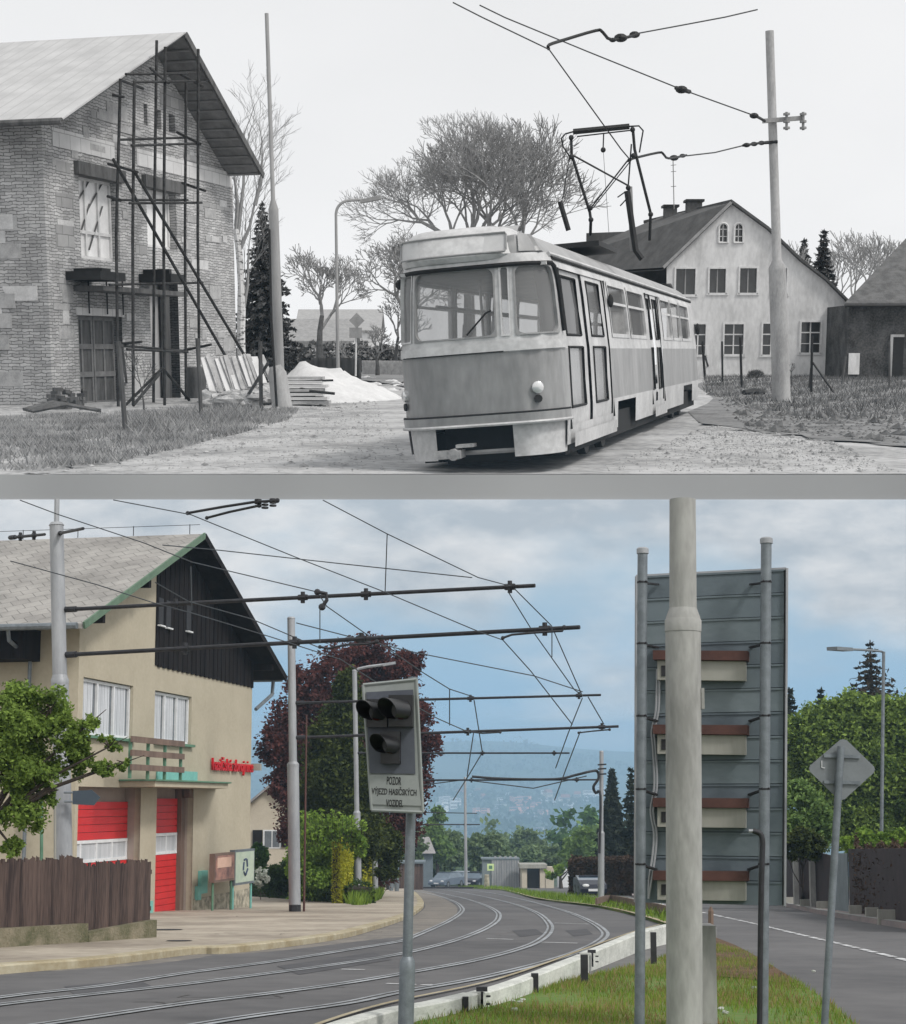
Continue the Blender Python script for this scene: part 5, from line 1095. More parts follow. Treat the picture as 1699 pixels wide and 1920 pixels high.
M2 = MB(); M2.box(a, a + .45, 145, 149, g_ - .5, tp); M2.box(b - .45, b, 145, 149, g_ - .5, tp); M2.box(a, b, 148.8, 149, g_ - .5, tp); M2.obj('wall', M_cream, t)
mb = MB(); mb.box(a - .2, b + .2, 144.7, 149.2, tp, tp + .35); mb.obj('roof', M_beige, t); mb = MB(); mb.box(a + .5, b - .5, 145.6, 145.7, g_ - .5, tp - .05); mb.obj('doorway', M_hood, t)  # black sheet stands in for the shade inside the open garage
mb = MB(); mb.box(b + .05, b + .8, 145, 147, g_ - .5, tp + .1); mb.obj('side_wall', M_cream, t)
ys = thing('roadside_sign', 'small yellow green square sign on the shed at the far bend', 'road sign', B(920, 1655, 148)); mb = MB(); a = B(920, 1626, 148); mb.cbox(a, .62, .06, .62); mb.obj('sign_plate', mat('lime sign', (.62, .75, .38), (.55, .68, .33)), ys); mb = MB(); mb.cbox(a + Vector((0, -.05, 0)), .3, .03, .3); mb.obj('symbol', M_green, ys); mb = MB(); mb.tube([a - Vector((0, -.06, 1.5)), a + Vector((0, .06, 0))], .03, 5); mb.obj('post', M_galv, ys)
mb = MB(); p = B(913, 1661, 138); mb.tube([Vector((p.x, 138, gz(138))), Vector((p.x, 138, gz(138) + 1.2))], [.24, .2], 8); mb.obj('stone_bollard', M_plinth, label='squat brown stone bollard at the outside of the far bend', cat='bollard')
t, mb, a, b, g_, tp = shed('garden_hut', 'low white garden hut beyond the grass left of the brown hedge', 1047, 1072, 1635, 1650, 155, None, 'hut', 2); mb.obj('wall', M_frame, t)
mb = MB(); mb.slab([(a - .1, 154.9, tp), (b + .1, 154.9, tp), ((a + b) / 2, 154.9, tp + .35)], (0, 2.2, 0)); mb.obj('roof', M_frame, t)
t, mb, a, b, g_, tp = shed('timber_shed', 'weathered brown boarded shed wall left of the tram bend', 748, 792, 1619, 1662, 128, None, 'shed'); mb.obj('wall', M_picket, t)
mb = MB(); mb.box(a - .2, b + .2, 127.8, 132.2, tp, tp + .15); mb.obj('roof', M_slate, t)
t, mb, a, b, g_, tp = shed('workshop', 'low grey workshop with a pale roof behind the parked cars', 770, 811, 1600, 1648, 165, None, 'workshop'); mb.obj('wall', M_slate, t)
mb = MB(); mb.slab([(a - .5, 164.5, tp), (b + .3, 164.5, tp), (b - .4, 166, tp + 1.6), (a, 166, tp + 1.6)], (0, 3, 0)); mb.obj('roof', M_roofg, t)
# parapet wall and kerb at the far end
mb = MB(); a, b = B(790, 1662, 140), B(905, 1661, 140); mb.hexa([Vector((x, y, z)) for z in (gz(140) - .2, gz(140) + .14) for x, y in ((a.x, 140), (b.x, 140), (b.x, 140.4), (a.x, 140.4))]); mb.obj('low_wall', M_dark, label='low dark wall closing the road at the far bend', cat='wall')
def car(label, c, rz, body, ln=4.3, wd=1.8, ht=1.45, group=None):
    t = thing('parked_car' if group else 'car', label, 'car', c, group, rotz=rz); x = wd / 2
    prof = [(-ln / 2, .35), (-ln / 2 + .05, .75), (-ln / 2 + .9, .9), (-ln / 2 + 1.55, ht - .05), (-ln / 2 + 2.2, ht), (ln / 2 - 1.0, ht - .06), (ln / 2 - .25, .95), (ln / 2, .8), (ln / 2 - .05, .35)]
    low = [(-ln / 2, .28), (-ln / 2 - .03, .5), (-ln / 2 + .08, .72), (-ln / 2 + .95, .9), (ln / 2 - .2, .95), (ln / 2, .8), (ln / 2 + .02, .45), (ln / 2 - .05, .28)]
    mb = MB(); mb.slab([(-x, y, z) for y, z in low], (wd, 0, 0)); mb.obj('body', body, t, local=True)
    cab = [(-ln / 2 + .95, .9), (-ln / 2 + 1.55, ht - .06), (-ln / 2 + 2.2, ht), (ln / 2 - 1.0, ht - .05), (ln / 2 - .22, .95)]
    mb = MB(); n = len(cab); xi = x * .97; xt = x * .78
    P = [(-(xt if z > 1.2 else xi), y, z) for y, z in cab] + [((xt if z > 1.2 else xi), y, z) for y, z in cab]
    mb.add(P, [tuple(range(n)), tuple(range(n, 2 * n))[::-1]] + [(i, (i + 1) % n, n + (i + 1) % n, n + i) for i in range(n)]); cb = mb.obj('cabin_glass', M_glassc, t, local=True)
    mb = MB(); mb.slab([(-xt, -ln / 2 + 1.6, ht - .04), (xt, -ln / 2 + 1.6, ht - .04), (xt, ln / 2 - 1.05, ht - .04), (-xt, ln / 2 - 1.05, ht - .04)], (0, 0, .06)); mb.obj('roof', body, t, local=True)
    for sx in (-1, 1):
        for sy in (-ln / 2 + .8, ln / 2 - .8):
            mb = MB(); mb.tube([(sx * (x - .2), sy, .32), (sx * (x + .01), sy, .32)], .32, 16); wh = mb.obj('wheel', M_dark, t, local=True); mb = MB(); mb.tube([(sx * (x + .012), sy, .32), (sx * (x + .02), sy, .32)], .19, 12); mb.obj('rim', M_galv, wh, local=True)
    for sx in (-1, 1):
        mb = MB(); mb.sphere((sx * (x - .28), -ln / 2 + .06, .66), .15, 8, 6, (1.2, .5, .6)); mb.obj('headlight', M_frame, t, local=True)
    mb = MB(); mb.cbox((0, -ln / 2 - .02, .45), .52, .03, .12); mb.obj('number_plate', M_frame, t, local=True)
    return t
M_glassc = mat('car glass', (.10, .14, .18), (.07, .10, .13), 1, .05, 0, spec=1.0)
M_carb = mat('dark car paint', (.014, .017, .03), (.011, .013, .024), 1, .35, 0, spec=.3); M_cars = mat('grey car paint', (.13, .16, .20), (.11, .14, .18), 1, .2, 0); M_carw = mat('pale car paint', (.5, .52, .55), (.45, .47, .5), 1, .2, 0)
q = B(1106, 1684, 82); car('dark blue car driving up the right-hand road beside the grey pole', (q.x, 82, gz(82)), .05, M_carb, 2.9, 1.32, 1.08)
q = B(838, 1650, 160); car('grey car parked behind the thin pole at the far end', (q.x, 160, hz(q.x, 160)), -.5, M_cars, group='cars parked at the far end')
q = B(862, 1650, 172); car('pale car parked at the far end, right of the grey one', (q.x, 172, hz(q.x, 172)), -.4, M_carw, group='cars parked at the far end')
q = B(893, 1650, 165); car('dark car parked just left of the corrugated shed', (q.x, 165, hz(q.x, 165)), -.4, M_carb, group='cars parked at the far end')
# ------------------------------------------------------------------ the town across the valley
rs_ = random.Random(11); nb2 = 0
protos = {}
for kx, (m_, mr_, nm) in enumerate(((M_wht, M_roofg, 'apartment_block'), (M_pnk, M_roofg, 'apartment_block'), (M_wht, M_rftile, 'town_house'), (M_cream, M_rftile, 'town_house'))): protos[kx] = (m_, mr_, nm)
blocks = []
for (px0, px1, py, n, kinds, hh) in ((785, 870, 1520, 9, (0, 0, 0), (12, 22)), (885, 1015, 1524, 16, (1, 1, 0), (7, 12)), (960, 1020, 1512, 6, (1, 1), (8, 14)), (1015, 1110, 1508, 9, (0, 0, 3), (9, 20)), (1070, 1130, 1498, 6, (0, 0), (12, 22)), (1010, 1080, 1567, 7, (0, 0), (5, 8)), (840, 1000, 1495, 7, (3, 0), (5, 7)), (485, 540, 1520, 4, (0, 0), (8, 14))):
    for i in range(n):
        px = rs_.uniform(px0, px1); pyy = py + rs_.uniform(-9, 9)
        lo_, hi_ = 1750, 3900
        for _ in range(30):   # where the terrain shows at this row
            Y = (lo_ + hi_) / 2; p = B(px, pyy, Y)
            if hz(p.x, Y) < p.z: lo_ = Y
            else: hi_ = Y
        blocks.append((Vector((p.x, Y, hz(p.x, Y))), rs_.choice(kinds), rs_.uniform(*hh) * Y / F))
for i, (c, kd, h_) in enumerate(blocks):
    m_, mr_, nm = protos[kd]; wx = rs_.uniform(7, 18) * c.y / F; 
    rz = rs_.uniform(-.5, .5); t = thing(nm, uniq(('tall ' if h_ > 14 * c.y / F else 'low ') + ['pale apartment block', 'salmon apartment block', 'white red-roofed house', 'cream red-roofed house'][kd], c), 'building', c, ['pale apartment blocks of the far town', 'salmon apartment blocks of the far town', 'white red-roofed houses of the far town', 'cream red-roofed houses of the far town'][kd], rotz=rz)
    wy = 14; mb = MB(); mb.box(-wx / 2, wx / 2, 0, wy, -2, h_); mb.obj('wall', m_, t, local=True)
    mb = MB(); 
    if kd < 2: mb.box(-wx / 2 - .3, wx / 2 + .3, -.3, wy + .3, h_, h_ + .6)
    else: mb.add([(-wx / 2 - .5, -.5, h_), (wx / 2 + .5, -.5, h_), (wx / 2 + .5, wy + .5, h_), (-wx / 2 - .5, wy + .5, h_), (-wx / 2, wy / 2, h_ + 5), (wx / 2, wy / 2, h_ + 5)], [(0, 1, 5, 4), (1, 2, 5), (2, 3, 4, 5), (3, 0, 4)])
    mb.obj('roof', mr_, t, local=True)
    mb = MB(); nf = max(2, int(h_ / 4.5))
    for f in range(nf): mb.box(-wx / 2 + .6, wx / 2 - .6, -.08, -.02, f * h_ / nf + h_ / nf * .35, f * h_ / nf + h_ / nf * .8)
    mb.obj('window_band', M_slate, t, local=True)
    if i == 0: pass
rs2 = np.random.RandomState(5); P = []   # woods between the houses
for i in range(16000):
    Y = 900 + 3000 * rs2.random() ** 1.0; x = (rs2.random() - .5) * .56 * Y - .02 * Y; v = math.sin(x * .0125) + math.sin(Y * .0075 + x * .005) + .6 * math.sin(x * .041 + Y * .02)
    if v > -.1: P.append((x, Y, hz(x, Y) + 5 * rs2.random()))
V, Q_ = leafquads(np.repeat(np.array(P), 3, 0) + rs2.normal(size=(len(P) * 3, 3)) * 4.5, 4.5, rs2, asp=.8)
o = link_mesh('woodland', arrmesh('woodland', V, Q_), leafmat('far woods', (.06, .10, .06), (.03, .05, .035), .1)); tagp(o, 'hazy woods and gardens between the houses of the far town', 'woods', kind='stuff')
# ------------------------------------------------------------------ grey divider band put between the street and the terrace above
mb = MB(); z0, z1 = B(849, 937, 1040).z, B(849, 890, 1040).z
P = []
for a in range(-48, 49, 4):
    r_ = math.radians(a); P.append((math.sin(r_) * 1047, math.cos(r_) * 1047))
xs = [-900, 900]; zf0, zf1 = B(849.5, 937.5, RS + 6).z, B(849.5, 889.6, RS + 6).z
mb.hexa([(x, y, z) for z in (zf0, zf1) for x, y in ((-4800, RS + 6), (4800, RS + 6), (4800, RS + 72), (-4800, RS + 72))])
mb.obj('divider_band', mat('smooth grey divider', (.33, .33, .33), (.25, .25, .25), .0012, .8, 0, fine=.05, detail=1), kind='structure', loc=(0, 0, 0))
# ------------------------------------------------------------------ haze over the valley
hm = bpy.data.materials.new('valley haze'); hm.use_nodes = True; nt = hm.node_tree; nt.nodes.clear(); pv = nt.nodes.new('ShaderNodeVolumePrincipled'); ou = nt.nodes.new('ShaderNodeOutputMaterial')
pv.inputs['Color'].default_value = (.52, .76, 1.0, 1); pv.inputs['Density'].default_value = .00047; pv.inputs['Anisotropy'].default_value = .2; nt.links.new(pv.outputs[0], ou.inputs['Volume'])
mb = MB(); mb.hexa([(-2300, -30, -130), (2300, -30, -130), (2300, 4150, -130), (-2300, 4150, -130), (-2300, -30, 8.5), (2300, -30, 8.5), (2300, 4150, 205), (-2300, 4150, 205)])
mb.obj('haze', hm, kind='stuff', loc=(0, 0, 0), label='pale blue haze filling the valley', cat='haze')
# ================================================================== UPPER PLACE: the terrace, everything on it in greys
def gm(name, a, b=None, *k, **kw): return mat(name, g3(a), g3(b if b is not None else a * .7), *k, **kw)
G_pale = gm('light grey sheet', .62, .5, 1.5, .7, .05); G_mid = gm('mid grey', .3, .22, 3); G_dark = gm('near black', .02, .012, 6, .6, .05)
G_pole = gm('grey mast paint', .33, .24, 3, .7, .1, streak=.2); G_conc = gm('spun concrete', .40, .27, 2.5, .9, .3, streak=.3, fine=.5)
G_wood = gm('grey timber', .13, .06, 4, .9, .4, streak=.2); G_pwood = gm('pale timber', .45, .28, 4, .9, .3)
G_bark = gm('grey bark', .11, .06, 6, .95, .4); G_twig = gm('grey twigs', .30, .2, 6, .95, 0); G_twl = gm('far twigs', .30, .24, 6, .95, 0)
G_need = leafmat('grey needles', g3(.09), g3(.035), .1); G_needl = leafmat('far grey needles', g3(.13), g3(.06), .1)
G_brick = brickmat('rough coursed masonry', g3(.56), g3(.36), g3(.15), .35, .088, .012, .37, .12, (.32, .6), g3(.55), .95, .5, bdist=.02, wsc=4.5)
G_block = brickmat('rough block masonry', g3(.46), g3(.33), g3(.20), .62, .34, .015, .5, .06, (.25, .7), g3(.6), .95, .6, bdist=.03)
G_band = brickmat('pale block band', g3(.66), g3(.56), g3(.36), .6, .5, .015, .5, .03, (.2, .6), g3(.75))
G_sheet = None
def ribbed(name, c, c2, per, rough=.6):
    m, nt, bs = _nodes(name); N = nt.nodes.new; L = nt.links.new
    tc = N('ShaderNodeTexCoord'); sx = N('ShaderNodeSeparateXYZ'); mu = N('ShaderNodeMath'); mu.operation = 'MULTIPLY'; mu.inputs[1].default_value = 1 / per
    fr = N('ShaderNodeMath'); fr.operation = 'FRACT'; gt = N('ShaderNodeMath'); gt.operation = 'GREATER_THAN'; gt.inputs[1].default_value = .9
    nz = N('ShaderNodeTexNoise'); nz.inputs['Scale'].default_value = 1.2; nz.inputs['Detail'].default_value = 7; r = N('ShaderNodeValToRGB'); r.color_ramp.elements[0].position = .3; r.color_ramp.elements[1].position = .7; r.color_ramp.elements[0].color = (*g3(c2), 1); r.color_ramp.elements[1].color = (*g3(c), 1)
    L(tc.outputs['Object'], sx.inputs[0]); L(sx.outputs[1], mu.inputs[0]); L(mu.outputs[0], fr.inputs[0]); L(fr.outputs[0], gt.inputs[0]); L(tc.outputs['Object'], nz.inputs[0]); L(nz.outputs[0], r.inputs[0])
    mx = N('ShaderNodeMix'); mx.data_type = 'RGBA'; L(gt.outputs[0], mx.inputs['Factor']); L(r.outputs[0], mx.inputs['A']); mx.inputs['B'].default_value = (*g3(c * .72), 1); L(mx.outputs['Result'], bs.inputs['Base Color'])
    bp = N('ShaderNodeBump'); bp.inputs['Strength'].default_value = .8; bp.inputs['Distance'].default_value = .03; L(gt.outputs[0], bp.inputs['Height']); L(bp.outputs[0], bs.inputs['Normal']); bs.inputs['Roughness'].default_value = rough; return m
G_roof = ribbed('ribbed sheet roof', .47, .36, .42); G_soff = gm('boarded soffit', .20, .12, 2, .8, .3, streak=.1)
G_grass = gm('dry grey grass', .42, .18, 1.1, .95, .8, dist=.08, fine=.6, lo=.35, hi=.6); G_road = gm('gravel road', .43, .22, .55, .95, .8, dist=.03, fine=.7, lo=.32, hi=.62); G_mud = gm('dark muddy verge', .22, .08, 1.0, .95, .9, dist=.08, fine=.6, lo=.3, hi=.6); G_sand = gm('pale sand', .62, .5, 1.5, .95, .3)
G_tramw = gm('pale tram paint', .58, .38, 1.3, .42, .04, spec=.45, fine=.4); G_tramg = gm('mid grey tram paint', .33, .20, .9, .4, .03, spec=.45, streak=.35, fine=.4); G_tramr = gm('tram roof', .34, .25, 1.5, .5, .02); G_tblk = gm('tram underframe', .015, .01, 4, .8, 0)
G_glass = glassmat('tram glass', g3(.30), .42, .05); G_glassd = gm('dark pane', .05, .03, 1, .08, 0, spec=.8); G_pane = gm('sky light painted pane', .80, .62, .7, .2, 0)  # pale opaque pane colour stands in for sky brightness seen through the windows
G_rend = gm('stained light render', .66, .44, .55, .95, .2, fine=.4, streak=.4, lo=.32, hi=.62); G_tile = gm('dark slate roof', .10, .06, 1.5, .85, .3, streak=.4); G_barn = gm('dark stained wall', .10, .03, .9, .95, .5, fine=.6)
G_wh = gm('white trim', .66, .52, 4)
tg = dict(fr='T')
# ground of the terrace: a slab ending at the divider band
def tzh(x, y): return TZ + (.04 * math.sin(x * .9) * math.sin(y * .6) + .03 * math.sin(x * 2.3 + y)) * min(1, max(0, (y - 20.5) / 10)) * (1 if x < -3 - (y - 20) * .0 else .25) - (.0 if y < 70 else (y - 70) * .004)
mb = MB(); nx, ny = 90, 80
YF = 19.80
for j in range(ny + 1):
    y = YF + (240 - YF) * (j / ny) ** 2
    for i in range(nx + 1): x = -70 + 140 * i / nx; mb.v.append(Vector((x, y, tzh(x, y))))
mb.f = [(j * (nx + 1) + i, j * (nx + 1) + i + 1, (j + 1) * (nx + 1) + i + 1, (j + 1) * (nx + 1) + i) for j in range(ny) for i in range(nx)]
mb.obj('ground', G_grass, kind='structure', fr='T', loc=(0, 0, 0), smooth=True)
def tsheet(name, px, m, lift):
    P = []; rj = random.Random(len(px)); n_ = len(px)
    for i in range(n_):
        a, b = Tg(*px[i]), Tg(*px[(i + 1) % n_]); k_ = 1 if px[i][1] > 891 and px[(i + 1) % n_][1] > 891 else 7
        for j in range(k_):
            q = a.lerp(b, j / k_); am = .0 if k_ == 1 or j == 0 else .35; P.append(q + Vector((rj.uniform(-am, am), rj.uniform(-am, am) * 2 * (q.y / 30), 0)))
    for q in P: q.y = max(q.y, YF + .005); tris = geometry.tessellate_polygon([[Vector((p.x, p.y, 0)) for p in P]]); import bmesh
    mb = MB(); mb.add([Vector((p.x, p.y, TZ + lift)) for p in P], [tuple(t) for t in tris]); o = mb.obj(name, m, kind='structure', fr='T', loc=(0, 0, 0))
    bm = bmesh.new(); bm.from_mesh(o.data); bmesh.ops.recalc_face_normals(bm, faces=bm.faces)
    for f in bm.faces:
        if f.normal.z < 0: f.normal_flip()
    bm.to_mesh(o.data); bm.free(); return o
tsheet('road', [(-60, 891.4), (60, 891.4), (140, 880), (230, 864), (330, 845), (450, 815), (540, 790), (640, 765), (700, 745), (760, 728), (1400, 728), (1330, 770), (1310, 795), (1420, 812), (1560, 830), (1780, 850), (1780, 891.4)], G_road, .02)
tsheet('verge', [(1315, 718), (1800, 716), (1800, 849), (1560, 829), (1420, 811), (1310, 794)], G_mud, .03)
tsheet('far_road', [(700, 697), (760, 697), (760, 727), (690, 715), (660, 703)], gm('far asphalt', .22, .17, 1), .04)
def tblades(name, px, n, size, m, seed, lab):
    rs = random.Random(seed); P = [Tg(*p) for p in px]; xs = [p.x for p in P]; ys = [p.y for p in P]; V = []; Qf = []; k = 0
    def ins(x, y):
        c = False; j = len(P) - 1
        for i in range(len(P)):
            if (P[i].y > y) != (P[j].y > y) and x < (P[j].x - P[i].x) * (y - P[i].y) / (P[j].y - P[i].y) + P[i].x: c = not c
            j = i
        return c
    while k < n:
        x = rs.uniform(min(xs), max(xs)); y = rs.uniform(min(ys), max(ys))
        if not ins(x, y): continue
        if math.sin(x * 3 + seed) * math.sin(y * 1.2) + rs.uniform(-.8, 1) < 0: k += .3; continue
        s = size * rs.uniform(.4, 1.3); a = rs.uniform(0, 6.28); l = rs.uniform(-.9, .9) * s; wd = .011 + s * .03; z = TZ + .02; b = len(V)
        V += [(x - math.cos(a) * wd, y - math.sin(a) * wd, z), (x + math.cos(a) * wd, y + math.sin(a) * wd, z), (x + l, y + l * .4, z + s)]; Qf.append((b, b + 1, b + 2)); k += 1
    o = link_mesh(name, arrmesh(name, np.array(V), np.array(Qf)), m, fr='T'); tagp(o, lab, 'grass', kind='stuff')
G_bl = leafmat('grey blades', g3(.42), g3(.12)); G_bld = leafmat('dark blades', g3(.2), g3(.05))
tblades('dry_grass', [(-60, 790), (250, 775), (560, 770), (540, 790), (450, 815), (330, 845), (230, 868), (60, 885), (-60, 885)], 34000, .10, G_bl, 4, 'dry grass in front of the brick house under construction')
tblades('rough_grass', [(1320, 705), (1800, 702), (1800, 790), (1500, 790), (1320, 740)], 20000, .17, G_bld, 6, 'rough dark grass around the concrete pole before the white house')
tblades('weeds', [(235, 790), (430, 770), (500, 775), (420, 800), (260, 830)], 3000, .24, G_bl, 8, 'tangled weeds at the foot of the wooden stakes')

def pebbles(name, px, n, s0, s1, m, seed, lab):
    rs = random.Random(seed); mb = MB()
    for i in range(n):
        k = rs.random(); a, b, c, d = px; u, v = rs.random(), rs.random() ** .8; p = Vector(Tg(*a)).lerp(Tg(*b), u).lerp(Vector(Tg(*d)).lerp(Tg(*c), u), v); s = rs.uniform(s0, s1) * (1 + 2 * (rs.random() < .06)); p.z = TZ + .02 + s * .15
        o = [Vector((rs.uniform(.6, 1.2) * math.cos(t), rs.uniform(.6, 1.2) * math.sin(t), 0)) * s for t in (0, 1.57, 3.14, 4.7)]; mb.add([p + q for q in o] + [p + Vector((0, 0, s * rs.uniform(.4, .8)))], [(0, 1, 4), (1, 2, 4), (2, 3, 4), (3, 0, 4)])
    mb.obj(name, m, fr='T', label=lab, cat='stones', kind='stuff')
pebbles('pebbles', [(60, 888), (780, 888), (700, 745), (420, 790)], 6000, .006, .022, gm('stone', .45, .15, 3), 3, 'loose stones scattered over the gravel road left of the tram')
pebbles('pebbles', [(1100, 889), (1690, 889), (1560, 830), (1330, 800)], 3500, .006, .02, gm('stone dark', .36, .14, 3), 4, 'loose stones scattered over the gravel road right of the tram')
pebbles('clods', [(1330, 740), (1790, 745), (1790, 845), (1400, 808)], 2600, .015, .06, gm('clod', .16, .05, 3), 5, 'dark clods of earth on the muddy verge at the right')
pebbles('clods', [(60, 800), (470, 790), (540, 770), (300, 765)], 1200, .01, .045, gm('clod grey', .3, .08, 3), 6, 'clods and bits of stone in the dry grass by the stakes')
# ------------------------------------------------------------------ brick house under construction
HD = Vector((.272, .962, 0)).normalized(); HN = Vector((HD.y, -HD.x, 0)); HR = math.atan2(HD.y, HD.x)
HO = T(99, 760, 45); HO.z = TZ
hR = Matrix.Rotation(HR, 3, 'Z')
def HP(t, y, z): return HO + hR @ Vector((t, y, z))
def hp(px, py, o=0.0):
    d = ray(px, py, PITCH_UP); k = (HN.dot(HO) + o) / HN.dot(d); p = d * k; return (p - HO).dot(HD), p.z - HO.z
bh = thing('brick_house', 'unfinished rough brick house with pale ribbed sheet roof and boarded garage gate', 'building', HO, rotz=HR, fr='T')
ow = 1.25
aT, zA = hp(347, 60, ow); lT, zL = hp(115, 222, ow); rT, zR = hp(493, 326, ow)
tw = hp(436, 330)[0]; zE = (zL + zR) / 2
def hz2(t): return zA - (zA - zE) * (abs(t - aT) / ((aT - lT) if t < aT else (rT - aT)))
def hrect(a, b, c, d): x0, z1 = hp(a, b); x1, z0 = hp(c, d); return x0, x1, z0, z1
w1, w2 = hrect(147, 326, 226, 492), hrect(274, 350, 333, 470)
gt = (hp(150, 700)[0], hp(232, 700)[0], -.3, hp(180, 592)[1]); r2 = (hp(285, 700)[0], hp(338, 700)[0], -.3, hp(300, 528)[1])
slits = [hrect(269, 194, 277, 236), hrect(293, 204, 303, 244), hrect(316, 213, 329, 250)]
outer = [(0, -.3), (gt[0], -.3), (gt[0], gt[3]), (gt[1], gt[3]), (gt[1], -.3), (r2[0], -.3), (r2[0], r2[3]), (r2[1], r2[3]), (r2[1], -.3), (tw, -.3), (tw, hz2(tw) - .16), (aT, zA - .16), (0, hz2(0) - .16)]
hIN = hR @ Vector((0, 1, 0))
mb = holed(outer, [rect(*w1), rect(*w2)] + [rect(*s_) for s_ in slits], lambda a, z: HP(a, 0, z), .42, hIN)
mb.add([HP(tw, 0, -.3), HP(tw, 12, -.3), HP(tw, 12, hz2(tw) - .16), HP(tw, 0, hz2(tw) - .16)], [(0, 1, 2, 3)])
mb.obj('wall', G_brick, bh)
mb = MB(); zq = hp(100, 300)[1]; zq2 = hp(60, 295, 0)[1]
mb.add([HP(0, 0, -.3), HP(0, 16, -.3), HP(0, 16, hz2(0) - .2), HP(0, 0, hz2(0) - .2)], [(0, 1, 2, 3)]); mb.obj('side_wall', G_brick, bh)
mb = MB()   # big grey blocks let into the coursed stone
for (a, b, c, d) in ((104, 300, 132, 330), (104, 420, 140, 470), (104, 360, 138, 392), (255, 365, 273, 395), (254, 455, 276, 478), (110, 520, 128, 545), (380, 380, 436, 398), (300, 165, 345, 215), (170, 205, 195, 232)):
    x0, z1 = hp(a, b); x1, z0 = hp(c, d); mb.hexa([HP(x, y, z) for z in (z0, z1) for x, y in ((x0, -.012), (x1, -.012), (x1, .004), (x0, .004))])
mb.objs('block_patch', G_block, bh)
rq = random.Random(21); mb = MB(); mc = MB(); ops = [w1, w2, gt, r2] + slits; put = 0
while put < 46:
    x0 = rq.uniform(.1, tw - .8); z0 = rq.uniform(.2, hz2(x0) - 1.0); x1 = x0 + rq.choice((.35, .6, .9, 1.3)); z1 = z0 + rq.choice((.18, .22, .30, .45))
    if x1 > tw - .05 or z1 > min(hz2(x0), hz2(x1)) - .3 or any(x1 > q[0] - .15 and x0 < q[1] + .15 and z1 > q[2] - .1 and z0 < q[3] + .4 for q in ops): continue
    put += 1; p = rq.uniform(.006, .03); (mb if put % 3 else mc).hexa([HP(x, y, z) for z in (z0, z1) for x, y in ((x0, -p), (x1, -p), (x1, .004), (x0, .004))])
    if put % 2: y0 = rq.uniform(.3, 4.5); zz0 = rq.uniform(.2, 6); (mb if put % 3 else mc).hexa([HP(x, y, z) for z in (zz0, zz0 + .4) for x, y in ((-p, y0), (.004, y0), (.004, y0 + rq.uniform(.5, 1.3)), (-p, y0 + .9))])
mb.objs('block_patch', gm('smooth grey block', .42, .28, 2.5, .95, .4, fine=.5), bh); mc.objs('block_patch', gm('pale lime block', .58, .42, 2.5, .95, .4, fine=.5), bh)
for (a, b, c, d) in ((97, 238, 214, 283), (256, 278, 434, 345)):
    x0, z0 = hp(a, b); x1, z1 = hp(c, d); mb = MB(); mb.hexa([HP(x0, -.02, z0 - .5), HP(x1, -.02, z0 - .5), HP(x1, .01, z0 - .5), HP(x0, .01, z0 - .5), HP(x0, -.02, z0 + .0), HP(x1, -.02, z0), HP(x1, .01, z0), HP(x0, .01, z0)]); mb.obj('block_band', G_band, bh)
for q, ex_ in ((w1, .25), (w2, .3)):
    mb = MB(); mb.hexa([HP(x, y, z) for z in (q[3] - .02, q[3] + .34) for x, y in ((q[0] - ex_, -.16), (q[1] + ex_, -.16), (q[1] + ex_, .1), (q[0] - ex_, .1))]); mb.obj('lintel', G_wood, bh)
for q in (w1, w2): window(bh, q[0] + .02, q[1] - .02, q[2] + .02, q[3] - .02, 2 if q is w2 else 3, .3, G_wh, G_pane, False, HP, .09, (.33,) if q is w1 else ())
for k_ in (0, 1):
    xa = w1[0] + (w1[1] - w1[0]) * (.08 + .33 * k_); mb = MB(); mb.tube([HP(xa, .27, w1[3] - .9), HP(xa + .9, .27, w1[3] - .1)], .03, 4); mb.tube([HP(xa, .27, w1[2] + .3), HP(xa + .9, .27, w1[2] + 1.6)], .03, 4); mb.objs('window_brace', G_wood, bh)
for s_ in slits:
    mb = MB(); mb.hexa([HP(x, y, z) for z in (s_[2], s_[3]) for x, y in ((s_[0], .25), (s_[1], .25), (s_[1], .27), (s_[0], .27))]); mb.obj('slit_window', G_glassd, bh)
mb = MB(); mb.hexa([HP(x, y, z) for z in (-.3, r2[3]) for x, y in ((r2[0], .5), (r2[1] + .2, .5), (r2[1] + .2, .55), (r2[0], .55))]); mb.obj('doorway_boards', gm('light boards', .45, .25, .5, .8, .2, streak=.08), bh)
mb = MB(); mb.hexa([HP(x, y, z) for z in (-.3, r2[3]) for x, y in ((r2[1] - .5, .3), (r2[1] - .02, .3), (r2[1] - .02, .4), (r2[1] - .5, .4))]); mb.obj('doorway_post', G_wood, bh)
gw = (gt[1] - gt[0]) / 2
for k in (0, 1):
    a, b = gt[0] + gw * k + .02, gt[0] + gw * (k + 1) - .02; mb = MB(); mb.hexa([HP(x, y, z) for z in (-.2, gt[3]) for x, y in ((a, .3), (b, .3), (b, .34), (a, .34))]); g_ = mb.obj('gate_leaf', G_wood if k == 0 else G_wood, bh)
    mb = MB()
    for u0, u1 in ((-.15, .02), (.30, .36), (.62, .68), (.95, 1.0)):
        mb.hexa([HP(x, y, z) for z in (gt[3] * u0 if u0 > 0 else -.15, gt[3] * u1) for x, y in ((a, .255), (b, .255), (b, .3), (a, .3))])
    for x0 in (a, (a + b) / 2 - .05, b - .1): mb.hexa([HP(x, y, z) for z in (-.15, gt[3]) for x, y in ((x0, .265), (x0 + .1, .265), (x0 + .1, .3), (x0, .3))])
    mb.obj('gate_frame', gm('gate boards', .20, .13, 4, .8, .2), g_)
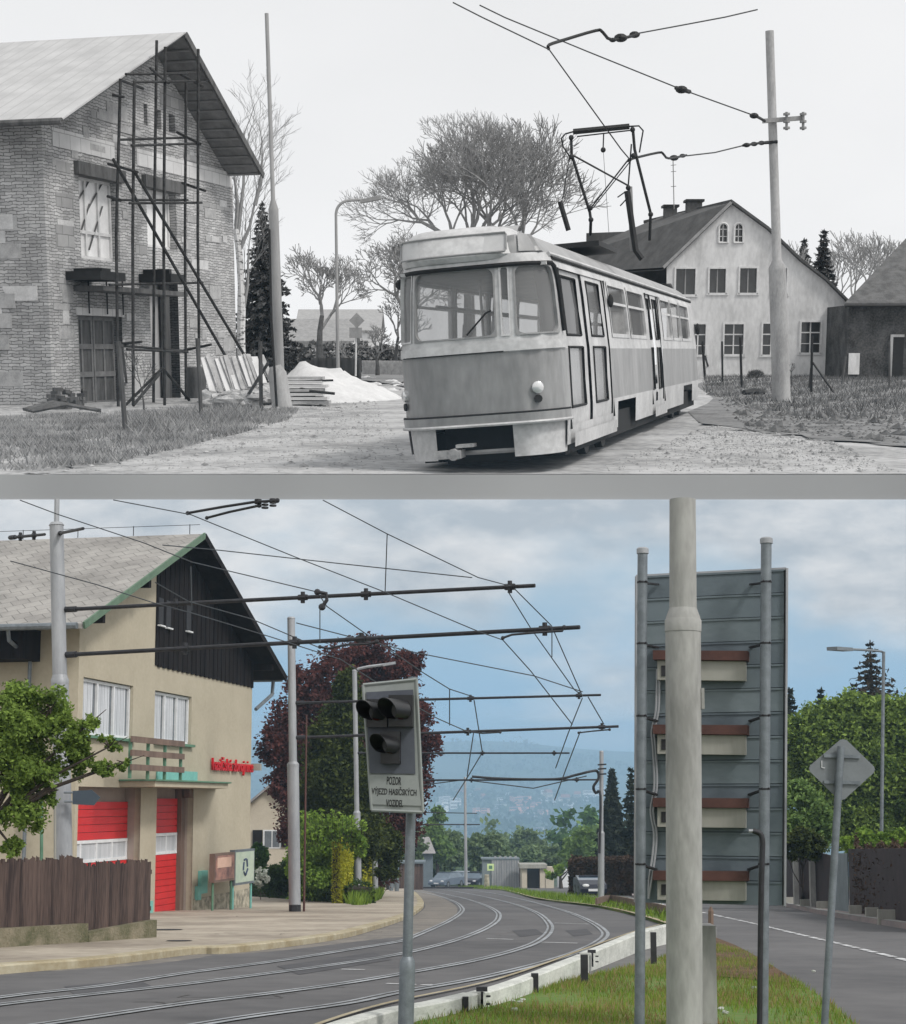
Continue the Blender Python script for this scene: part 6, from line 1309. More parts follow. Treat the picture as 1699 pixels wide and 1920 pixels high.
mb = MB(); mb.hexa([HP(x, y, z) for z in (gt[3] + .0, gt[3] + .22) for x, y in ((gt[0] - .1, -.04), (gt[1] + .1, -.04), (gt[1] + .1, .1), (gt[0] - .1, .1))]); mb.obj('gate_lintel', G_band, bh)
for x in (gt[0] + .5, gt[0] + 1.6, gt[0] + 2.6):
    mb = MB(); mb.tube([HP(x, -.1, gt[3] + .05), HP(x, -.1, gt[3] + 1.1)], .025, 5); mb.obj('reinforcing_bar', G_dark, bh)
def hslab(ta, tb, y0, y1, th, m, nm, dz=0):
    mb = MB(); a, b = hz2(ta) + dz, hz2(tb) + dz; mb.hexa([HP(ta, y0, a - th), HP(tb, y0, b - th), HP(tb, y1, b - th), HP(ta, y1, a - th), HP(ta, y0, a), HP(tb, y0, b), HP(tb, y1, b), HP(ta, y1, a)]); return mb.obj(nm, m, bh)
hslab(lT, aT, -ow, 18, .05, G_roof, 'roof'); hslab(aT, rT, -ow, 18, .05, G_roof, 'roof')
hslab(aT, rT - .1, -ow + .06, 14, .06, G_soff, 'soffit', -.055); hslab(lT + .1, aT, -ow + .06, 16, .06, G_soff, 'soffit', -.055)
mb = MB(); mb.beam(HP(rT, -ow - .03, zE - .08), HP(aT, -ow - .03, zA - .08), .05, .2); mb.obj('verge_board', G_wood, bh)
mb = MB()
for k in range(14):
    t = aT + .5 + (rT - aT - .7) * k / 13; mb.beam(HP(t, -ow + .1, hz2(t) - .15), HP(t, 0, hz2(t) - .15), .06, .05)
mb.objs('soffit_batten', gm('pale battens', .26, .2), bh)
mb = MB(); mb.tube([HP(lT + .02, -ow, zE - .05), HP(lT + .02, 16, zE - .05)], .09, 8); mb.obj('gutter', G_wood, bh)
# balcony formwork platform
pf_ = thing('timber_platform', 'black stacked planks cantilevered out above the gate', 'platform', HP(hp(240, 520)[0], -.8, hp(240, 530)[1]), rotz=HR, fr='T')
for (x0, x1, y0_, y1_, o) in ((140, 208, 504, 516, .9), (125, 236, 512, 528, 1.1), (270, 322, 504, 516, .9), (262, 346, 514, 530, 1.1)):
    a, z1 = hp(x0, y0_, .05); b, z0 = hp(x1, y1_, o); mb = MB(); z1 = z0 + abs(y1_ - y0_) * 45 / F; mb.hexa([HP(x, y, z) for z in (z0, z1) for x, y in ((a, -o), (b, -o), (b, -.02), (a, -.02))]); mb.obj('plank_stack', G_dark, pf_)
a, z0 = hp(140, 527, .05); z0 -= .15; b, _ = hp(350, 526, .9); mb = MB(); mb.hexa([HP(x, y, z) for z in (z0 - .12, z0 + .02) for x, y in ((a, -.95), (b, -.95), (b, -.01), (a, -.01))]); mb.obj('bearer', G_wood, pf_)
# scaffold
G_scaf = gm('rusty dark tube', .05, .012, 9, .8, .4, fine=.6)
sf = thing('scaffold', 'tall dark pole scaffold with diagonal braces against the brick gable', 'scaffold', HP(hp(300, 765, 1.6)[0], -1.6, 0), rotz=HR, fr='T')
def SY(o): return o
def st_(pts, o, r=.045, nm='scaffold_pole', n=6):
    P = []
    for q in pts:
        oo = q[2] if len(q) > 2 else o; t, z = hp(q[0], q[1], oo); P.append(HP(t, -oo, z))
    mb = MB(); mb.tube(P, r, n); return mb.obj(nm, G_scaf, sf, smooth=True)
for pts, o in (([(226, 148), (218, 440), (222, 765)], 1.5), ([(252, 152), (249, 440), (250, 760)], 2.4), ([(294, 76), (289, 440), (288, 775)], 1.5), ([(310, 88), (307, 440), (309, 770)], 2.4), ([(349, 150), (347, 440), (349, 765)], 1.6), ([(372, 92), (371, 440), (375, 790)], 2.5)): st_(pts, o, .045)
for pts, o in (([(236, 139), (352, 138)], 1.5), ([(252, 154), (374, 152)], 2.4), ([(224, 262), (352, 258)], 1.5), ([(247, 273), (374, 269)], 2.4), ([(226, 150, 1.3), (268, 166, 2.6)], 2), ([(282, 128, 1.3), (316, 156, 2.6)], 2), ([(335, 137, 1.3), (380, 162, 2.6)], 2), ([(332, 248, 1.3), (376, 270, 2.6)], 2), ([(212, 178, 1.3), (232, 182, 1.8)], 2), ([(203, 307, 1.3), (258, 323, 2.6)], 2), ([(202, 368, 1.3), (226, 376, 2)], 2), ([(212, 375), (352, 375)], 1.5), ([(243, 381), (378, 380)], 2.4), ([(342, 343, 1.3), (385, 358, 2.6)], 2), ([(205, 534, 1.5), (380, 530, 2.4)], 2), ([(228, 648), (350, 658)], 1.5), ([(238, 655), (352, 660)], 2.4), ([(230, 645, 1.3), (265, 641, 2.5)], 2), ([(345, 657, 1.3), (396, 646, 2.5)], 2)): st_(pts, o, .04, 'ledger')
for pts, o in (([(212, 298, 2.0), (467, 745, 3.4)], 2.4), ([(250, 318, 2.5), (492, 722, 3.4)], 2.4), ([(235, 760, 1.5), (305, 690, 2.4)], 2), ([(305, 690), (355, 750)], 2.4), ([(250, 760), (300, 700)], 2.4)): st_(pts, o, .045, 'diagonal_brace')
# ------------------------------------------------------------------ masts and poles of the terrace
def tpole(name, label, foot, top, Y, w0, w1, m, step=None, cat='pole', group=None, sleeve=None):
    a, b = T(*foot, Y), T(*top, Y); a.z = TZ - .1; k = Y / F / 2; t = thing(name, label, cat, a, group, fr='T')
    if step:
        s = a.lerp(b, step); d = (b - a).normalized(); mb = MB(); mb.tube([a, s], [w0 * k, (w0 * .9) * k], 18); mb.obj('pole_base', m, t, smooth=True)
        mb = MB(); mb.tube([s - d * .1, s, s + d * .25, b], [w0 * .9 * k, w0 * .93 * k, w1 * 1.12 * k, w1 * k], 18); mb.obj('pole_shaft', m, t, smooth=True)
    else: mb = MB(); mb.tube([a, b], [w0 * k, w1 * k], 14); mb.obj('pole_shaft', m, t, smooth=True)
    return t
tp = tpole('tram_pole', 'thick pale concrete pole with a small insulator bracket before the white house', (1466, 752), (1443, 58), 48.5, 34, 15, G_conc, .375)
mb = MB(); mb.beam(T(1430, 227, 48.3), T(1508, 221, 48.3), .12, .12); o = mb.obj('cross_bracket', G_pole, tp)
for x in (1475, 1506):
    mb = MB(); mb.tube([T(x, 210, 48.2), T(x, 244, 48.2)], .04, 8)
    for y in (214, 228, 240): mb.tube([T(x, y - 2, 48.2), T(x, y + 2, 48.2)], .1, 8)
    mb.obj('insulator', G_mid, o)
mb = MB(); mb.tube([T(1430, 268, 48.4), T(1458, 266, 48.4)], .05, 6); mb.obj('pull_off_clamp', G_dark, tp)
lp_ = tpole('tall_mast', 'very tall slender grey mast beside the brick house', (526, 768), (500, 25), 42.2, 20, 7, G_pole, .52)
mb = MB(); mb.tube([T(530, 768, 42.1), T(520, 700, 42.1), T(516, 686, 42.1)], [.27, .24, .15], 14); mb.obj('concrete_foot', G_conc, lp_, smooth=True)
mb = MB(); mb.tube([T(519, 765, 41.7), T(509, 600, 41.8), T(505, 430, 41.9)], .035, 5); mb.obj('conduit', G_dark, lp_)
sl = tpole('street_lamp', 'curved neck street lamp in front of the bare trees', (634, 708), (630, 400), 78, 7, 5, G_pole, cat='street lamp')
mb = MB(); mb.tube(smoothpath([T(630, 402, 78), T(633, 390, 78), T(642, 380, 78), (T(655, 376, 78)), T(675, 375, 78)], 5), .07, 7); mb.obj('lamp_neck', G_pole, sl, smooth=True)
mb = MB(); mb.beam(T(675, 378, 78), T(714, 371, 78), .45, .16); mb.obj('lamp_head', G_mid, sl)
# road sign far
ts = thing('road_sign', 'diamond road sign with a square plate on a white post far behind the sand heap', 'road sign', T(667, 700, 80), fr='T')
mb = MB(); c = T(669, 601, 80); r_ = .38; mb.slab([c + Vector((0, 0, -r_)), c + Vector((r_, 0, 0)), c + Vector((0, 0, r_)), c + Vector((-r_, 0, 0))], (0, .05, 0)); mb.obj('diamond_plate', G_mid, ts)
mb = MB(); mb.cbox(T(667, 624, 80), .62, .05, .5); mb.obj('square_plate', G_mid, ts); mb = MB(); mb.tube([T(667, 705, 80.1), T(668, 600, 80.1)], .05, 6); mb.obj('post', G_wh, ts)
# ------------------------------------------------------------------ tram
TA = math.radians(13.3); TL = 21.0; TW = 1.06
tf = T(903, 891, 20.6); TO_ = Vector((tf.x - .02, 20.15, TZ))
tm_ = thing('tram', 'old rounded two tone tram with a destination box and raised pantograph coming round the bend', 'tram', TO_, rotz=-TA, fr='T', extra=Matrix.Translation((0, 0, .02)) @ Matrix.Rotation(-math.radians(4.3), 4, 'Y'))
TM = MINV[tm_.name].inverted()
RC = .50; SF = TW - RC; SC = SF + RC * PI / 2
def plan(s):
    a = abs(s); sg_ = 1 if s >= 0 else -1
    if a <= SF: x, y, nx_, ny_ = a, 0, 0, -1
    elif a <= SC: t = (a - SF) / RC; x, y, nx_, ny_ = SF + RC * math.sin(t), RC * (1 - math.cos(t)), math.sin(t), -math.cos(t)
    elif a <= SC + TL - 2 * RC: x, y, nx_, ny_ = TW, RC + (a - SC), 1, 0
    else:
        t = min((a - SC - TL + 2 * RC) / RC, PI / 2); x, y, nx_, ny_ = SF + RC * math.cos(t), TL - RC + RC * math.sin(t), math.cos(t), math.sin(t)
    y += .14 * (x / TW) ** 2 if a < SC else (.14 if a < 3 else .14)
    return sg_ * x, y, sg_ * nx_, ny_
SEND = SC + TL - 2 * RC + RC * PI / 2
def inset(z, s):
    pts = [(0, .05), (.7, .0), (1.5, 0), (1.62, .01), (2.3, .05), (2.5, .075), (2.62, .12), (2.74, .20), (2.85, .30), (2.94, .42), (3.02, .60), (3.07, .80), (3.09, 1.0)]
    for (a, b), (c, d) in zip(pts, pts[1:]):
        if z <= c: v = b + (d - b) * (z - a) / (c - a); break
    else: v = pts[-1][1]
    if abs(s) < SF + .5: v2 = {0: 0}.get(1, v); v += (.05 * max(0, z - 1.6)); 
    if abs(s) < SC and 2.5 < z <= 2.93: v -= (v - .12) * .75 * (1 - min(1, max(0, (abs(s) - SF) / (SC - SF))))
    return v
def SP(s, z, o=0.0):
    x, y, nx_, ny_ = plan(s); v = inset(z, s) - o; v = min(v, TW - .02); return Vector((x - nx_ * v, y - ny_ * v, z))
def patch(s0, s1, z0, z1, o=0.0, ds=.12, dz=.12, holes=(), zl=None, skip=None):
    ss = sorted(set([round(s0 + (s1 - s0) * i / max(1, math.ceil((s1 - s0) / ds)), 4) for i in range(max(1, math.ceil((s1 - s0) / ds)) + 1)] + [h[i] for h in holes for i in (0, 1) if s0 < h[i] < s1]))
    zs = sorted(set([round(z0 + (z1 - z0) * i / max(1, math.ceil((z1 - z0) / dz)), 4) for i in range(max(1, math.ceil((z1 - z0) / dz)) + 1)] + [h[i] for h in holes for i in (2, 3) if z0 < h[i] < z1]))
    mb = MB(); 
    for z in zs:
        for s in ss: mb.v.append(SP(s, z, o))
    n = len(ss)
    for j in range(len(zs) - 1):
        for i in range(n - 1):
            sm, zm = (ss[i] + ss[i + 1]) / 2, (zs[j] + zs[j + 1]) / 2
            if any(h[0] < sm < h[1] and h[2] < zm < h[3] for h in holes): continue
            mb.f.append((j * n + i, j * n + i + 1, (j + 1) * n + i + 1, (j + 1) * n + i))
    return mb
def ring(s0, s1, z0, z1, r, wd, o=.012, out=.03):
    """window gasket: rounded inner edge, outer edge lies over the panel"""
    mb = MB(); inn = []; ou_ = []; n = 5
    for cx_, cz_, a0 in ((s1 - wd - r, z0 + wd + r, -90), (s1 - wd - r, z1 - wd - r, 0), (s0 + wd + r, z1 - wd - r, 90), (s0 + wd + r, z0 + wd + r, 180)):
        for k in range(n + 1): a = math.radians(a0 + 90 * k / n); inn.append((cx_ + r * math.cos(a), cz_ + r * math.sin(a))); ou_.append((cx_ + (r + wd + out) * math.cos(a) if False else (s1 + out if math.cos(a) > .01 and cx_ > (s0 + s1) / 2 else s0 - out if math.cos(a) < -.01 and cx_ < (s0 + s1) / 2 else cx_ + r * math.cos(a)), (z1 + out if math.sin(a) > .01 and cz_ > (z0 + z1) / 2 else z0 - out if math.sin(a) < -.01 and cz_ < (z0 + z1) / 2 else cz_ + r * math.sin(a))))
    def dens(L_):
        out_ = []
        for i in range(len(L_)):
            a, b = L_[i], L_[(i + 1) % len(L_)]; k = 8; out_ += [(a[0] + (b[0] - a[0]) * j / k, a[1] + (b[1] - a[1]) * j / k) for j in range(k)]
        return out_
    I, U = dens(inn), dens(ou_); m_ = len(I); mb.v = [SP(*q, o) for q in I] + [SP(*q, o) for q in U] + [SP(*q, o - .05) for q in I]
    mb.f = [(i, (i + 1) % m_, m_ + (i + 1) % m_, m_ + i) for i in range(m_)] + [(i, 2 * m_ + i, 2 * m_ + (i + 1) % m_, (i + 1) % m_) for i in range(m_)]; return mb
FW = [(-.77, .32, 1.68, 2.53), (.38, .50, 1.68, 2.53), (.56, 1.20, 1.68, 2.53), (-1.22, -.83, 1.68, 2.53)]
d0 = SC + .25; D1 = (d0, d0 + 4.0); SW = [(d0 + 4.4, d0 + 6.5), (d0 + 6.75, d0 + 9.1)]; D2 = (d0 + 9.6, d0 + 11.6); SW2 = [(d0 + 12.1, d0 + 13.9), (d0 + 14.1, d0 + 15.9), (d0 + 16.1, d0 + 18.2)]
sh_ = [(a, b, 1.68, 2.48) for a, b in SW + SW2]
lsh = [(-b, -a, 1.68, 2.48) for a, b in [(SC + .5 + 2.4 * i, SC + 2.6 + 2.4 * i) for i in range(8)]]
holes = FW + sh_ + lsh + [(D1[0], D1[1], .5, 2.5), (D2[0], D2[1], .5, 2.5)]
def tob(mb, nm, m, par=None, sm=True): return mb.obj(nm, m, par or tm_, local=True, smooth=sm)
tob(patch(-SEND, SEND, 1.48, 2.62, 0, .3, .16, holes), 'window_band', G_tramw)
tob(patch(-SEND, SEND, .72, 1.48, 0, .3, .19, holes), 'body_panel', G_tramg)
tob(patch(SC - .05, SEND, .26, .72, 0, .3, .2, [(D1[0], D1[1], .5, 2.5), (D2[0], D2[1], .5, 2.5), (d0 + 4.6, d0 + 6.9, .2, .66), (d0 + 15.8, d0 + 18.0, .2, .66)]), 'skirt', G_tramw)
tob(patch(-SEND, -SC + .1, .26, .72, 0, .3, .2), 'skirt', G_tramw)
tob(patch(-SEND, SEND, 2.62, 3.09, 0, .3, .05), 'roof', G_tramr)
mb = MB(); mb.box(-.2, .2, .9, TL - .9, 3.05, 3.10); tob(mb, 'roof_ridge', G_tramr, sm=False)
mb = MB(); V0 = [SP(s, 3.085) for s in np.linspace(-SEND, SEND, 120)]; c_ = len(V0); mb.add([tuple(v) for v in V0] + [(0, 1.2, 3.10), (0, TL - 1.2, 3.10)], [(i, i + 1, c_ + (0 if abs(i - 60) < 12 else 1)) for i in range(c_ - 1)]); tob(mb, 'roof_crown', G_tramr)
for s0, s1, z0, z1, r_, wd in [(f[0], f[1], f[2], f[3], .10 if i in (0, 2) else .03, .035) for i, f in enumerate(FW)] + [(a, b, c, d, .07, .03) for a, b, c, d in sh_ + lsh]:
    g_ = tob(patch(s0 - .01, s1 + .01, z0 - .01, z1 + .01, -.03, .15, .3), 'window', G_glass); tob(ring(s0, s1, z0, z1, r_, wd if abs(s0) > 1.4 else .016, out=.03 if abs(s0) > 1.4 else .004), 'gasket', G_tramw if abs(s0) > 1.4 or abs(s1 - s0) < .2 or s0 < -1 else G_mid, g_)
    if abs(s0) > 1.4: tob(patch(s0, s1, 2.16, 2.2, .01, .5), 'glazing_bar', G_tramw, g_)
# black surround over the front windows, destination box, belt, bumper
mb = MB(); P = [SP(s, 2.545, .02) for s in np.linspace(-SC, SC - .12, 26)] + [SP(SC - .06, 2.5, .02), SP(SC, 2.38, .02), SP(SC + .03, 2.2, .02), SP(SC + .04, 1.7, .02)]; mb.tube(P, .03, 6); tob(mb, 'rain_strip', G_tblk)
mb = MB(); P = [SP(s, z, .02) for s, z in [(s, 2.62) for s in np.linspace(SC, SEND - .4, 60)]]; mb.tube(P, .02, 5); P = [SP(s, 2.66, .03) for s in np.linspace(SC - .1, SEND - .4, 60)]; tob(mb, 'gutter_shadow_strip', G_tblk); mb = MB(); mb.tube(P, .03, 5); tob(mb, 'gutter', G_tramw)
tob(patch(-SC, SC, 2.56, 2.68, .012, .1), 'header', G_tramw)
bxz = (2.66, 2.98)
mb = MB(); n = 16
def bulge(i): return 1 - abs(2 * i / n - 1) ** 5
for z, yo in ((2.62, .0), (2.68, -.06), (2.93, .03), (3.0, .12)):
    for i in range(n + 1): s = -1.0 + 1.6 * i / n; x, y, _, _ = plan(s); e_ = 1 - bulge(i); mb.v.append(Vector((x, y + yo + .10 + .16 * e_, z - (.10 * e_ if z > 2.9 else 0))))
for z, yo in ((3.05, .32), (3.07, .7)):
    for i in range(n + 1): s = -1.0 + 1.6 * i / n; x, y, _, _ = plan(s); e_ = 1 - bulge(i); mb.v.append(Vector((x * .96, y + yo + .1 * e_, z - .10 * e_)))
for j in range(5):
    for i in range(n): mb.f.append((j * (n + 1) + i, j * (n + 1) + i + 1, (j + 1) * (n + 1) + i + 1, (j + 1) * (n + 1) + i))
for e in (0, n): mb.f.append(tuple(j * (n + 1) + e for j in range(6)))
dbx = tob(mb, 'destination_box', G_tramw)
def dpt(s, k): x, y, _, _ = plan(s); return Vector((x, y + .10 - .058 + .09 * k, 2.705 + .235 * k))
mb = MB(); mb.tube([dpt(s, 0) for s in np.linspace(-.9, .48, 14)] + [dpt(.5, .12), dpt(.5, .88)] + [dpt(s, 1) for s in np.linspace(.48, -.9, 14)] + [dpt(-.93, .88), dpt(-.93, .1), dpt(-.9, 0)], .013, 5); tob(mb, 'box_rim', G_mid, dbx)
mb = MB(); mb.v = [dpt(s, k) + Vector((0, .012, 0)) for k in (0, 1) for s in np.linspace(-.91, .49, 12)]; mb.f = [(i, i + 1, 13 + i, 12 + i) for i in range(11)]; tob(mb, 'destination_blind', gm('blank blind', .52, .42, 1.2, .5, 0), dbx)
mb = MB(); P = [Vector((x, 0, z)) for x, z in ((.62, 2.68), (1.02, 2.66), (.98, 2.8), (.78, 2.93), (.62, 2.95))]
mb = patch(.66, 1.18, 2.70, 2.92, .02, .06, .04); tob(mb, 'corner_vent_panel', G_tramg)
tob(patch(-SC - .1, SC + .08, 1.49, 1.60, .02, .1), 'belt_strip', G_tramw)
mb = MB(); P = [SP(s, 1.49, .02) for s in np.linspace(-1.0, .4, 16)]; mb.tube(P, .008, 4); tob(mb, 'belt_seam', G_tblk)
tob(patch(-SC, SC - .0, .60, .72, .04, .1), 'bumper', G_tramg)
mb = MB(); mb.tube([SP(s, .6, .05) for s in np.linspace(-SC, SC, 30)], .022, 6); tob(mb, 'bumper_edge', G_tramw)
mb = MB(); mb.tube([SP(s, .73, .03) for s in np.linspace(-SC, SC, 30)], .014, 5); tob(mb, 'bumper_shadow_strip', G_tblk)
tob(patch(SF - .12, SC + .12, .18, .58, -.03, .1), 'corner_skirt', G_tramw); tob(patch(-SC, -SF, .18, .58, -.03, .1), 'corner_skirt', G_tramw)
tob(patch(-SC, SC, .1, .6, -.5, .15), 'underframe', G_tblk)
mb = MB(); mb.box(-TW + .12, TW - .12, .9, TL - .6, .12, .5); tob(mb, 'floor_frame', G_tblk, sm=False)
mb = MB(); P = [SP(s, .26, -.10) for s in np.linspace(-SF, SF, 12)]; mb.tube(P, .032, 6); tob(mb, 'lifeguard_bar', G_mid)
mb = MB(); mb.cbox((-.38, -.0, .26), .34, .30, .10); mb.tube([(-.30, -.16, .26), (-.30, .2, .26)], .075, 10); mb.cbox((-.16, .0, .36), .22, .22, .04); tob(mb, 'coupler', gm('coupler steel', .40, .2, 8, .5), sm=False)
for s in (.78, -1.08):
    c = SP(s, 1.02, .0); x, y, nx_, ny_ = plan(s); n_ = Vector((nx_, ny_, 0)); mb = MB(); mb.tube([c - n_ * .02, c + n_ * .03, c + n_ * .045], [.075, .075, .05], 14); tob(mb, 'headlight', gm('chrome lamp', .75, .6, 4, .15, 0, metal=.5)); 
    c = SP(s, .88, .0); mb = MB(); mb.tube([c, c + n_ * .03], .05, 10); tob(mb, 'indicator_lamp', G_dark)
mb = MB(); a = SP(.0, .0, 0); mb.tube([SP(-.05, 1.72, .03), SP(.20, 1.97, .03), SP(.27, 2.0, .03)], .012, 5); tob(mb, 'wiper', G_tblk)
for s0 in (-.62, .45):
    pass
G_midg = gm('reflecting lower pane', .30, .16, .6, .15, 0, spec=.7)
# doors: folding leaves with tall glazing
def door(a, b, nl, nm):
    for k in range(nl):
        s0, s1 = a + (b - a) * k / nl + .03, a + (b - a) * (k + 1) / nl - .03; o = -.05 if k % 2 == 0 else -.02
        g0, g1 = s0 + (s1 - s0) * .16, s1 - (s1 - s0) * .2
        L_ = tob(patch(s0, s1, .42, 2.5, o, .25, .3, [(g0, g1, .72, 1.50), (g0, g1, 1.66, 2.42)]), nm, G_tramw)
        for z0, z1 in ((.72, 1.50), (1.66, 2.42)):
            g_ = tob(patch(g0, g1, z0, z1, o - .02, .3, .4), 'door_glass', G_midg if z0 < 1 else G_glass, L_)
            mb = MB(); mb.tube([SP(q[0], q[1], o + .004) for q in ((g0, z0), (g1, z0), (g1, z1), (g0, z1), (g0, z0))], .018, 4); tob(mb, 'gasket', G_tblk, g_)
        mb = MB(); mb.tube([SP(s1 + .03, .4, o), SP(s1 + .03, 2.5, o)], .025, 4); tob(mb, 'door_hinge_post', G_tblk, L_)
    tob(patch(a - .05, b + .05, .22, .40, .06, .4), 'step', G_tramw)
    tob(patch(a - .03, b + .03, .40, 2.52, -.30, .4, .5), 'door_recess', gm('dim interior', .10, .07))  # dark sheet behind the leaves, the inside gloom put into its colour
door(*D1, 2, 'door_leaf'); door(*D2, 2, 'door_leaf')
for s in (d0 - .06, D1[1] + .08, D2[0] - .08, D2[1] + .08):
    mb = MB(); mb.tube([SP(s, .45, .01), SP(s, 2.5, .01)], .018, 4); tob(mb, 'door_seal', G_tblk)
# interior
mb = MB(); mb.box(-TW + .1, TW - .35, .5, TL - .5, .78, .86); tob(mb, 'floor', gm('tram floor', .12, .1), sm=False)
mb = MB(); mb.box(-TW + .12, TW - .12, .35, TL - .5, 2.52, 2.56); tob(mb, 'ceiling', gm('tram ceiling', .5, .42), sm=False)
for i in range(7):
    y = 3.0 + 2.3 * i; mb = MB(); mb.cbox((-.72, y, 1.25), .5, .45, .1); mb.cbox((-.72, y + .22, 1.5), .5, .06, .5); mb.cbox((-.72, y, 1.05), .3, .2, .4); tob(mb, 'seat', G_mid, sm=False)
for x, y in ((-.4, 2.6), (.5, 3.0), (.3, 6), (-.3, 9)): mb = MB(); mb.tube([(x, y, .85), (x, y, 2.52)], .022, 6); tob(mb, 'grab_pole', G_tramw)
mb = MB(); mb.tube([(-.95, 2.2, 2.2), (-.95, TL - 1, 2.2)], .02, 5); tob(mb, 'grab_rail', G_tramw)
mb = MB(); mb.cbox((-.1, .75, 1.45), 1.2, .35, .14); mb.cbox((-.1, 1.0, 1.2), 1.3, .1, .7); tob(mb, 'driver_desk', G_mid, sm=False)
# mirrors, lamp on the side, wheels
mb = MB(); c = SP(-SC - .1, 2.45, .06); mb.tube([SP(-SC - .1, 2.5, 0), c], .015, 4); mb.sphere(c, .07, 7, 5); tob(mb, 'mirror', G_tblk)
mb = MB(); mb.sphere(SP(d0 + 4.3, 2.2, .05), .08, 8, 5, (.6, 1, 1.3)); tob(mb, 'door_bell', G_tblk)
mb = MB(); c = SP(SC + TL - 2 * RC - .2, 1.95, .09); mb.sphere(c, .09, 7, 5, (.7, 1.4, 1.6)); tob(mb, 'rear_mirror', G_tblk)
for y in (3.6, 5.3, TL - 4.6, TL - 3.0):
    for x in (-.75, .75): mb = MB(); mb.tube([(x - .06, y, .30), (x + .06, y, .30)], .33, 20); wl__ = tob(mb, 'wheel', G_dark); mb = MB(); mb.tube([(x - .09, y, .30), (x + .09, y, .30)], .1, 10); tob(mb, 'hub', G_mid, wl__)
# pantograph measured in the photo at its own distance
YP = 27.0; pn = None
pmb = MB(); pmb.box(-.8, .8, 6.2, 8.4, 3.12, 3.2); PG = tob(pmb, 'pantograph', G_dark, sm=False)
def pt_(pts, r, nm='pantograph_arm', n=6, m=G_dark):
    mb = MB(); mb.tube([T(q[0], q[1], YP + (q[2] if len(q) > 2 else 0)) for q in pts], r, n); return mb.obj(nm, m, PG, smooth=True)
pt_([(1075, 247), (1180, 237)], .05, 'contact_strip'); pt_([(1082, 256), (1186, 244)], .012)
pt_([(1075, 247), (1060, 251), (1053, 260), (1056, 275), (1070, 296)], .014, 'horn'); pt_([(1180, 237), (1198, 236), (1206, 245), (1203, 262), (1199, 286)], .014, 'horn')
pt_([(1071, 256), (1072, 290), (1106, 398), (1108, 412), (1107, 440, .3)], .026); pt_([(1187, 245), (1190, 280), (1220, 400), (1218, 450, .3)], .026)
pt_([(1076, 292), (1178, 348)], .016); pt_([(1176, 302), (1108, 390)], .014); pt_([(1184, 300), (1112, 390)], .010); pt_([(1069, 290), (1055, 372, -.3)], .010); pt_([(1184, 270), (1178, 350)], .014)
pt_([(1050, 378, -.4), (1066, 432, -.4)], .045, 'lower_arm'); pt_([(1176, 358), (1192, 470), (1204, 486)], .055, 'lower_arm')
pt_([(1132, 250), (1131, 278)], .012, 'cord'); pt_([(1131, 278), (1142, 440)], .004, 'cord'); pt_([(1158, 370), (1172, 360)], .012); pt_([(1163, 386), (1174, 374)], .012)
for q in ((1071, 258), (1186, 243), (1188, 292), (1107, 390), (1108, 412), (1220, 402), (1178, 352), (1072, 294), (1131, 281)):
    mb = MB(); mb.sphere(T(*q, YP - .03), .045, 7, 5); mb.obj('joint', G_dark, PG)
# thin pale tube and roof fittings
pt_([(1181, 350), (1186, 470, .2)], .045, 'spring_tube', m=G_pole)
# ------------------------------------------------------------------ wires of the terrace
tw_ = [([(850, 5, 16), (905, 33, 18), (1030, 93, 22), (1100, 190, 25), (1165, 280, 27.5), (1182, 300, 28.5)], 'contact wire dropping from the upper left to the pantograph'),
 ([(900, 10, 20), (947, 33, 22), (1100, 96, 30), (1276, 167, 38), (1412, 216, 46), (1434, 226, 48)], 'long span wire running to the concrete pole bracket'),
 ([(1199, 62, 24), (1280, 47, 26), (1360, 32, 28), (1420, 18, 30)], 'thin wire rising to the upper right from the curved pull off arm'),
 ([(1288, 292, 34), (1340, 286, 40), (1393, 273, 46)], 'thin wire from the lower pull off arm to the concrete pole')]
for pts, lb in tw_:
    mb = MB(); P = [T(*q) for q in pts]; mb.tube(P, [.00042 * q[2] for q in pts], 5); mb.obj('overhead_wire', G_dark, fr='T', label=lb, cat='wire', group='overhead wires of the terrace', loc=P[0])
def tfit(pts, r, lb, beads=()):
    t = thing('pull_off_arm', lb, 'wire fitting', T(*pts[0]), 'pull off arms and insulators of the terrace', fr='T'); mb = MB(); mb.tube(smoothpath([T(*q) for q in pts], 3), r, 7); mb.obj('arm', G_dark, t, smooth=True)
    for x, y, Y, rr in beads: mb = MB(); mb.sphere(T(x, y, Y), rr, 8, 6, (1.3, 1, .8)); mb.obj('insulator', G_dark, t)
tfit([(1029, 92, 22), (1030, 84, 22), (1060, 74, 22.5), (1118, 57, 23), (1130, 60, 23), (1148, 75, 23.4), (1198, 64, 24)], .022, 'large curved pull off arm near the upper edge', [(1164, 71, 23.6, .075), (1190, 65, 24, .06), (1149, 75, 23.4, .04)])
tfit([(1178, 302, 28.5), (1184, 298, 28.5), (1235, 286, 30), (1244, 289, 30), (1254, 297, 31), (1287, 291, 33)], .022, 'small curved pull off arm right of the pantograph', [(1264, 296, 32, .07), (1280, 292, 33, .05)])
tfit([(1268, 165, 38), (1293, 172, 39)], .05, 'dark insulator knot halfway along the long span wire', [(1278, 168, 38, .11)])
tfit([(1408, 216, 46), (1420, 219, 47), (1434, 227, 48)], .04, 'dark insulator knot where the long wire meets the pole', [(1414, 217, 46, .1)])
tfit([(1393, 273, 46), (1440, 266, 48)], .035, 'triple insulator string where the lower wire meets the pole', [(1400, 272, 46, .08), (1414, 270, 47, .08), (1428, 268, 47.6, .08)])

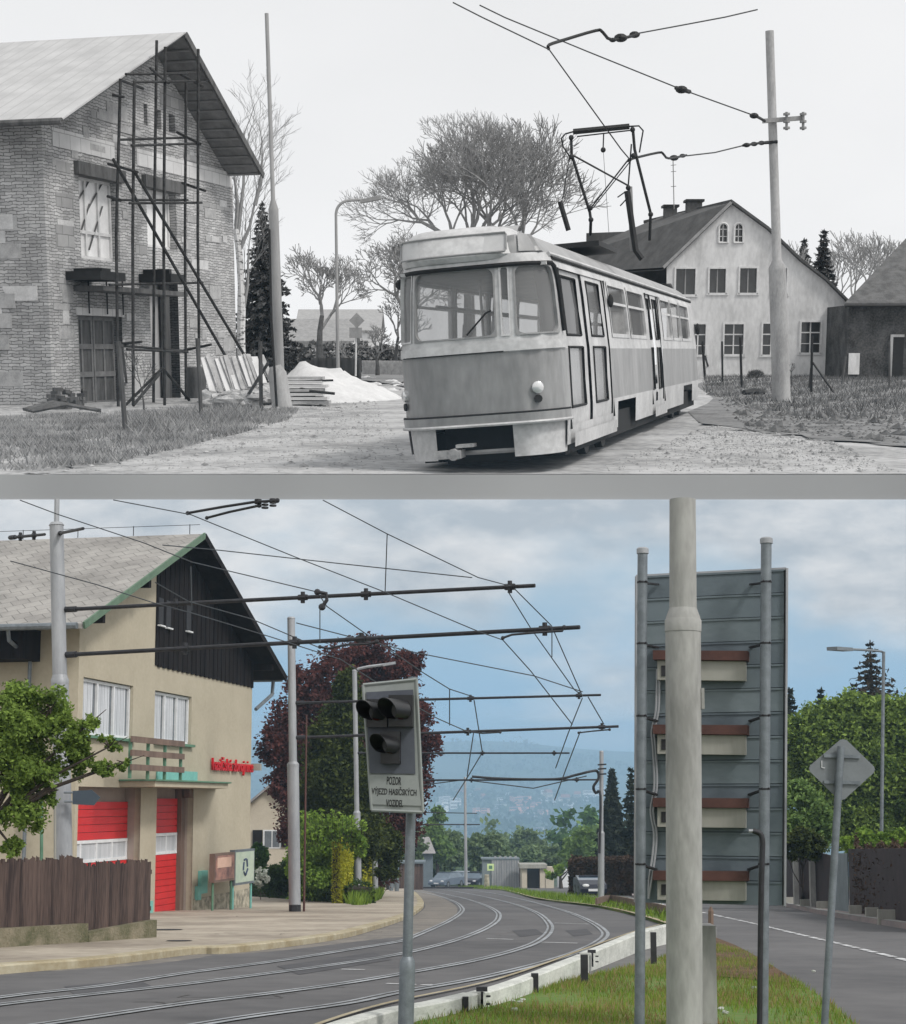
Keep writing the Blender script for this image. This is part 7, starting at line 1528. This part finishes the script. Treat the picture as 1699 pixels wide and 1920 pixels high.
# ------------------------------------------------------------------ white house, barn
WH = T(1435, 700, 93); wz = TZ; 
wh = thing('white_house', 'stained white gabled farmhouse with arched attic windows behind the concrete pole', 'building', (WH.x, 93, wz), fr='T')
def wp(px, py, Y=93): p = T(px, py, Y); return p.x, p.z
def wq(px, py): p = T(px, py, 93); return (p.x, p.z)
wwin = [(1268, 504, 1303, 552), (1331, 504, 1360, 549), (1388, 503, 1418, 549), (1450, 503, 1474, 551)]; wlow = [(1296, 608, 1322, 665), (1359, 608, 1393, 664), (1431, 607, 1462, 665), (1503, 604, 1537, 661)]
out_ = [wq(1250, 712), wq(1583, 712), wq(1583, 590), wq(1588, 566), wq(1548, 528), wq(1500, 490), wq(1440, 432), wq(1370, 382), wq(1255, 490), wq(1250, 497)]
hl_ = []
for a, b, c, d in wwin + wlow: x0, z1 = wq(a, b); x1, z0 = wq(c, d); hl_.append(rect(x0, x1, z0, z1))
arcs = []
for cx_ in (1356, 1385):
    x0, z0 = wq(cx_ - 9, 455); x1, z1 = wq(cx_ + 9, 427); r_ = (x1 - x0) / 2; arc = [(x0, z0), (x1, z0)] + [((x0 + x1) / 2 + r_ * math.cos(a), z1 + r_ * math.sin(a)) for a in np.linspace(0, PI, 9)]; arcs.append(arc)
mb = holed(out_, hl_ + arcs, lambda a, z: Vector((a, 93, z)), .22, Vector((0, 1, 0))); mb.obj('wall', G_rend, wh)
for i, (a, b, c, d) in enumerate(wwin + wlow):
    x0, z1 = wq(a, b); x1, z0 = wq(c, d); f = MB(); t_ = .1
    for q in ((x0 - t_, x0, z0 - t_, z1 + t_), (x1, x1 + t_, z0 - t_, z1 + t_), (x0, x1, z1, z1 + t_), (x0 - .16, x1 + .16, z0 - .14, z0)): f.box(q[0], q[1], 92.93, 93.02 if True else 0, q[2], q[3])
    F_ = f.obj('window', G_wh, wh); g_ = MB(); g_.box(x0, x1, 93.16, 93.18, z0, z1); g_.obj('pane', G_glassd, F_); k_ = MB(); xm = (x0 + x1) / 2; zm = z0 + (z1 - z0) * .66
    k_.box(xm - .035, xm + .035, 93.10, 93.15, z0, z1)
    if i >= 4: k_.box(x0, x1, 93.09, 93.155, zm - .035, zm + .035); k_.box(x0, x1, 93.09, 93.155, zm - .65, zm - .6)
    k_.obj('glazing_bar', G_wh if i >= 4 else G_mid, F_)
for arc in arcs:
    g_ = MB(); g_.slab([Vector((a, 93.15, z)) for a, z in arc], (0, .02, 0)); F_ = g_.obj('arched_window', G_glassd, wh)
    f = MB(); P = [Vector((a, 92.97, z)) for a, z in arc]; f.tube(P + [P[0]], .07, 5); xm = (arc[0][0] + arc[1][0]) / 2; f.obj('frame', G_wh, F_); f = MB(); f.beam(Vector((xm, 93.1, arc[0][1])), Vector((xm, 93.1, arc[6][1] + .1)), .05, .05)
    for kz in (.35, .75): f.beam(Vector((arc[0][0], 93.1, arc[0][1] + kz)), Vector((arc[1][0], 93.1, arc[0][1] + kz)), .05, .05)
    f.obj('glazing_bar', G_wh, F_)
# roof left slope goes back and to the left
apx_, apz = wq(1370, 380); rp_ = [wq(1370, 380), wq(1440, 431), wq(1500, 489), wq(1549, 527), wq(1590, 568)]
mb = MB(); dv = Vector((-3.2, 15, 0)); 
for a, b in zip(rp_, rp_[1:]): mb.slab([Vector((a[0], 92.7, a[1])), Vector((b[0], 92.7, b[1])), Vector((b[0], 92.7, b[1])) + dv, Vector((a[0], 92.7, a[1])) + dv], (0, 0, .16))
mb.obj('roof', G_tile, wh)
e0 = wq(1243, 502); mb = MB(); A = Vector((apx_, 92.75, apz)); E = Vector((e0[0], 92.75, e0[1])); R2 = T(1105, 436, 104); E2 = E + Vector((-9.5, 9, 0)); A2 = Vector((T(1250, 402, 104).x, 104, T(1250, 402, 104).z)); 
mb.add([A, E, Vector((E.x - 8, 104, E.z)), A2], [(0, 1, 2, 3)]); mb.add([A + Vector((0, 0, -.15)), E + Vector((0, 0, -.15)), Vector((E.x - 8, 104, E.z - .15)), A2 + Vector((0, 0, -.15))], [(3, 2, 1, 0)])
mb.obj('roof', G_tile, wh)
mb = MB(); mb.slab([T(1100, 437, 104), T(1178, 434, 104), T(1260, 402, 104), T(1262, 560, 104), T(1100, 560, 104)], (0, .3, 0)); mb.obj('roof_wing', G_tile, wh)
mb = MB(); mb.beam(E, A, .1, .16); mb.beam(A, Vector((rp_[-1][0], 92.75, rp_[-1][1])), .1, .1) if False else None; mb.obj('verge_board', G_mid, wh)
for (x0, x1, y0, y1, Y) in ((1247, 1270, 388, 408, 101), (1289, 1317, 378, 402, 98)):
    mb = MB(); a, b = T(x0, y1 + 6, Y), T(x1, y0, Y); mb.box(a.x, b.x, Y, Y + 1, a.z, b.z); ch = mb.obj('chimney', gm('chimney brick', .12, .07, 5, .9, .3), wh); mb = MB(); mb.box(a.x - .12, b.x + .12, Y - .12, Y + 1.12, b.z, b.z + .14); mb.obj('chimney_cap', G_dark, ch)
mb = MB(); mb.tube([T(1264, 392, 100), T(1262, 295, 100)], .03, 4)
for y in (310, 322, 350): mb.tube([T(1258, y, 100), T(1268, y - 1, 100)], .02, 4)
mb.obj('aerial', G_twl, wh)
bn_ = thing('barn', 'low dark barn with a big slate roof at the right edge', 'barn', T(1680, 706, 88), fr='T')
mb = MB(); a, b = T(1586, 712, 88), T(1790, 572, 88); mb.box(a.x, b.x, 88, 96, TZ - .3, b.z); mb.obj('wall', G_barn, bn_)
mb = MB(); r0_, r1_ = T(1584, 573, 87.5), T(1800, 573, 87.5); q0, q1 = T(1705, 445, 95), T(1800, 440, 95); mb.slab([r0_, r1_, q1, q0], (0, 0, .15)); mb.obj('roof', gm('old slate', .13, .07, 2, .9, .3, fine=.5), bn_)
mb = MB(); mb.tube([r0_, r1_], .09, 6); mb.obj('gutter', G_dark, bn_)
mb = MB(); a, b = T(1671, 706, 87.95), T(1695, 632, 87.95); mb.box(a.x, b.x, 87.9, 87.96, TZ, b.z); dr_ = mb.obj('door', G_dark, bn_); mb = MB(); mb.box(a.x - .14, a.x, 87.85, 87.97, TZ, b.z + .14); mb.box(a.x, b.x, 87.85, 87.97, b.z, b.z + .14); mb.obj('door_frame', G_conc, dr_)
mb = MB(); a, b = T(1590, 702, 87.95), T(1612, 662, 87.95); mb.box(a.x, b.x, 87.88, 87.97, a.z, b.z); mb.obj('pale_patch', G_rend, bn_)
# ------------------------------------------------------------------ fence posts, stakes
def tpost(x0, y0, x1, y1, w_, label, brace=(), m=G_dark, grp='fence posts before the white house', nm='fence_post'):
    p = Tg(x0, y0); Y = p.y; t = thing(nm, label, 'post', p, grp, fr='T'); mb = MB(); mb.tube([p - Vector((0, 0, .05)), T(x1, y1, Y)], w_ * Y / F / 2, 6); mb.obj('post', m, t)
    for bx0, by0, bx1, by1 in brace: q = Tg(bx0, by0); mb = MB(); mb.tube([q, T(bx1, by1, Y)], w_ * .8 * Y / F / 2, 5); mb.obj('brace', m, t)
tpost(1322, 708, 1317, 640, 5, 'dark post with a brace just right of the tram rear', [(1333, 705, 1322, 668)])
tpost(1355, 718, 1354, 640, 4, 'plain dark post below the second lower window of the house'); tpost(1391, 728, 1388, 632, 5, 'taller plain dark post left of the thick concrete pole')
tpost(1521, 737, 1523, 630, 5, 'dark post with a long slanting brace in front of the rightmost window', [(1565, 738, 1524, 680), (1517, 728, 1521, 690)])
tpost(1578, 722, 1586, 668, 4, 'leaning weathered post between the white house and the barn', m=G_wood); tpost(1668, 728, 1668, 640, 4, 'thin grey post in front of the barn door', m=G_wood)
tpost(1486, 705, 1484, 650, 2, 'thin young sapling stake right of the concrete pole', [], G_wood)
SG = 'old posts before the brick house'
tpost(236, 812, 222, 640, 10, 'thick leaning timber stake before the boarded gate', [(240, 735, 228, 648)], G_wood, SG, 'timber_stake')
tpost(378, 790, 370, 634, 8, 'thick timber stake in front of the scaffold corner', [], G_wood, SG, 'timber_stake'); tpost(490, 768, 488, 640, 8, 'timber stake just left of the tall mast', [(450, 765, 503, 680)], G_wood, SG, 'timber_stake')
# ------------------------------------------------------------------ building materials
sh2 = MB(); n1, n2 = 28, 16; A0 = Tg(640, 772); 
cx_, cy_ = T(570, 690, 50).x, 50
for j in range(n2 + 1):
    for i in range(n1 + 1):
        u = i / n1; v = j / n2; x = T(470, 700, 50).x + (T(770, 700, 50).x - T(470, 700, 50).x) * u; y = 45.5 + 13 * v
        dxn = (x - cx_) / (1.55 if x < cx_ else 3.0); dyn = (y - 51.5) / 4.6; r_ = math.sqrt(dxn * dxn + dyn * dyn); h_ = max(0, 1 - r_) ** .8 * 1.12 + (.13 * math.sin(x * 4 + y * 2) + .07 * math.sin(x * 9.1 - y * 5) + .05 * math.sin(x * 17 + y * 11)) * max(0, 1.05 - r_) + .05 * max(0, 1.3 - r_)
        sh2.v.append(Vector((x, y, TZ - .02 + h_)))
sh2.f = [(j * (n1 + 1) + i, j * (n1 + 1) + i + 1, (j + 1) * (n1 + 1) + i + 1, (j + 1) * (n1 + 1) + i) for j in range(n2) for i in range(n1)]
sh2.obj('sand_heap', G_sand, fr='T', label='large pale heap of sand right of the tall mast', cat='sand heap', smooth=True)
mb = MB(); r = random.Random(2)
for i in range(26): p = T(r.uniform(640, 760), 0, 50); q = Tg(r.uniform(650, 755), r.uniform(700, 745)); mb.sphere(q, r.uniform(.06, .25), 6, 4, (1.4, 1, .5), .5)
mb.obj('rubble', G_sand, fr='T', label='pale rubble strewn along the track beyond the sand heap', cat='rubble', kind='stuff')
ps_ = thing('plank_pile', 'stack of pale planks with dark sheeting in front of the sand heap', 'plank pile', Tg(575, 772), fr='T')
for k in range(7):
    z = TZ + .08 + k * .11; a, b = T(530 + r.uniform(-4, 4), 770, 44.5), T(612 + r.uniform(-8, 6), 770, 44.5); mb = MB(); mb.box(a.x, b.x, 44.3 + .02 * k, 45.3, z, z + .075); mb.obj('plank', G_sand if k % 3 else G_pwood, ps_)
mb = MB(); a, b = T(532, 735, 44.4), T(598, 735, 44.4); mb.slab([T(532, 738, 44.4), T(560, 730, 44.4), T(598, 736, 44.4), T(590, 744, 44.4), T(535, 742, 44.4)], (0, .8, .03)); mb.obj('dark_sheet', G_dark, ps_)
mb = MB(); mb.tube([T(530, 716, 44.6), T(625, 713, 44.6)], .03, 5); mb.obj('long_lath', G_dark, ps_); mb = MB(); mb.tube([T(580, 733, 44.2), T(628, 738, 44.2)], .04, 5); mb.obj('long_lath', G_dark, ps_)
lb_ = thing('leaning_boards', 'row of pale boards leaning against the brick wall behind the stake', 'boards', Tg(430, 748), fr='T')
for i in range(15):
    x = 384 + i * 7.6; Y = 47.5; a, b = T(x + 22 + r.uniform(-4, 6), 745 - i * 2.2, Y - .9), T(x + r.uniform(-3, 3), 668 + r.uniform(-6, 8), Y); mb = MB(); mb.beam(a, b, .14 + .08 * (i % 3 == 0), .03); mb.obj('board', (G_sand, G_pwood, G_conc)[i % 3], lb_)
mb = MB(); c = Tg(368, 748); mb.tube([c, c + Vector((0, 0, .55)), c + Vector((0, 0, .58)), c + Vector((0, 0, 1.0))], [.33, .33, .35, .33], 16); mb.obj('barrel', G_wood, fr='T', label='dark dented barrel beside the leaning boards', cat='barrel', smooth=True)
rb = MB()
for i in range(60): q = Tg(r.uniform(385, 505), r.uniform(745, 768)); rb.sphere(q + Vector((0, 0, r.uniform(0, .35))), r.uniform(.1, .3), 6, 4, (1.4, 1, .6), .7)
rb.obj('broken_stone', gm('broken stone', .50, .2, 2, .9, .5), fr='T', label='pile of pale broken stone in front of the leaning boards', cat='rubble', kind='stuff')
rb = MB()
for i in range(70): q = Tg(r.uniform(90, 160), r.uniform(752, 768)); rb.cbox(q + Vector((0, 0, r.uniform(.02, .6) * (1 - abs(q.x - Tg(125, 760).x) / 1.2))), .26, .13, .1, r.uniform(0, 3))
rb.obj('brick_pile', G_wood, fr='T', label='dark heap of old bricks left of the boarded gate', cat='brick pile', kind='stuff')
mb = MB()
for i in range(5): a, b = Tg(45 + i * 4, 775 + i), Tg(150 + i * 10, 770 + i * 2); mb.tube([a + Vector((0, 0, .1)), a.lerp(b, .5) + Vector((0, 0, .25)), b + Vector((0, 0, .1))], .05, 5)
mb.obj('brushwood', G_wood, fr='T', label='bent branches lying in the grass below the brick heap', cat='branches', kind='stuff')
mb = MB()
for i in range(4): a = Tg(665 - 2 * i + 0, 770 - i); 
a, b = Tg(1395, 742), Tg(1432, 741); mb.tube([a + Vector((0, 0, .1)), a.lerp(b, .5) + Vector((0, 0, .14)), b + Vector((0, 0, .08))], [.1, .13, .08], 6); mb.obj('fallen_log', G_dark, fr='T', label='short dark log lying in the grass left of the concrete pole', cat='log')
# ------------------------------------------------------------------ trees of the terrace
def TG(px, Y): p = T(px, 700, Y); return Vector((p.x, Y, TZ - .1))
M_birch = gm('birch bark', .62, .04, 5, .9, .1, fine=.4, streak=3, lo=.40, hi=.46)
bt = thing('birch_tree', 'white barked birch behind the corner of the brick house', 'tree', TG(456, 62), fr='T')
mb = MB(); P = smoothpath([TG(456, 62), T(452, 640, 62), T(453, 560, 62), T(449, 480, 62), T(443, 430, 62)], 4); mb.tube(P, [.16] * 9 + [.13] * (len(P) - 9), 8); mb.obj('trunk', M_birch, bt, smooth=True)
mb = MB(); r = random.Random(17)
def twig(p, d, ln, rad, lv):
    q = p + d * ln * .5 + Vector((r.uniform(-.1, .1) * ln, 0, 0)); e = q + (d + Vector((r.uniform(-.2, .2), 0, -.03 * lv))).normalized() * ln * .5; mb.tube([p, q, e], [rad, rad * .8, rad * .6], 4 if lv < 2 else 3, False)
    if lv < 4:
        for k in range(3): twig(p.lerp(e, r.uniform(.4, 1)) if k else e, (d + Vector((r.uniform(-.75, .75), r.uniform(-.5, .5), r.uniform(-.1, .3)))).normalized(), ln * .74, max(.006, rad * .55), lv + 1)
for (a, b) in (((443, 432), (440, 330)), ((449, 470), (478, 380)), ((446, 440), (458, 250)), ((452, 520), (440, 420)), ((478, 385), (492, 290)), ((453, 600), (466, 470))):
    p, q = T(*a, 62), T(*b, 62); mb.tube([p, p.lerp(q, .5) + Vector((.1, 0, 0)), q], [.09, .06, .035], 6)
    for k in range(4): twig(p.lerp(q, .4 + .2 * k), ((q - p).normalized() + Vector((r.uniform(-.4, .4), 0, .2))).normalized(), 1.05, .02, 1)
mb.obj('crown', G_twl, bt)
conifer('spruce', 'tall dark spruce behind the tall mast beside the brick house', TG(497, 80), (708 - 378) * 80 / F, 78 * 80 / F, G_need, G_bark, 71, 'spruces of the terrace', 'T', 1.7, .15)
bare_tree('bare_tree', 'bare forked tree between the spruce and the street lamp', TG(600, 92), (715 - 440) * 92 / F, .6, G_bark, 5, .2, .22, 7, 'bare trees of the terrace', minr=.022, twig=G_twig)
bare_tree('bare_tree', 'huge round bare tree rising behind the tram', TG(880, 100), (719 - 245) * 100 / F, .62, G_bark, 9, .42, .2, 9, 'bare trees of the terrace', minr=.014, twig=G_twig)
bare_tree('bare_tree', 'wide bare tree left of the tram with low spreading boughs', TG(768, 84), (712 - 400) * 84 / F, .85, G_bark, 13, .22, .16, 8, 'bare trees of the terrace', minr=.018, twig=G_twig)
bare_tree('bare_tree', 'second half of the bare crown directly above the tram roof', TG(930, 106), (716 - 225) * 106 / F, .6, G_bark, 27, .32, .2, 8, 'bare trees of the terrace', minr=.026, twig=G_twig)
bare_tree('bare_tree', 'small bare fruit tree behind the far road sign', TG(708, 96), (712 - 600) * 96 / F, .8, G_bark, 21, .12, .2, 6, 'bare trees of the terrace', minr=.02, twig=G_twig)
bare_tree('bare_tree', 'thin bare tree half hidden by the left side of the tram', TG(742, 110), (712 - 545) * 110 / F, .7, G_bark, 23, .14, .2, 6, 'bare trees of the terrace', minr=.025, twig=G_twig)
bare_tree('bare_tree', 'low bare tree at the foot of the street lamp', TG(648, 100), (712 - 625) * 100 / F, .9, G_bark, 25, .1, .15, 5, 'bare trees of the terrace', minr=.02, twig=G_twig)
for i, (px, y0, Y, sd, lb) in enumerate([(1480, 430, 125, 31, 'hazy bare tree showing just right of the concrete pole'), (1590, 418, 130, 33, 'tall bare tree right of the small spruce'), (1625, 412, 124, 35, 'bare tree with a flat crown above the barn roof'), (1660, 425, 135, 37, 'rightmost bare tree above the barn roof'), (1570, 440, 140, 39, 'slender bare tree between spruce and barn')]):
    bare_tree('bare_tree', lb, TG(px, Y), (700 - y0) * Y / F, .5, G_twig, sd, .16, .25, 6, 'bare trees behind the barn', minr=.03, twig=G_twl)
conifer('spruce', 'small spruce above the right roof slope of the white house', TG(1536, 118), (696 - 436) * 118 / F, 54 * 118 / F, G_need, G_bark, 75, 'spruces of the terrace', 'T', 1.3, .24)
conifer('spruce', 'pale distant spruce just right of the concrete pole', TG(1500, 150), (690 - 455) * 150 / F, 40 * 150 / F, G_needl, G_bark, 76, 'spruces of the terrace', 'T', 1.0, .36, .2)
bare_tree('bare_shrub', 'twiggy round shrub below the house windows left of the concrete pole', TG(1420, 75), .95 * 1.25, 1.0, G_bark, 41, .02, .05, 5, None, forks=5, minr=.008, twig=G_bark, cat='shrub')
bare_tree('bare_shrub', 'wild twiggy sapling behind the first scaffold pole', Tg(270, 770), 2.0, .5, G_bark, 43, .025, .1, 5, None, minr=.006, twig=G_wood, cat='shrub')
bare_tree('bare_shrub', 'small young fruit tree between the concrete pole and the rightmost window', TG(1485, 70), 1.35, .6, G_bark, 45, .03, .35, 4, None, minr=.008, twig=G_bark, cat='shrub')
P = []; rs3 = np.random.RandomState(9)
fw = [(c, r_) for c, r_ in plump([(560, 672, 22), (590, 660, 20), (620, 668, 22), (655, 672, 24), (690, 676, 24), (720, 668, 20), (745, 672, 22), (580, 690, 22), (640, 690, 24), (700, 692, 24), (740, 690, 20)], 125, T)]
V, Q_ = cloud(fw, 9000, .22, 4); o = link_mesh('undergrowth', arrmesh('undergrowth', V, Q_), leafmat('grey undergrowth', g3(.26), g3(.1), .1), fr='T'); tagp(o, 'twiggy grey undergrowth along the far road behind the sand heap', 'undergrowth', kind='stuff')
house('distant_house', 'pale distant house glimpsed between the spruce and the street lamp', (T(585, 660, 135).x, 135, TZ - .4), 7, 8, 2.6, 1.7, G_rend, G_mid, win=[(-2, -1, 1, 2), (.8, 1.8, 1, 2)], fr='T', wm=G_glassd, fm=G_wh, group=None)
house('distant_house', 'wide distant house with a long roof and chimney behind the road sign', (T(640, 660, 165).x, 165, TZ + .2), 8, 9, 3.2, 2.0, G_rend, gm('haze lightened roof', .34, .28), win=[(-3, -2, 1, 2.2), (0, 1, 1, 2.2), (2, 3, 1, 2.2)], fr='T', wm=G_glassd, fm=G_wh)  # roof grey lightened, distance haze put into its colour
mb = MB(); a, b = TG(700, 88), TG(760, 88)
ff = thing('picket_fence', 'dark far picket fence along the road behind the road sign', 'fence', TG(650, 86), fr='T'); mb = MB()
for i in range(46): q = TG(585, 88).lerp(TG(676, 84), i / 45); mb.cbox(q + Vector((0, 0, .6)), .09, .04, 1.25)
mb.beam(TG(585, 88) + Vector((0, .05, .9)), TG(676, 84) + Vector((0, .05, .9)), .05, .08); mb.obj('picket_panel', G_wood, ff)
rf_ = thing('picket_fence', 'pale low fence across the road end left of the tram', 'fence', TG(710, 100), fr='T'); mb = MB()
for i in range(40): q = TG(680, 102).lerp(TG(765, 98), i / 39); mb.cbox(q + Vector((0, 0, .5)), .07, .04, .95)
mb.obj('picket_panel', G_pwood, rf_)
bpy.context.view_layer.update()
